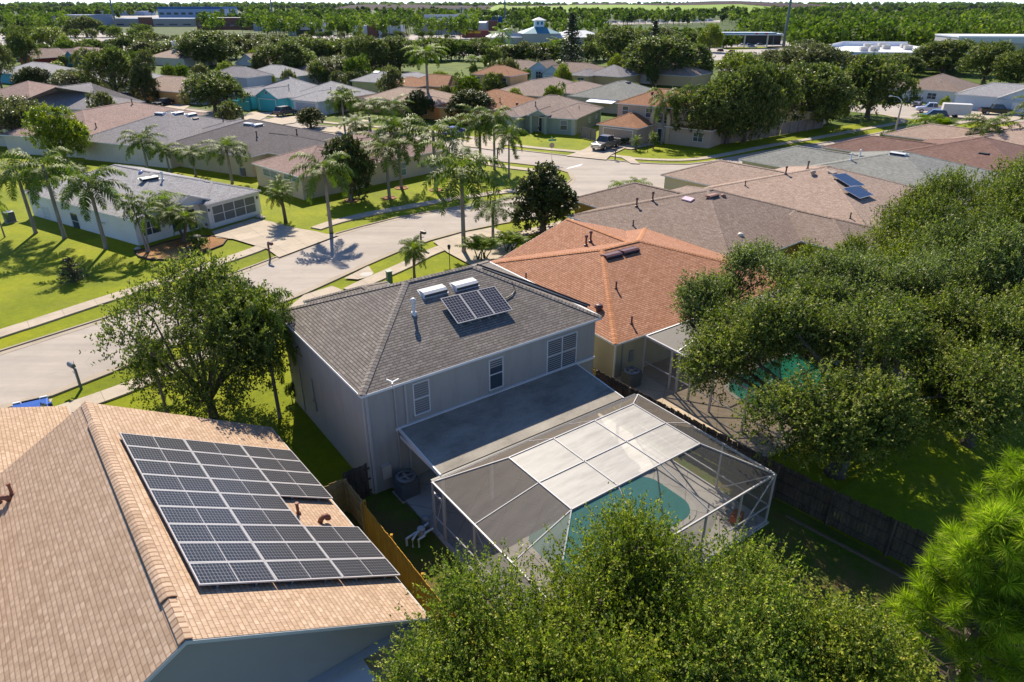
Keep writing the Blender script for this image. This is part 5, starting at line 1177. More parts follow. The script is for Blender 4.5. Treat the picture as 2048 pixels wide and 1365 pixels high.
mk('bushy0', 1.2, .1, 1.6, 72, nlobe=7, ncl=120, nsh=2, nlf=7, ls=.16, shoot=.25, m=LYEL, trr=.06, ntw=6)
# conifer kinds
def norfolk(seed, Rr, H, m=None, ls=.3, tiers=16):
    rs = np.random.RandomState(seed); Cn = []; D = []; 
    b = MB(); b.tube([(0, 0, 0), (0, 0, H * .98)], [Rr * .09, .03], 7)
    for k in range(tiers):
        z = H * (.1 + .88 * k / tiers); r = Rr * (1 - (k / tiers)) ** .8 + .15; nb = 7
        for j in range(nb):
            a = 2 * math.pi * (j + rs.rand() * .6) / nb; e = np.array([math.cos(a) * r, math.sin(a) * r, r * .12]); o = np.array([0, 0, z + rs.uniform(-.1, .1)])
            b.tube([tuple(o), tuple(o + e)], [.03, .01], 3, False)
            n = int(10 + r * 14 * .3 / ls); t = rs.uniform(.15, 1.02, n)
            Cn.append(o + e * t[:, None] + rs.normal(size=(n, 3)) * ls * .35); D.append(np.tile(e / np.linalg.norm(e), (n, 1)) + rs.normal(size=(n, 3)) * .7)
    Cn = np.concatenate(Cn); D = unit(np.concatenate(D)); n = len(Cn)
    V, F = leaves(Cn, D, unit(rdir(rs, n) + np.array([[0, 0, .6]])), rs.uniform(.8, 1.3, n) * ls, rs.uniform(.3, .5, n) * ls)
    tr = bpy.data.meshes.new('trunk'); tr.from_pydata(b.v, [], b.f); tr.materials.append(BARK)
    return npmesh('crown', V, F, rs.uniform(0, 1, n), m or LNOR), tr
me, tr = norfolk(5, 2.6, 15, ls=.5, tiers=22); kind('norfolk0', 2.6, 0, 15, me, tr)
me, tr = norfolk(6, 1.1, 2.4, ls=.16, tiers=9); kind('norfolk1', 1.1, 0, 2.4, me, tr)
# palms
def frond(rs, o, az, el, L, droop, nl, ll, lw, plume, V, F, T, tint):
    """arching rachis with two rows of leaflets"""
    pts = []; p = np.array(o, float); n = 12; a = el
    h = np.array([math.cos(az), math.sin(az), 0]); z = np.array([0, 0, 1.0])
    for k in range(n + 1):
        pts.append(p.copy()); p = p + (h * math.cos(a) + z * math.sin(a)) * L / n; a -= droop / n * (.6 + .9 * k / n)
    pts = np.array(pts); side = np.cross(h, z)
    for k in range(n):                      # rachis
        w_ = .035 * (1 - k / n) + .01; i = len(V)
        V += [pts[k] - side * w_, pts[k] + side * w_, pts[k + 1] + side * w_, pts[k + 1] - side * w_]; F.append((i, i + 1, i + 2, i + 3)); T.append(.75)
    for s in (-1, 1):
        for k in range(nl):
            t = .1 + .9 * (k + rs.rand() * .5) / nl; f = t * n; i0 = min(int(f), n - 1); q = pts[i0] + (pts[i0 + 1] - pts[i0]) * (f - i0); ax = pts[i0 + 1] - pts[i0]; ax = ax / np.linalg.norm(ax)
            l = ll * (math.sin(math.pi * min(1, t * .85 + .12)) * .8 + .25) * rs.uniform(.8, 1.1)
            up = np.cross(side, ax); d = side * s * rs.uniform(.7, 1) + ax * rs.uniform(.35, .7) + up * rs.uniform(-plume, plume); d /= np.linalg.norm(d)
            m1 = q + d * l * .5; d2 = d + np.array([0, 0, -rs.uniform(.6, 1.3)]); d2 /= np.linalg.norm(d2); e = m1 + d2 * l * .5
            wv = ax * lw; i = len(V)
            V += [q - wv * .5, q + wv * .5, m1 + wv, m1 - wv, e + wv * .15, e - wv * .15]
            F += [(i, i + 1, i + 2, i + 3), (i + 3, i + 2, i + 4, i + 5)]; tt = tint + rs.uniform(-.2, .2); T += [tt, tt + .05]
def palm(name, seed, H, L, nf, m, r=.16, droop=1.9, nl=52, ll=.75, lw=.046, plume=.6, stems=((0, 0, 0, 0),), shaft=True, elr=(-.3, 1.25), tm=None):
    rs = np.random.RandomState(seed); V = []; F = []; T = []; b = MB()
    for sx, sy, lx, ly in stems:
        hh = H * (1 if len(stems) == 1 else rs.uniform(.8, 1.05)); top = np.array([sx + lx, sy + ly, hh])
        P = [(sx, sy, -.1), (sx, sy, .25), (sx + lx * .2, sy + ly * .2, hh * .45), (sx + lx * .7, sy + ly * .7, hh * .8), tuple(top)]
        b.tube(P, [r * 1.45, r * 1.15, r, r * .9, r * .75], 8)
        if shaft: b.tube([tuple(top - np.array([0, 0, .25])), tuple(top + np.array([0, 0, .5]))], [r * 1.15, r * .6], 8)
        for k in range(nf):
            u = (k + .5) / nf; el = elr[1] + (elr[0] - elr[1]) * u ** .8; az = k * 2.399 + rs.uniform(-.25, .25)
            frond(rs, top + np.array([0, 0, .3 * (1 - u)]), az, el, L * rs.uniform(.85, 1.1), droop * rs.uniform(.8, 1.15), nl, ll, lw, plume, V, F, T, .55 - .25 * u + rs.uniform(-.08, .08))
    tr = bpy.data.meshes.new('trunk'); tr.from_pydata(b.v, [], b.f); tr.polygons.foreach_set('use_smooth', [True] * len(tr.polygons)); tr.materials.append(tm or PALMB)
    Rr = L * .8; V = np.array(V); kind(name, np.percentile(np.hypot(V[:, 0], V[:, 1]), 97), 0, V[:, 2].max(), npmesh('fronds', V, np.array(F), T, m), tr)
palm('queen0', 1, 6.0, 3.9, 17, LPALM, ll=.8, droop=1.95); palm('queen1', 2, 6.0, 3.8, 15, LPALM, ll=.8, droop=2.15); palm('queen2', 3, 5.4, 3.7, 18, LPALM, ll=.78, droop=1.8)
palm('tallqueen0', 4, 12, 3.9, 20, LPALMY, r=.19, ll=.8, droop=2.0)
palm('pygmy0', 5, 1.9, 1.25, 26, LPALM, r=.09, nl=26, ll=.34, lw=.018, plume=.15, shaft=False, droop=1.5, stems=((0, 0, -.5, .1), (.1, 0, .6, 0)), tm=BARK)
palm('pygmy1', 6, 2.3, 1.35, 24, LPALM, r=.09, nl=26, ll=.36, lw=.018, plume=.15, shaft=False, droop=1.5, stems=((0, 0, -.9, .3), (.1, 0, .25, .1), (.2, .1, 1.3, .1)), tm=BARK)
palm('christmas0', 7, 3.4, 1.9, 11, LPALM, r=.1, nl=22, ll=.6, lw=.05, plume=.25, droop=1.6, stems=((0, 0, -.5, .2), (.2, 0, .3, 0)))
palm('areca0', 8, 1.2, 1.7, 6, LPALMY, r=.05, nl=20, ll=.5, lw=.035, plume=.2, droop=1.1, elr=(.7, 1.4), shaft=False, stems=tuple((random.Random(i).uniform(-.5, .5), random.Random(i + 9).uniform(-.5, .5), random.Random(i + 3).uniform(-.5, .5), random.Random(i + 5).uniform(-.5, .5)) for i in range(8)), tm=LPALMY)
palm('cycad0', 9, 1.0, 1.2, 24, LPALM, r=.16, nl=22, ll=.3, lw=.018, plume=.1, droop=1.2, shaft=False, tm=BARK)
palm('foxtail0', 10, 3.2, 2.6, 15, LPALMY, r=.14, nl=34, ll=.7, lw=.035, plume=.6, droop=1.6)
def smooth_px(P):
    return [(a[0] + (b[0] - a[0]) * k / 6, a[1] + (b[1] - a[1]) * k / 6) for a, b in zip(P, P[1:]) for k in range(6)]
random.seed(7)
def plant(k, name, cat, bx, by, ty, hw, label, group=None, rot=None, hs=1.0):
    P, H_, Rr = solve(bx, by, ty, hw * (1.06 if k.startswith('queen') else 1)); R0, H0, mc, mt = KIND[k]
    s_ = Rr / R0; sz = H_ / H0 * hs
    t = thing(name, label, cat, P, rot if rot is not None else random.uniform(0, 6.28), group, (s_, s_, sz))
    link('trunk', mt, t); link(mc.name.split('.')[0], mc, t); return t
QP = 'queen palms along the streets'
for a in [
 ('queen0', 72, 467, 305, 66, 'leftmost of the three tall queen palms beside the white house'),
 ('queen1', 130, 478, 298, 66, 'middle of the three tall queen palms beside the white house'),
 ('queen2', 213, 498, 318, 68, 'rightmost of the three tall queen palms beside the white house'),
 ('queen1', 663, 467, 305, 62, 'queen palm by the kerb whose round shadow falls on the street'),
 ('queen0', 779, 397, 262, 58, 'left one of the two queen palms before the beige house wall with a tree ring'),
 ('queen2', 803, 377, 215, 52, 'queen palm just right behind the ringed palm before the beige house wall'),
 ('queen1', 872, 381, 235, 66, 'wide drooping queen palm at the right end of the beige house'),
 ('queen2', 928, 506, 278, 80, 'largest queen palm with bright crown at the edge of the near driveway'),
 ('queen0', 986, 476, 392, 52, 'small drooping queen palm right of the largest palm'),
 ('queen0', 961, 337, 210, 50, 'left queen palm of the three at the street corner by the mailbox'),
 ('queen1', 989, 340, 212, 42, 'middle queen palm of the three at the street corner by the mailbox'),
 ('queen0', 1018, 358, 238, 34, 'slim queen palm nearest the stop sign corner'),
 ('queen2', 703, 402, 300, 46, 'queen palm ringed with mulch beside the dark magnolia'),
 ('queen0', 465, 367, 268, 50, 'queen palm between the white garage and the beige house'),
 ('queen2', 300, 355, 252, 40, 'leafy queen palm behind the white house left part'),
 ('queen1', 392, 352, 292, 38, 'low queen palm behind the white house roof ridge'),
 ('queen2', 340, 346, 280, 34, 'small queen palm between the leafy and the low palm behind the white house'),
 ('queen0', 1956, 322, 222, 50, 'drooping palm before the pinkish tan roof at the right edge'),
 ('queen1', 2052, 282, 190, 44, 'yellowish palm cut off by the right edge'),
 ('queen2', 560, 836, 560, 66, 'queen palm with pale trunk mixed into the oak left of the grey house'),
 ('queen1', 335, 830, 672, 50, 'low palm drooping from the left side of the oak by the street'),
 ('queen1', 1322, 290, 175, 34, 'tall thin palm at the arched porch of the corner house'),
 ('queen0', 1338, 284, 188, 32, 'second thin palm right of the arched porch of the corner house'),
 ('queen0', 690, 262, 172, 38, 'queen palm in the left of the clump in front of the light grey roof house'),
 ('queen1', 741, 262, 196, 42, 'queen palm in the middle of the clump in front of the light grey roof house'),
 ('queen2', 790, 262, 190, 38, 'queen palm in the right of the clump in front of the light grey roof house'),
 ('queen1', 715, 290, 232, 40, 'low queen palm standing in front of the clump at the grey roof house'),
 ]: plant(a[0], 'queen_palm', 'palm', *a[1:], group=QP)
plant('tallqueen0', 'tall_palm', 'palm', 858, 229, 88, 46, 'tallest slender palm rising above all roofs near the centre')
plant('foxtail0', 'palm', 'palm', 1005, 112, 52, 24, 'dark palm at the foot of the centre power pole')
plant('foxtail0', 'palm', 'palm', 1838, 292, 225, 34, 'yellow-green palm clump at the street behind the brown roof')
plant('foxtail0', 'palm', 'palm', 1238, 398, 360, 26, 'pale feathery palm at the left of the yellow house garage')
plant('foxtail0', 'palm', 'palm', 1275, 396, 356, 28, 'bright feathery palm right beside the pale one at the yellow house')
plant('foxtail0', 'palm', 'palm', 340, 470, 378, 42, 'yellow crowned palm in the mulch bed of the white house')
plant('foxtail0', 'palm', 'palm', 1992, 205, 172, 16, 'single palm beside the open garage house on the right')
plant('foxtail0', 'palm', 'palm', 346, 112, 78, 24, 'bright little palm before the tan roof with the chimney')
plant('foxtail0', 'palm', 'palm', 618, 160, 98, 24, 'dark palm among the oaks behind the turquoise house')
plant('foxtail0', 'palm', 'palm', 1215, 172, 148, 20, 'low palm in front of the blue-grey roof house')
plant('foxtail0', 'palm', 'palm', 1005, 182, 165, 14, 'little yellow palm on the wall of the two-storey peach house')
plant('foxtail0', 'palm', 'palm', 950, 135, 110, 26, 'leafy palm left of the two-storey peach house')
plant('christmas0', 'palm', 'palm', 299, 506, 382, 36, 'two-stemmed palm at the corner of the white house')
plant('pygmy0', 'pygmy_palm', 'palm', 372, 486, 408, 52, 'bushy pygmy palm clump in the mulch bed near the white garage')
plant('pygmy1', 'pygmy_palm', 'palm', 573, 446, 358, 56, 'three-stemmed pygmy palm leaning over the white house driveway')
plant('pygmy0', 'pygmy_palm', 'palm', 829, 557, 472, 42, 'two-stemmed pygmy palm on the lawn behind the grey roof')
plant('cycad0', 'small_palm', 'palm', 1271, 301, 268, 14, 'small round palm left of the two before the corner house')
plant('pygmy0', 'small_palm', 'palm', 1306, 298, 264, 16, 'small drooping palm right of the round one before the corner house')
plant('areca0', 'areca_palm', 'palm', 965, 520, 470, 42, 'areca clump at the base of the largest palm near the orange roof')
plant('areca0', 'areca_palm', 'palm', 1020, 505, 462, 34, 'areca clump right of the first one by the orange roof')
plant('areca0', 'areca_palm', 'palm', 1940, 215, 180, 28, 'big areca clump before the open garage house')
plant('areca0', 'areca_palm', 'palm', 1190, 212, 186, 20, 'areca clump between the green house and the awning')
plant('areca0', 'areca_palm', 'palm', 1880, 262, 232, 34, 'areca clump left of the drooping palm on the right')
plant('areca0', 'areca_palm', 'palm', 1120, 110, 72, 30, 'bright fronded clump in front of the clubhouse')
plant('areca0', 'areca_palm', 'palm', 2035, 225, 196, 26, 'fronded clump at the right edge below the white gabled house')
plant('foxtail0', 'palm', 'palm', 10, 475, 385, 22, 'young palm at the left end of the white house')
TW = 'oaks of the neighbourhood'
for a in [
 ('mag0', 'magnolia', 1086, 466, 330, 66, 'large dark magnolia between the near street and the yellow house'),
 ('mag1', 'magnolia', 702, 400, 274, 52, 'dark magnolia in front of the beige house'),
 ('mag1', 'magnolia', 945, 245, 180, 52, 'brownish magnolia left of the green house'),
 ('mag1', 'magnolia', 622, 256, 216, 30, 'round dark magnolia by the driveway with the grey SUV'),
 ('mag0', 'magnolia', 293, 208, 118, 28, 'narrow almost black tree beside the wooden utility pole'),
 ('mag1', 'magnolia', 74, 190, 135, 36, 'dark spreading tree above the parked white truck'),
 ('mag1', 'magnolia', 940, 182, 158, 20, 'small dark tree before the orange-brown roofed house'),
 ('oak0', 'oak', 236, 197, 95, 56, 'upright oak with bare trunk before the yellow walled house'),
 ('oak1', 'oak', 432, 226, 146, 68, 'broad olive oak hiding the grey two-storey garage'),
 ('yellow0', 'maple', 133, 330, 212, 56, 'yellowing tree left of the rose-brown roof'),
 ('olive0', 'oak', 38, 292, 192, 78, 'greyish olive tree at the left edge above the lawn'),
 ('olive1', 'oak', 152, 190, 140, 44, 'round olive tree in front of the long pale grey roof'),
 ('oak2', 'oak', 422, 132, 62, 62, 'oak with pale leaves behind the grey two-storey roof'),
 ('oak0', 'oak', 575, 162, 82, 62, 'sparse oak behind the turquoise roof'),
 ('olive0', 'oak', 672, 168, 112, 50, 'olive oak right of the dark palm behind the turquoise roof'),
 ('oak1', 'oak', 735, 150, 72, 48, 'dark oak above the white roof house, left one'),
 ('oak2', 'oak', 800, 145, 74, 46, 'dark oak above the white roof house, right one'),
 ('olive1', 'oak', 762, 150, 116, 40, 'low rounded olive tree directly behind the white roof'),
 ('oak0', 'oak', 712, 180, 142, 36, 'small oak left of the white roof house'),
 ('oak1', 'oak', 1238, 135, 52, 58, 'tall oak right of the tall conifer'),
 ('oak2', 'oak', 1310, 165, 72, 84, 'great spreading oak behind the bluegrey roof'),
 ('oak0', 'oak', 1375, 162, 88, 56, 'right half of the great oak group behind the corner house'),
 ('oak1', 'oak', 1398, 290, 170, 72, 'oak with pale leaning trunk in front of the corner house'),
 ('oak2', 'oak', 1452, 288, 150, 66, 'second oak in the row along the long fence'),
 ('oak0', 'oak', 1487, 284, 128, 66, 'third oak in the row along the long fence'),
 ('oak1', 'oak', 1524, 275, 130, 62, 'fourth oak in the row along the long fence'),
 ('oak2', 'oak', 1618, 257, 128, 84, 'fifth and widest oak at the right end of the long fence'),
 ('oak0', 'oak', 1733, 237, 112, 84, 'free standing oak on the lawn by the street light'),
 ('olive0', 'oak', 1612, 160, 82, 70, 'pale olive tree behind the row of fence oaks'),
 ('oak2', 'oak', 1885, 148, 80, 66, 'oak between the flat roof building and the open garage house'),
 ('oak0', 'oak', 1800, 152, 112, 50, 'oak left behind the open garage house'),
 ('oak1', 'oak', 1965, 168, 84, 58, 'oak right behind the open garage house'),
 ('oak2', 'oak', 2030, 178, 100, 50, 'dark oak cut by the right edge above the white gabled house'),
 ('yellow0', 'oak', 1475, 160, 105, 50, 'bright green rounded tree below the car park on the right'),
 ('olive1', 'oak', 1545, 150, 100, 44, 'pale tree left of the small car park behind the fence oaks'),
 ('yellow0', 'tree', 105, 100, 54, 34, 'bright yellow-green tree above the dark hedge on the left'),
 ('yellow0', 'tree', 136, 112, 72, 22, 'smaller orange-tinted tree right of the bright yellow-green one'),
 ('yellow0', 'shrub', 180, 208, 176, 36, 'bright lime shrub beside the white truck driveway'),
 ('yellow0', 'tree', 1418, 105, 48, 26, 'light green pine-like tree left of the station canopy'),
 ('yellow0', 'tree', 1152, 200, 162, 24, 'yellow leaved tree behind the green house'),
 ('mag0', 'shrub', 838, 240, 182, 34, 'big dark rounded shrub at the foot of the tallest palm'),
 ('oak1', 'tree', 555, 60, 26, 16, 'tall pine beside the left of centre power pole'),
 ('oak1', 'oak', 175, 75, 32, 34, 'dark tree in front of the grey sided warehouse'),
 ('oak1', 'oak', 55, 140, 62, 30, 'tree at the left above the blue gabled house'),
 ('olive0', 'oak', 5, 180, 70, 34, 'tree cut by the left edge above the teal house'),
 ]: plant(a[0], a[1], 'tree', *a[2:])
plant('norfolk0', 'norfolk_pine', 'tree', 1141, 152, 22, 30, 'tall conical conifer in front of the clubhouse')
plant('norfolk0', 'norfolk_pine', 'tree', 1306, 110, 38, 20, 'dark conical conifer right of the clubhouse')
plant('norfolk1', 'norfolk_pine', 'tree', 150, 565, 512, 26, 'young conifer alone on the near left lawn')
# rows of trees between the houses and the shops
random.seed(21)
BELT = [  # x0, x1, base0, base1, height px, count, kinds, label, group
 (290, 560, 122, 118, 46, 13, ('far0', 'far1'), 'tree in the row behind the chimney house', 'row of trees behind the chimney house'),
 (0, 300, 122, 104, 34, 12, ('far0', 'far2'), 'tree in the belt above the far left houses', 'belt of trees above the far left houses'),
 (540, 1000, 126, 120, 48, 22, ('far0', 'far1', 'far2'), 'oak in the belt below the main road', 'belt of oaks below the main road'),
 (1000, 1260, 128, 120, 42, 13, ('far0', 'far1', 'far2'), 'tree in the belt before the clubhouse', 'trees in front of the clubhouse'),
 (1180, 1440, 96, 92, 34, 14, ('far0', 'far1'), 'oak in the row right of the clubhouse', 'far row of oaks right of the clubhouse'),
 (1560, 2048, 142, 140, 34, 15, ('far0', 'far2', 'far1'), 'tree before the flat white roof building', 'trees before the flat white roof building'),
 (1430, 1700, 128, 122, 26, 8, ('far1', 'far2'), 'small tree around the car park on the right', 'small trees around the right car park'),
 (0, 300, 80, 76, 26, 12, ('far2', 'far0'), 'tree in the row before the grey warehouse', 'far row of trees before the warehouse'),
 (240, 620, 88, 90, 24, 14, ('far1', 'far0'), 'tree in the row in front of the brick shops', 'row of trees before the brick shops'),
 (860, 1000, 97, 97, 20, 10, ('far0', 'far2'), 'tree in the clipped row below the restaurant', 'clipped row of trees below the restaurant'),
 (600, 900, 76, 78, 16, 12, ('far2', 'far1'), 'small tree around the white office building', 'small trees around the white office'),
 (1600, 1900, 92, 98, 22, 10, ('far2',), 'small tree at the foot of the right woods', 'small trees at the foot of the right woods'),
]
ORD = 'leftmost second third fourth fifth sixth seventh eighth ninth tenth eleventh twelfth thirteenth fourteenth fifteenth sixteenth seventeenth eighteenth nineteenth twentieth twenty-first twenty-second twenty-third twenty-fourth'.split()
for x0, x1, b0, b1, hp, n, ks, lab, grp in BELT:
    for i in range(n):
        x = x0 + (x1 - x0) * (i + random.uniform(.1, .9)) / n; by = b0 + (b1 - b0) * (x - x0) / (x1 - x0) + random.uniform(-3, 3)
        h_ = hp * random.uniform(.72, 1.1); plant(random.choice(ks), 'oak', 'tree', x, by, by - h_, h_ * random.uniform(.6, .9), ORD[i] + ('' if i == 0 else ' from the left') + ' ' + lab, group=grp)
# garden trees standing around the further houses
def infoot(p, mrg):
    for h in HS:
        q = h.Lc(p)
        for b_ in h.bl:
            if b_.u0 - mrg < q.x < b_.u1 + mrg and b_.v0 - mrg < q.y < b_.v1 + mrg: return True
    return False
ROADP = [G(x, y) for x, y in smooth_px(CF) + smooth_px(CN) + smooth_px(LO)]
random.seed(33)
for h in HS:
    b_ = h.bl[0]; c = h.W((b_.u0 + b_.u1) / 2, (b_.v0 + b_.v1) / 2); r = max(b_.u1 - b_.u0, b_.v1 - b_.v0) / 2
    if not 100 < c.y < 300 or h.root.name in ('green_house', 'corner_house', 'open_garage_house', 'white_gable_house', 'clubhouse'): continue
    nm = h.root.name.split('.')[0].replace('_', ' ')
    for side, dx, dy in (('left of', -1, 0), ('right of', 1, 0), ('behind', .25, 1), ('behind and left of', -.7, .8)):
        for tr_ in range(8):
            k = r * random.uniform(.85, 1.35) + 2; p = Vector((c.x + dx * k + random.uniform(-3, 3), c.y + dy * k + random.uniform(-3, 3), 0))
            if infoot(p, 1.6) or min((p - q).length for q in ROADP) < 9: continue
            x, y, d = proj(p); H_ = random.uniform(3.2, 7.5) * (1.15 if side.startswith('behind') else .85)
            R0, H0, mc, mt = KIND[random.choice(('far0', 'far1', 'far2', 'yellow0', 'far0'))]
            s_ = H_ * random.uniform(.36, .5) / R0; t = thing('garden_tree', ('small' if H_ < 5 else 'rounded') + ' garden tree ' + side + ' the ' + ' '.join(nm.split()[:9]), 'tree', p, random.uniform(0, 6), 'garden trees among the houses', (s_, s_, H_ / H0)); link('trunk', mt, t); link('crown', mc, t)
            break
# distant pine woods: nobody could count them
def woods(name, regions, seed, m, label):
    rs = np.random.RandomState(seed); Vs = []; Fs = []; Ts = []; k0 = 0
    for (xa, xb, ya, yb, hh, n, lsz) in regions:      # pixel columns, base rows (near, far), tree height, count
        xs_ = rs.uniform(xa, xb, n); 
        da, db = CAM_H * FPX / (ya - 6), CAM_H * FPX / (yb - 6)
        dist = 1 / rs.uniform(1 / db, 1 / da, n)
        for x, d in zip(xs_, dist):
            X = (x - 1024) / FPX * d; h = hh * rs.uniform(.75, 1.15); r = h * rs.uniform(.26, .38); q = max(1.0, d / 600)
            nl = 90; c = rdir(rs, nl) * rs.uniform(.55, 1.0, (nl, 1)); c[:, 2] = c[:, 2] * .75
            nb = 5; bc = rdir(rs, nb) * .55; c = c * .55 + bc[rs.randint(0, nb, nl)]
            P_ = c * np.array([[r, r, h * .42]]) + np.array([[X, d, h * .58]])
            V, F = leaves(P_, rdir(rs, nl), unit(rdir(rs, nl) + np.array([[0, -.2, .7]])), lsz * q * rs.uniform(.7, 1.4, nl), lsz * q * rs.uniform(.5, 1.0, nl))
            Vs.append(V); Fs.append(F + k0); k0 += len(V); tt = rs.normal(.45, .16); Ts.append(tt + rs.uniform(-.25, .25, nl))
            w_ = .16 * q; V = np.array([[X - w_, d, 0], [X + w_, d, 0], [X + w_ * .6, d, h * .7], [X - w_ * .6, d, h * .7]]); Vs.append(V); Fs.append(np.array([[0, 1, 2, 3]]) + k0); k0 += 4; Ts.append(np.array([.05]))
    o = link(name, npmesh(name, np.concatenate(Vs), np.concatenate(Fs), np.concatenate(Ts), m))
    o['kind'] = 'stuff'; o['label'] = label; o['category'] = 'trees'; return o
woods('woods', [(1540, 2120, 98, 62, 14, 420, 1.5), (1460, 2150, 62, 34, 14, 420, 1.7), (1400, 2160, 34, 20, 14, 300, 2.2), (1180, 1440, 82, 60, 6.5, 130, 1.3), (1440, 1560, 74, 50, 13, 60, 1.5)], 3, LWOOD, 'sunlit pine woods filling the upper right of the view')
woods('woods', [(560, 960, 66, 42, 13.5, 260, 1.6), (540, 1240, 44, 26, 14, 320, 1.9), (1030, 1500, 44, 26, 13, 260, 1.8), (1000, 1200, 64, 50, 10, 80, 1.5)], 4, LWOOD, 'green pine woods behind the white office and the grey store')
woods('woods', [(-60, 220, 60, 34, 13, 240, 1.7), (-60, 320, 34, 20, 14, 220, 2.2), (240, 580, 28, 18, 14, 150, 2.2), (460, 600, 58, 34, 13, 70, 1.7)], 5, LWOOD, 'dark green woods on the far left')
woods('tree_line', [(-120, 2170, 17, 10.4, 12, 1100, 4)], 6, LWOOD, 'thin blue-green tree line along the horizon')

# ---- the big trees close to the camera
def near(name, label, X, Y, seed, Rr, H0, H1, trr, lean=0, rot=0, m=None, tm=None, **kw):
    me, lc, cp = crown(seed, Rr, H0, H1, m=m, **kw)
    t = thing(name, label, 'tree', (X, Y, 0), rot); link('trunk', trunk(seed, trr, H0, lc, cp, lean, 90, tm, tw=.03), t); link('crown', me, t); return t
def at_px(x, y, z): return G(x, y, z).xy
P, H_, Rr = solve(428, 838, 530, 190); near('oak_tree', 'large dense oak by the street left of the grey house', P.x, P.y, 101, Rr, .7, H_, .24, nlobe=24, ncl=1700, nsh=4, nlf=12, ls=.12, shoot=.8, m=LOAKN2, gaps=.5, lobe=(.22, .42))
NG = dict(nlobe=26, nsh=4, nlf=14, ls=.105, shoot=.9, lobe=(.2, .38))
def shifted(name, label, X, Y, seed, Rr, H0, H1, trr, dx, dy, m, lean=0, **kw):
    """tree whose crown reaches over to one side of its trunk"""
    me, lc, cp = crown(seed, Rr, H0, H1, m=m, **kw)
    co = np.empty(len(me.vertices) * 3, np.float32); me.vertices.foreach_get('co', co); co = co.reshape(-1, 3); co[:, 0] += dx; co[:, 1] += dy; me.vertices.foreach_set('co', co.ravel()); me.update()
    for A_ in (lc, cp): A_[:, 0] += dx; A_[:, 1] += dy
    t = thing(name, label, 'tree', (X, Y, 0)); link('trunk', trunk(seed, trr, max(H0, 2.6), lc, cp, lean, 110, None, tw=.03), t); link('crown', me, t); return t
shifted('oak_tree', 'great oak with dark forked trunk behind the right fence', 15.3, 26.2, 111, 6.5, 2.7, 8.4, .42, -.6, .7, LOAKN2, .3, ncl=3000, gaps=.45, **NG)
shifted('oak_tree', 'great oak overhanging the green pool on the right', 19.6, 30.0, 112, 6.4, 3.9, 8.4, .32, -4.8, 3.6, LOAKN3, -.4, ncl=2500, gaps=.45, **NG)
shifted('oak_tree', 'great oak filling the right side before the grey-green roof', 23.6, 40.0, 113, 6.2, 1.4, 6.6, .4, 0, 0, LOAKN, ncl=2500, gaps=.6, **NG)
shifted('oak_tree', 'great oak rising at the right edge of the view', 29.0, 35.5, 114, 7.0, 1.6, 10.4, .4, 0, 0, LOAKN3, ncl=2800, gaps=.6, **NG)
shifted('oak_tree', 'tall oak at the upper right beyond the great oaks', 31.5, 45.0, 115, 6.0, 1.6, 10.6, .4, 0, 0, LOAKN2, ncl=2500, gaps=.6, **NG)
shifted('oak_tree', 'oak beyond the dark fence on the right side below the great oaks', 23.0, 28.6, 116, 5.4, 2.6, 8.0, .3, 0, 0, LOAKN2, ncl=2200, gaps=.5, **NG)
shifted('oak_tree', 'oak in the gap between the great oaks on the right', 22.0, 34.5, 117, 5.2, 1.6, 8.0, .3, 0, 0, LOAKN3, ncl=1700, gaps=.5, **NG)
NB = dict(nsh=4, nlf=17, ls=.084, shoot=1.1, top=.5, lobe=(.2, .38))
for x, y, z, l, *a in ((1240, 1130, 5.0, 'bright leafy tree rising in front of the pool cage', 121, 2.5, 1.2, 7.1, .15, .1, 0), (985, 1230, 4.6, 'bright leafy tree over the yellow fence at the bottom', 122, 2.5, 1.0, 6.6, .15, .1, 1),
    (1150, 1330, 4.6, 'leafy tree in the bottom centre of the back yard', 123, 3.0, 1.0, 6.8, .18, .1, 2), (1440, 1250, 4.6, 'leafy tree right of the bottom centre in the back yard', 124, 3.4, 1.0, 6.7, .18, .1, 3),
    (1690, 1370, 4.2, 'leafy tree at the bottom right beside the long needled pine', 125, 2.9, 1.0, 6.2, .16, .1, 4), (880, 1370, 4.2, 'leafy tree at the bottom edge before the tan house wall', 126, 2.0, 1.0, 5.8, .14, .1, 4)):
    x, y = at_px(x, y, z); near('oak_tree', l, x, y, *a, LOAKN if a[0] % 2 else LOAKN4, nlobe=20, ncl=int(92 * a[1] ** 2), gaps=.5, **NB)
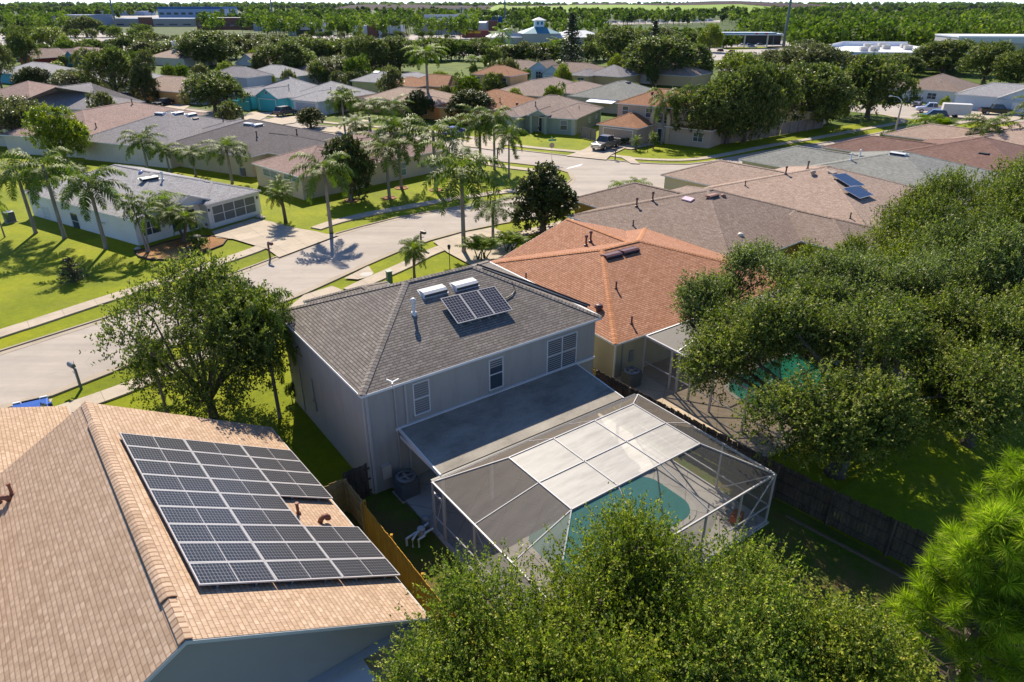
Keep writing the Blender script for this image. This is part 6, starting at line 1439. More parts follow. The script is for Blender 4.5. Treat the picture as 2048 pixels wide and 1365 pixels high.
# long-needled pine at the lower right corner
def pine(seed, H, Rr, ntuft, m, name, label, X, Y):
    rs = np.random.RandomState(seed); b = MB(); b.tube([(0, 0, 0), (.1, 0, H * .5), (0, .1, H)], [.2, .14, .05], 8)
    Cs, Ds, Ns, Ls, Ts = [], [], [], [], []
    for i in range(ntuft):
        z = H * (1 - .72 * rs.rand() ** 1.1); a = rs.rand() * 6.283; r = Rr * (1.08 - z / H) ** .55 * rs.uniform(.35, 1); c = np.array([math.cos(a) * r, math.sin(a) * r, z + .2 * r])
        b.tube([(0, 0, z - .25 * r), (c[0] * .6, c[1] * .6, z - .1 * r), tuple(c)], [.045, .03, .012], 4, False)
        n = 230; ax = unit((np.array([[c[0], c[1], r * .7 + .2]]) + rs.normal(size=(1, 3)) * .5))[0]; t = rs.uniform(-.55, .15, n)
        d = unit(rdir(rs, n) + ax * .85); L_ = rs.uniform(.34, .55, n)
        Cs.append(c + ax * t[:, None] + d * (L_ / 2)[:, None]); Ds.append(d); Ns.append(rdir(rs, n)); Ls.append(L_); Ts.append(np.clip(rs.normal(.5, .2) + rs.uniform(-.3, .3, n), 0, 1))
    V, F = leaves(np.concatenate(Cs), np.concatenate(Ds), np.concatenate(Ns), np.concatenate(Ls), np.full(sum(len(x) for x in Ls), .02))
    t = thing(name, label, 'tree', (X, Y, 0)); tr = bpy.data.meshes.new('trunk'); tr.from_pydata(b.v, [], b.f); tr.materials.append(BARK); link('trunk', tr, t); link('needles', npmesh('needles', V, F, np.concatenate(Ts), m), t)
pine(8, 8.2, 2.5, 170, LPINE, 'pine_tree', 'long needled bright green pine in the lower right corner', 12.9, 13.6)
pine(9, 8.8, 2.2, 100, LPINE, 'pine_tree', 'long needled pine at the right edge beyond the dark fence', 16.9, 17.4)
# shrubs and ground plants
for a in [('bush0', 'shrub', 1250, 292, 277, 20, 'low dark clipped shrub before the corner house garage'), ('bushy0', 'shrub', 1885, 214, 192, 11, 'round tan-leaved shrub before the open garage house'),
          ('bush0', 'shrub', 1780, 292, 262, 26, 'dense shrub at the foot of the street light'), ('bush0', 'shrub', 1040, 272, 262, 8, 'shrub beside the green house porch'),
          ('bushy0', 'shrub', 265, 176, 158, 12, 'small green shrub before the yellow walled house'), ('bush0', 'shrub', 726, 268, 254, 18, 'low bush under the palms at the grey roof house'),
          ('bush0', 'shrub', 395, 500, 470, 24, 'leafy undergrowth in the mulch bed'), ('bushy0', 'shrub', 110, 138, 122, 18, 'bright shrub before the pale roofs on the left'),
          ('bush0', 'shrub', 1035, 318, 312, 7, 'little bush at the corner kerb'), ('bush0', 'shrub', 585, 805, 765, 16, 'brown green bush at the front corner of the grey house')]: plant(a[0], a[1], 'shrub', *a[2:])

# ------------------------------------------------------------------ fences
FD = m_wood('fence_old', (0.05, 0.04, 0.035), (0.15, 0.12, 0.10)); FN = m_wood('fence_new', (0.42, 0.22, 0.03), (0.62, 0.36, 0.06)); FG = m_wood('fence_grey', (0.22, 0.18, 0.15), (0.36, 0.31, 0.27)); FM = m_wood('fence_mid', (0.28, 0.2, 0.09), (0.45, 0.34, 0.17))
def fence(name, label, pts, h, m, slat=.14, seed=0, rail_side=1, ragged=.03, postm=None):
    """picket fence along world points; posts and rails stand on the right-hand side when rail_side is 1"""
    rs = random.Random(seed); A0 = Vector(pts[0]); t = thing(name, label, 'fence', (A0.x, A0.y, 0))
    b = MB(); 
    for a, b_ in zip(pts, pts[1:]):
        a = Vector(a) - A0; b_ = Vector(b_) - A0; d = b_ - a; L = d.length; d.normalize(); n = Vector((d.y, -d.x)) * rail_side; k = int(L / slat)
        for i in range(k):
            p = a + d * slat * i; q = a + d * (slat * (i + 1) - .012); o = rs.uniform(-.008, .008); hh = h + rs.uniform(-ragged, ragged)
            b.hexa([(p.x + n.x * o, p.y + n.y * o, .03), (q.x + n.x * o, q.y + n.y * o, .03), (q.x + n.x * (o - .02), q.y + n.y * (o - .02), .03), (p.x + n.x * (o - .02), p.y + n.y * (o - .02), .03),
                    (p.x + n.x * o, p.y + n.y * o, hh), (q.x + n.x * o, q.y + n.y * o, hh), (q.x + n.x * (o - .02), q.y + n.y * (o - .02), hh), (p.x + n.x * (o - .02), p.y + n.y * (o - .02), hh)])
        for z in (.35, h * .55, h - .25):
            MB().beam((a.x + n.x * .035, a.y + n.y * .035, z), (b_.x + n.x * .035, b_.y + n.y * .035, z), .04, .09).build('rail', postm or m, t)
        j = 0.0
        while j <= L:
            p = a + d * j + n * .09; MB().box(p.x - .05, p.y - .05, 0, p.x + .05, p.y + .05, h + .02).build('post', postm or m, t); j += 2.44
    b.build('pickets', m, t); return t
W2 = lambda u, v: ML(u, v).xy
fence('wooden_fence', 'long weathered dark wooden fence running from the grey house to the lower right', [W2(14.05, .6), W2(14.7, -10.5), W2(15.75, -19.5), W2(17.3, -32)], 1.8, FD, seed=1, rail_side=1, ragged=.05)
fence('wooden_fence', 'yellow new wooden fence right of the tan house', [W2(-1.25, -2.0), W2(-1.3, -9.0), W2(-1.4, -16)], 1.8, FN, seed=2, rail_side=-1, ragged=.02)
fence('wooden_fence', 'short old wooden fence piece between the tan house and the grey house', [W2(-1.2, -2.0), W2(-1.2, -.1), W2(-2.9, -.1)], 1.75, FM, seed=3, rail_side=-1)
fence('wooden_gate', 'dark wooden gate with diagonal brace at the corner of the grey house', [W2(-1.1, .25), W2(.1, .25)], 1.8, FD, seed=4, rail_side=1)
fence('wooden_fence', 'short bright wooden fence right of the grey house wall', [W2(13.4, 2.4), W2(13.9, 1.0), W2(14.0, .6)], 1.8, FM, seed=5, rail_side=1)
fence('wooden_gate', 'old wooden gate beside the orange roof house', [W2(14.2, 3.0), W2(16.0, 3.2)], 1.7, FM, seed=6)
def gxy(*p): return [G(x, y).xy for x, y in p]
fence('wooden_fence', 'long grey wooden fence behind the row of oaks on the right', gxy((1410, 292), (1500, 282), (1560, 271), (1645, 256)), 1.9, FG, seed=7, slat=.2, ragged=.04)
fence('wooden_fence', 'tan wooden gate fence between the green house and the corner house', gxy((1162, 276), (1192, 283)), 1.8, FG, seed=8)
fence('wooden_fence', 'reddish wooden fence stub left of the long grey fence', gxy((1398, 284), (1412, 291)), 1.9, m_wood('fence_red', (.2, .09, .05), (.3, .15, .09)), seed=9)
fence('vinyl_fence', 'pale fence on the left behind the yellowing tree', gxy((60, 300), (180, 318)), 1.6, m_plain('vinyl', (.45, .46, .5), .5), seed=10, slat=.3)
# ------------------------------------------------------------------ near yard things
def ac(label, u, v, base=None, rot=MTH, s=1.0, loc=None):
    t = thing('air_conditioner', label, 'air conditioner', loc or ML(u, v), rot)
    MB().box(-.5, -.5, 0, .5, .5, .08).build('pad', CONC, t)
    b = MB(); b.prism(rr(-.44 * s, -.44 * s, .44 * s, .44 * s, .12), .08, 1.02 * s); bo = b.build('casing', m_plain('ac_dark', (.10, .11, .12), .5, .4, .3), t)
    b = MB()
    for k in range(13): z = .14 + k * .063 * s; b.prism(rr(-.455 * s, -.455 * s, .455 * s, .455 * s, .12), z, z + .022)
    b.build('louvres', m_plain('ac_grille', (.20, .22, .23), .5, .4, .3), bo)
    b = MB(); n = 20
    for k in range(n):
        a, c = 2 * math.pi * k / n, 2 * math.pi * (k + 1) / n
        b.hexa([(.33 * math.cos(a), .33 * math.sin(a), 1.02 * s), (.33 * math.cos(c), .33 * math.sin(c), 1.02 * s), (.46 * math.cos(c), .46 * math.sin(c), 1.02 * s), (.46 * math.cos(a), .46 * math.sin(a), 1.02 * s),
                (.33 * math.cos(a), .33 * math.sin(a), 1.07 * s), (.33 * math.cos(c), .33 * math.sin(c), 1.07 * s), (.45 * math.cos(c), .45 * math.sin(c), 1.05 * s), (.45 * math.cos(a), .45 * math.sin(a), 1.05 * s)])
    b.build('top_ring', m_plain('ac_top', (.24, .27, .29), .45, .4, .3), t)
    b = MB(); b.lathe([(.09, 1.03 * s), (.09, 1.09 * s), (.01, 1.1 * s)], n=10)
    for k in range(4): a = k * 1.57; b.beam((0, 0, 1.035 * s), (.3 * math.cos(a), .3 * math.sin(a), 1.03 * s), .12, .01)
    b.build('fan', CHROME, t); return t
ac('large air conditioner unit at the corner of the grey house by the gate', 1.42, -.62)
ac('dark round-topped air conditioner behind the fence of the orange roof house', 16.6, .45)
ac('air conditioner at the wall behind the white garage', 0, 0, loc=G(491, 352), rot=.8)
ac('air conditioner at the far left end of the white house', 0, 0, loc=G(22, 444), rot=.9)
t = thing('pool_pump', 'white plumbed pool pump beside the left wall of the pool cage', 'pool pump', ML(.55, -3.3), MTH)
PVC = m_plain('pvc_white', (.72, .74, .74), .4)
MB().tube([(-.7, -.2, .35), (-.1, -.1, .35), (.5, .1, .35)], .05, 7).build('pipe', PVC, t); MB().tube([(-.7, -.2, .35), (-.72, -.25, .02)], .05, 7).build('pipe', PVC, t)
MB().tube([(-.35, -.6, .02), (-.35, -.6, .42), (-.05, -.55, .42), (.1, -.35, .35), (.5, -.3, .35)], .05, 7).build('pipe', PVC, t); MB().tube([(-.55, -.45, .02), (-.55, -.45, .4), (-.1, -.15, .4)], .045, 7).build('pipe', PVC, t)
MB().lathe([(.1, .05), (.17, .1), (.17, .45), (.1, .5)], .05, -.1, 0, 12).build('pump_body', m_plain('pump_grey', (.5, .52, .53), .5), t); MB().lathe([(.17, 0), (.18, .05), (.18, .5), (.1, .6)], .5, .3, 0, 14).build('filter_tank', GREYM, t)
# ------------------------------------------------------------------ mailboxes, lamps, signs
MBX = m_plain('mailbox_black', (.04, .035, .035), .45, .4)
def mailbox(px, py, label, rz=0.9, m=None, g='mailboxes along the kerb', flip=1):
    P = G(px, py); t = thing('mailbox', label, 'mailbox', P, rz, g)
    MB().box(-.06, -.06, 0, .06, .06, 1.35).build('post', m or MBX, t); MB().beam((0, 0, .95), (.38 * flip, 0, 1.08), .05).build('bracket', m or MBX, t); MB().beam((-.1, 0, 1.36), (.5 * flip, 0, 1.36), .09, .05).build('arm', m or MBX, t)
    prof = [(-.11, 0), (.11, 0), (.11, .14)] + [(.11 * math.cos(R(a)), .14 + .1 * math.sin(R(a))) for a in (30, 60, 90, 120, 150)] + [(-.11, .14)]
    b = MB(); x0, x1 = (.05, .6) if flip > 0 else (-.6, -.05)
    n = len(prof)
    for k in range(n): (y0, z0), (y1, z1) = prof[k], prof[(k + 1) % n]; b.face([(x0, y0, 1.39 + z0), (x1, y0, 1.39 + z0), (x1, y1, 1.39 + z1), (x0, y1, 1.39 + z1)])
    for x in (x0, x1): b.face([(x, y, 1.39 + z) for y, z in prof])
    bo = b.build('box', m or MBX, t); MB().box(x1 - .2, .115, 1.5, x1 - .16, .13, 1.72).build('flag', m_plain('flag_red', (.4, .03, .03), .5), bo); return t
mailbox(541, 519, 'dark mailbox on the verge by the white house driveway', -.6, m_plain('mailbox_brown', (.13, .07, .07), .5))
mailbox(163, 779, 'mailbox on the near verge at the left above the tan roof', -.6, m_plain('mailbox_grey', (.12, .15, .17), .4), flip=-1)
mailbox(843, 496, 'mailbox by the kerb behind the pygmy palm', -.6)
mailbox(1230, 321, 'mailbox with house number in front of the parked pickup', 2.6); mailbox(995, 319, 'mailbox between the corner palms', -.5); mailbox(1503, 350, 'dark mailbox by the kerb above the cream house roof', -.6); mailbox(1648, 322, 'brown mailbox by the kerb at the grey-green roof', -.6, m_plain('mailbox_brown', (.13, .07, .07), .5))
def yardlamp(px, py, h, label):
    P = G(px, py); t = thing('yard_lamp', label, 'lamp post', P, 0, 'black yard lamp posts')
    MB().lathe([(.09, 0), (.05, .12), (.035, .2), (.03, h - .3)], n=8).build('post', MBX, t); MB().lathe([(.05, h - .3), (.11, h - .22), (.14, h), (.16, h + .02), (.03, h + .14)], n=8).build('lantern', MBX, t)
yardlamp(900, 541, 2.1, 'slim black lamp post on the near lawn'); yardlamp(1295, 305, 1.9, 'lamp post between the two small palms at the corner house'); yardlamp(1076, 279, 1.9, 'lamp post in front of the green house')
P = G(780, 571); t = thing('utility_box', 'green utility box on the lawn behind the grey roof', 'utility box', P, .5); MB().box(-.2, -.2, 0, .2, .2, 1.15).build('cabinet', m_plain('utility_green', (.07, .14, .10), .5), t, bevel=.02); MB().box(-.23, -.23, 1.15, .23, .23, 1.22).build('lid', m_plain('utility_green2', (.12, .2, .15), .5), t)
P = G(733, 549, .13); t = thing('manhole', 'round manhole cover in the concrete apron by the kerb', 'manhole cover', P); MB().lathe([(.42, 0), (.42, .012)], n=24).build('cover', m_plain('cast_iron', (.28, .26, .25), .6), t); MB().lathe([(.5, 0), (.5, .006)], n=24).build('rim', m_plain('cast_iron2', (.35, .32, .3), .6), t)
P = G(1103, 326); t = thing('street_sign', 'stop sign seen from behind with green street name blades on top', 'sign', P, .2)
MB().lathe([(.03, 0), (.03, 3.4)], n=8).build('post', CHROME, t)
b = MB(); b.prism([(.38 * math.cos(R(22.5 + 45 * k)), .38 * math.sin(R(22.5 + 45 * k))) for k in range(8)], -.012, .012); b.xform(Matrix.Translation((0, .06, 2.35)) @ Matrix.Rotation(R(90), 4, 'X')); b.build('stop_plate', m_plain('sign_back', (.45, .33, .22), .5), t)
SG = m_plain('sign_green', (.01, .25, .14), .4); MB().box(-.5, -.01, 2.95, .6, .01, 3.2).build('name_blade', SG, t); MB().box(-.01, -.5, 3.25, .01, .5, 3.5).build('name_blade', SG, t)
P = G(1790, 264); t = thing('street_light', 'curved arm street light on the lawn at the right', 'street light', P, .1)
PC = m_plain('pole_concrete2', (.38, .33, .28), .8)
hp = solve(1790, 264, 204, 10)[1]
MB().lathe([(.17, 0), (.11, hp)], n=10).build('pole', PC, t); MB().tube([(0, 0, hp - .3), (-.3, 0, hp + .3), (-1.0, 0, hp + .75), (-2.1, 0, hp + .95)], .045, 7).build('arm', CHROME, t); MB().tube([(-2.0, 0, hp + .93), (-2.3, 0, hp + .93), (-2.7, 0, hp + .86)], [.1, .15, .06], 8).build('lamp_head', CHROME, t)
for px, py, ty, lab in ((312, 205, 158, 'wooden utility pole beside the dark narrow tree'), (1545, 92, 55, 'thin grey light pole by the service station'), (1487, 92, 54, 'thin grey light pole with arm in front of the canopy'), (642, 100, 66, 'thin dark light pole in front of the white hall'), (875, 108, 62, 'thin dark light pole below the grey store'), (1574, 115, 62, 'thin wooden pole left of the fence oaks top'), (655, 172, 148, 'street light pole behind the turquoise house')):
    P = G(px, py); hh = solve(px, py, ty, 5)[1]; t = thing('utility_pole', lab, 'pole', P); MB().lathe([(.16, 0), (.1, hh)], n=8).build('pole', PC if 'wooden' in lab else STEEL, t); MB().tube([(0, 0, hh - .2), (-1.6, 0, hh + .35)], .06, 5).build('arm', STEEL, t)
for px, py, ty, c1, lab in ((1583, 92, 68, (.5, .5, .55), 'flagpole with striped flag by the power pole'), (1606, 92, 70, (.5, .2, .1), 'flagpole with orange and white flag')):
    P = G(px, py); hh = solve(px, py, ty, 5)[1]; t = thing('flagpole', lab, 'flag', P); MB().lathe([(.1, 0), (.06, hh)], n=6).build('pole', WHITE, t)
    b = MB()
    for k in range(5): b.face([(.1 + k * .45, .15 * math.sin(k), hh - .3 - k * .35), (.1 + (k + 1) * .45, .15 * math.sin(k + 1), hh - .3 - (k + 1) * .35), (.1 + (k + 1) * .45, .15 * math.sin(k + 1), hh - 2.6 - (k + 1) * .3), (.1 + k * .45, .15 * math.sin(k), hh - 2.6 - k * .3)])
    b.build('flag', m_plain('flag_' + str(px), c1, .7), t)
# overhead lines
def lines(label, pts, z0, sag, n=3, dz=4, r=.05):
    b = MB()
    for k in range(n):
        for p, q in zip(pts, pts[1:]):
            P_ = [Vector(p).lerp(Vector(q), i / 12) for i in range(13)]
            b.tube([(v.x, v.y, z0 - k * dz - sag * math.sin(math.pi * i / 12)) for i, v in enumerate(P_)], r, 3, False)
    tag(b.build('power_line', STEEL), label, 'power lines')

# ------------------------------------------------------------------ vehicles
def loft(b, secs):
    """secs: (x, half width, z0, z1) ; bevelled hexagonal sections"""
    P_ = [[(x, -w_, z0 + .12), (x, -w_ * .97, z0), (x, w_ * .97, z0), (x, w_, z0 + .12), (x, w_ * .99, z1 - .06), (x, w_ * .93, z1), (x, -w_ * .93, z1), (x, -w_ * .99, z1 - .06)] for x, w_, z0, z1 in secs]
    i0 = len(b.v)
    for p in P_: b.v += p
    for k in range(len(P_) - 1):
        for q in range(8):
            a = i0 + k * 8 + q; c = i0 + k * 8 + (q + 1) % 8; b.f.append((a, c, c + 8, a + 8)); b.uv += [(0, 0)] * 4
    b.f.append(tuple(range(i0, i0 + 8))[::-1]); b.uv += [(0, 0)] * 8; j = i0 + (len(P_) - 1) * 8; b.f.append(tuple(range(j, j + 8))); b.uv += [(0, 0)] * 8
GLC = m_glass('car_glass', (.02, .03, .04), .05)
def car(kind_, px, py, deg, label, col, cat='car', z=0.13, s=1.0, detail=True):
    P = G(px, py, z); t = thing({'pickup': 'pickup_truck', 'suv': 'parked_suv', 'car': 'parked_car', 'van': 'parked_van'}[kind_], label, cat, P, R(deg), None, (s, s, s))
    m = m_paint('paint_%02x%02x%02x' % tuple(int(min(1, c) * 255) for c in col), col)
    L, W_, hb, hr, bx = {'pickup': (5.8, 1.0, 1.15, 1.93, (.2, 1.9)), 'suv': (4.8, .94, 1.0, 1.75, (-2.1, 1.0)), 'car': (4.7, .9, .85, 1.42, (-1.5, 1.0)), 'van': (5.6, 1.0, 1.2, 2.2, (-2.5, 1.9))}[kind_]
    h = L / 2; b = MB()
    if kind_ == 'pickup':
        loft(b, [(h, W_ * .86, .45, .95), (h - .15, W_ * .95, .38, 1.02), (h - 1.4, W_, .38, hb), (-.95, W_, .38, hb)]); b.box(-h, -W_, .45, -.95, -W_ + .1, hb); b.box(-h, W_ - .1, .45, -.95, W_, hb); b.box(-h, -W_ + .1, .45, -h + .1, W_ - .1, hb); b.box(-h + .1, -W_ + .1, .45, -.95, W_ - .1, .62)
        cab = [(1.45, W_ * .9, hb - .04), (.75, W_ * .76, hr - .05), (-.7, W_ * .76, hr - .03), (-.95, W_ * .88, hb - .04)]
    elif kind_ == 'van':
        loft(b, [(h, W_ * .86, .45, 1.0), (h - .2, W_ * .96, .35, 1.15), (h - 1.0, W_, .35, 1.3), (-h, W_, .35, 1.3)]); cab = [(h - .9, W_ * .95, 1.25), (h - 1.6, W_ * .88, hr - .05), (-h + .1, W_ * .88, hr - .03), (-h, W_ * .95, 1.25)]
    else:
        loft(b, [(h, W_ * .8, .42, .72), (h - .2, W_ * .93, .32, .8), (h - 1.3, W_, .3, hb), (-h + .5, W_, .32, hb), (-h + .1, W_ * .92, .38, hb * .95), (-h, W_ * .85, .45, hb * .8)])
        x0, x1 = bx; cab = [(x1 + .25, W_ * .9, hb - .04), (x1 - .5, W_ * .74, hr - .05), (x0 + .45, W_ * .74, hr - .05), (x0 - (.05 if kind_ == 'suv' else .45), W_ * .86, hb - .04)]
    body = b.build('body', m, t, smooth=False, bevel=.03 if detail else 0)
    g = MB(); ring = [[(x, -w_, z_), (x, w_, z_)] for x, w_, z_ in cab]
    for (a, c), (d, e) in zip(ring, ring[1:]): g.face([a, c, e, d])
    g.face([ring[0][0], ring[1][0], ring[2][0], ring[3][0]]); g.face([ring[0][1], ring[1][1], ring[2][1], ring[3][1]]); g.build('windows', GLC, t)
    r_ = MB(); (x1, w1, z1), (x2, w2, z2) = cab[1], cab[2]; r_.hexa([(x2, -w2, z2), (x1, -w1, z1), (x1, w1, z1), (x2, w2, z2), (x2 + .05, -w2 + .05, hr), (x1 - .05, -w1 + .05, hr), (x1 - .05, w1 - .05, hr), (x2 + .05, w2 - .05, hr)])
    for q in range(4):
        k2 = cab[q]
    for sg in (0, 1):
        for q, w__ in ((0, .06), (2, .08)): r_.beam(ring[q][sg], ring[q + 1][sg], w__)
        if kind_ != 'van': mx = (ring[1][sg][0] + ring[2][sg][0]) / 2; r_.beam((mx, ring[1][sg][1] * 1.0, hr - .05), (mx, ring[0][sg][1] * .98, hb), .07)
    r_.build('roof', m, t)
    if detail:
        for x in (h - 1.0, -h + 1.1):
            for y in (-W_ + .06, W_ - .06):
                wb_ = MB(); wb_.tube([(x, y - .12, .36), (x, y + .12, .36)], [.37, .37], 16); wo = wb_.build('wheel', BLACKR, t)
                wb_ = MB(); yy = y + (.125 if y > 0 else -.125); wb_.tube([(x, yy, .36), (x, yy + (.01 if y > 0 else -.01), .36)], [.22, .2], 12); wb_.build('rim', CHROME, wo)
        for y in (-W_ * .68, W_ * .68):
            MB().box(h - .12, y - .17, .68, h + .01, y + .17, .86).build('headlight', m_plain('lamp_glass', (.7, .72, .74), .15, .6), t)
            MB().box(-h - .012, y - .12, .7, -h + .06, y + .12, .95).build('tail_light', m_plain('lamp_red', (.35, .01, .01), .2, .5), t)
        MB().box(h - .05, -W_ * .45, .55, h + .02, W_ * .45, .82).build('grille', CHROME if kind_ == 'pickup' else DARK, t)
        MB().box(h - .1, -W_ * .85, .4, h + .06, W_ * .85, .56).build('bumper', CHROME if kind_ == 'pickup' else m, t)
        for sg in (-1, 1): MB().box(cab[0][0] - .35, sg * W_ * 1.0 - (.18 if sg < 0 else 0), hb - .02, cab[0][0] - .2, sg * W_ * 1.0 + (.18 if sg > 0 else 0), hb + .2).build('mirror', m, t)
    return t
car('pickup', 1211, 297, -128, 'grey pickup with pale hood parked in the corner house driveway', (.16, .14, .13), 'pickup')
car('suv', 572, 231, 60, 'olive grey SUV on the driveway of the turquoise house', (.10, .095, .085), 'SUV')
car('car', 908, 271, 60, 'blue car partly hidden behind the corner palms', (.04, .06, .30))
car('suv', 260, 201, -12, 'dark blue SUV parked in front of the yellow walled house', (.02, .03, .07), 'SUV')
car('car', 328, 211, -110, 'black car on the driveway below the wooden utility pole', (.015, .015, .02))
car('pickup', 68, 192, -12, 'white pickup at the left in front of the teal house', (.6, .58, .55), 'pickup')
car('car', 45, 124, -10, 'dark car left of the blue gabled house', (.03, .04, .07)); car('car', 78, 125, -10, 'black car right at the blue gabled house', (.015, .015, .02)); car('car', 100, 135, 0, 'dark car in front of the grey roof on the left', (.03, .03, .05))
car('pickup', 1862, 226, 158, 'white pickup parked on the side street at the right', (.55, .56, .66), 'pickup')
car('suv', 1866, 239, 160, 'dark blue SUV in front of the white pickup at the right', (.02, .035, .09), 'SUV')
car('pickup', 1990, 229, -14, 'black pickup parked in front of the white gabled house', (.012, .012, .015), 'pickup')
car('suv', 1832, 211, -125, 'grey SUV leaving the open garage on the right', (.25, .26, .28), 'SUV')
car('car', 1508, 358, 35, 'white car hidden behind the sand coloured roof, only its roof showing', (.7, .68, .72)); car('car', 66, 868, 120, 'blue car peeking over the tan roof at the lower left', (.02, .08, .35))
t = thing('box_trailer', 'white box trailer with dark open rear beside the pickups at the right', 'trailer', G(1908, 236), R(-22))
MB().box(-2.4, -1.1, .6, 2.4, 1.1, 2.6).build('body', m_plain('trailer_white', (.62, .6, .58), .5), t); MB().box(2.4, -1.0, .7, 2.41, 1.0, 2.45).build('door', DARK, t)  # dark sheet stands in for the shaded inside of the open rear
for y in (-1.15, 1.15): MB().tube([(0, y - .1, .36), (0, y + .1, .36)], [.36, .36], 14).build('wheel', BLACKR, t)
random.seed(5)
FC = [((.62, .62, .66), 'white'), ((.25, .02, .02), 'red'), ((.03, .07, .28), 'blue'), ((.02, .02, .03), 'black'), ((.35, .36, .38), 'silver')]
for k, (px, py, ci, where) in enumerate([(1440, 105, 1, 'in front of the small palms by the canopy'), (1463, 107, 1, 'right of the first red one by the canopy'), (1487, 93, 0, 'at the left end of the station forecourt'), (1497, 93, 2, 'next to the white one at the station'),
    (1508, 88, 2, 'under the canopy edge at the station'), (1520, 93, 4, 'right side of the station forecourt'), (1504, 97, 0, 'in the front of the station forecourt'), (673, 75, 0, 'in front of the woods left of the white office'), (742, 79, 4, 'left in front of the white office'),
    (772, 80, 0, 'right in front of the white office'), (892, 71, 0, 'in front of the grey store'), (905, 77, 4, 'below the grey store on its car park'), (1548, 137, 4, 'in the small car park behind the fence oaks'), (1556, 132, 0, 'second in the small car park behind the fence oaks'), (1395, 145, 0, 'between the great oak and the fence oaks'), (1410, 148, 4, 'right of the white one behind the great oak'), (215, 85, 0, 'on the main road left of the power pole'), (12, 80, 2, 'on the car park at the far left edge'), (60, 75, 3, 'on the far left car park'), (95, 76, 4, 'on the far left car park, right one')]):
    car('car', px, py, random.choice((0, 8, 95, 180)), FC[ci][1] + ' car ' + where, FC[ci][0], detail=False)
for i in range(16):
    x = 1200 + i * 14.5 + random.uniform(-3, 3); P = G(x, 47.5 - (i / 16) * 2 + random.uniform(-.8, .8)); t = thing('camper', ORD[i] + ('' if i == 0 else ' from the left') + ' white camper in the far lot before the woods', 'camper', P, random.uniform(-.3, .3), 'white campers in the far lot')
    l = random.uniform(7, 11); MB().box(-l / 2, -1.3, .7, l / 2, 1.3, 3.4).build('body', m_plain('camper_white', (.72, .68, .66), .5), t); MB().box(-l * .3, -1.34, 1.9, l * .25, -1.3, 2.5).build('window', GLASS, t)
# ------------------------------------------------------------------ garden bits
MUL = m_grass('mulch', (.22, .10, .05), (.36, .19, .10), (.46, .28, .17))
bed = [(270, 505), (292, 500), (330, 487), (370, 478), (420, 474), (455, 480), (446, 492), (405, 508), (352, 522), (300, 521), (278, 515)]
P0 = G(350, 500); t = thing('mulch_bed', 'reddish mulch bed with dark edging at the front of the white house', 'flower bed', (P0.x, P0.y, 0))
pts = [(G(x, y) - P0).xy for x, y in bed]; MB().prism([(p.x, p.y) for p in pts], 0, .09).build('mulch', MUL, t)
b = MB()
for p, q in zip(pts, pts[1:] + pts[:1]): b.beam((p.x, p.y, .08), (q.x, q.y, .08), .1, .16)
b.build('edging', m_plain('edging', (.06, .04, .04), .8), t)
ROCK = m_plain('rock', (.42, .38, .33), .9, .1, var=.3)
def rock(px, py, r, label, z=.05):
    rs = np.random.RandomState(int(px)); b = MB(); b.lathe([(r * .7, -.05), (r, r * .2), (r * .8, r * .55), (r * .3, r * .75), (.01, r * .78)], n=8); b.v = [tuple(np.array(v) * rs.uniform(.85, 1.15, 3)) for v in b.v]; P = G(px, py); tag(b.build('rock', ROCK, None, (P.x, P.y, z)), label, 'rock')
rock(405, 484, .45, 'large pale rock in the mulch bed'); rock(382, 497, .3, 'smaller rock in the middle of the mulch bed'); rock(519, 436, .4, 'rock at the corner beside the screened garage'); rock(526, 438, .3, 'small rock beside the larger one at the screened garage'); rock(276, 500, .3, 'rock at the left tip of the mulch bed')
P = G(397, 492); t = thing('bird_bath', 'pale bird bath in the mulch bed', 'bird bath', (P.x, P.y, .08)); MB().lathe([(.2, 0), (.08, .12), (.07, .65), (.16, .72)], n=12).build('pedestal', ROCK, t); MB().lathe([(.1, .7), (.38, .8), (.4, .86), (.3, .83)], n=16).build('bowl', ROCK, t)
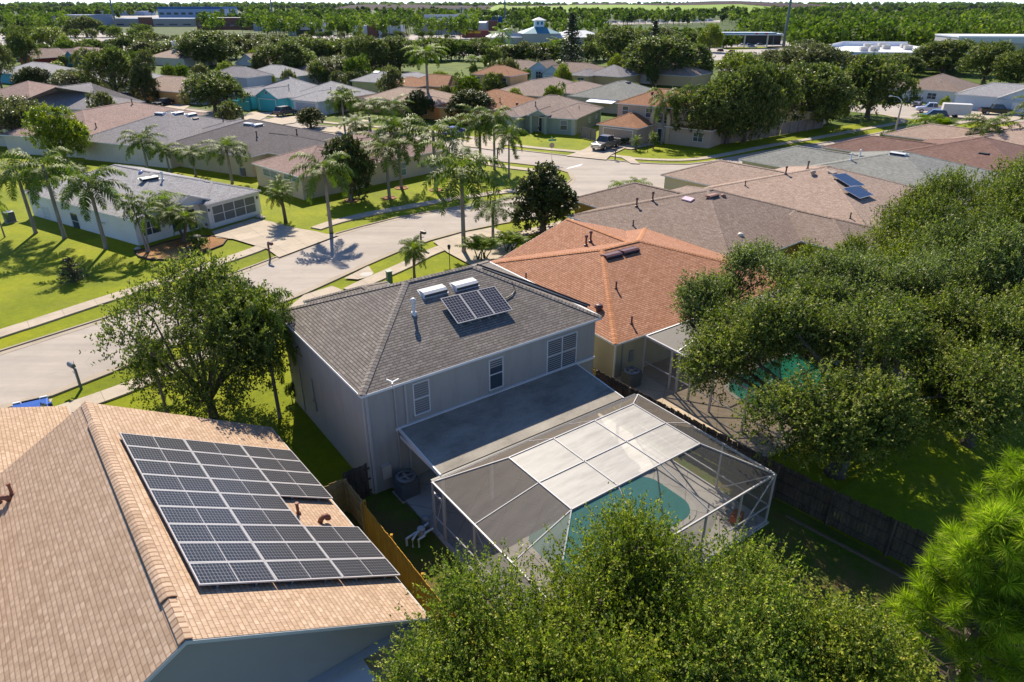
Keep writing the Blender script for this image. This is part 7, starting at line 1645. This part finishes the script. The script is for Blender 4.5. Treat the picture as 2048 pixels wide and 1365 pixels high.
P = G(421, 487); t = thing('bird_feeder', 'thin dark pole with small feeder in the mulch bed', 'bird feeder', (P.x, P.y, .08)); MB().lathe([(.02, 0), (.02, 1.7)], n=6).build('pole', MBX, t); MB().lathe([(.1, 1.6), (.14, 1.7), (.02, 1.9)], n=8).build('feeder', MBX, t)
for i, (x, y) in enumerate(((779, 397), (803, 377), (703, 402), (872, 381))):
    P = G(x, y); b = MB(); n = 20
    for k in range(n):
        a, c = 2 * math.pi * k / n, 2 * math.pi * (k + 1) / n; b.beam((.75 * math.cos(a), .75 * math.sin(a), .04), (.75 * math.cos(c), .75 * math.sin(c), .04), .12, .1)
    t = thing('tree_ring', ('tree ring around the palm by the beige house wall', 'tree ring around the palm behind it', 'tree ring by the dark magnolia', 'tree ring at the right end of the beige house')[i], 'tree ring', (P.x, P.y, 0)); b.build('edging', m_plain('ring_red', (.3, .14, .1), .8), t); MB().lathe([(.7, -.05), (.7, .04)], n=20).build('mulch', MUL, t)
t = thing('garden_edging', 'thin curb line in the shaded back yard below the pool cage corner', 'edging', ML(14.0, -11.6), MTH); MB().beam((0, 0, .05), (.9, -8, .05), .1, .1).build('kerb_line', m_plain('edge_dark', (.16, .12, .09), .8), t)
lines('thin overhead lines crossing in front of the far woods on the left', [tops[0][:], tops[1][:]], 30, 3); lines('thin overhead lines in front of the grey store', [tops[1][:], tops[2][:]], 30, 3); lines('thin overhead lines between the centre and right power poles', [tops[2][:], tops[3][:]], 30, 3)

# ------------------------------------------------------------------ haze
b = MB().box(-4500, -80, -1, 4500, 5200, 42)
hz = b.build('haze', mat('haze', lambda t: N(t, 'ShaderNodeEmission', {'Strength': 0}).outputs[0])); hz['kind'] = 'stuff'; hz['label'] = 'thin blue air haze over the far woods'; hz['category'] = 'haze'
t = MATS['haze'].node_tree; t.nodes.clear(); o = t.nodes.new('ShaderNodeOutputMaterial'); v = N(t, 'ShaderNodeVolumePrincipled', {'Color': (.75, .86, 1.0, 1), 'Density': 0.000012, 'Anisotropy': 0.2}); t.links.new(v.outputs[0], o.inputs['Volume'])
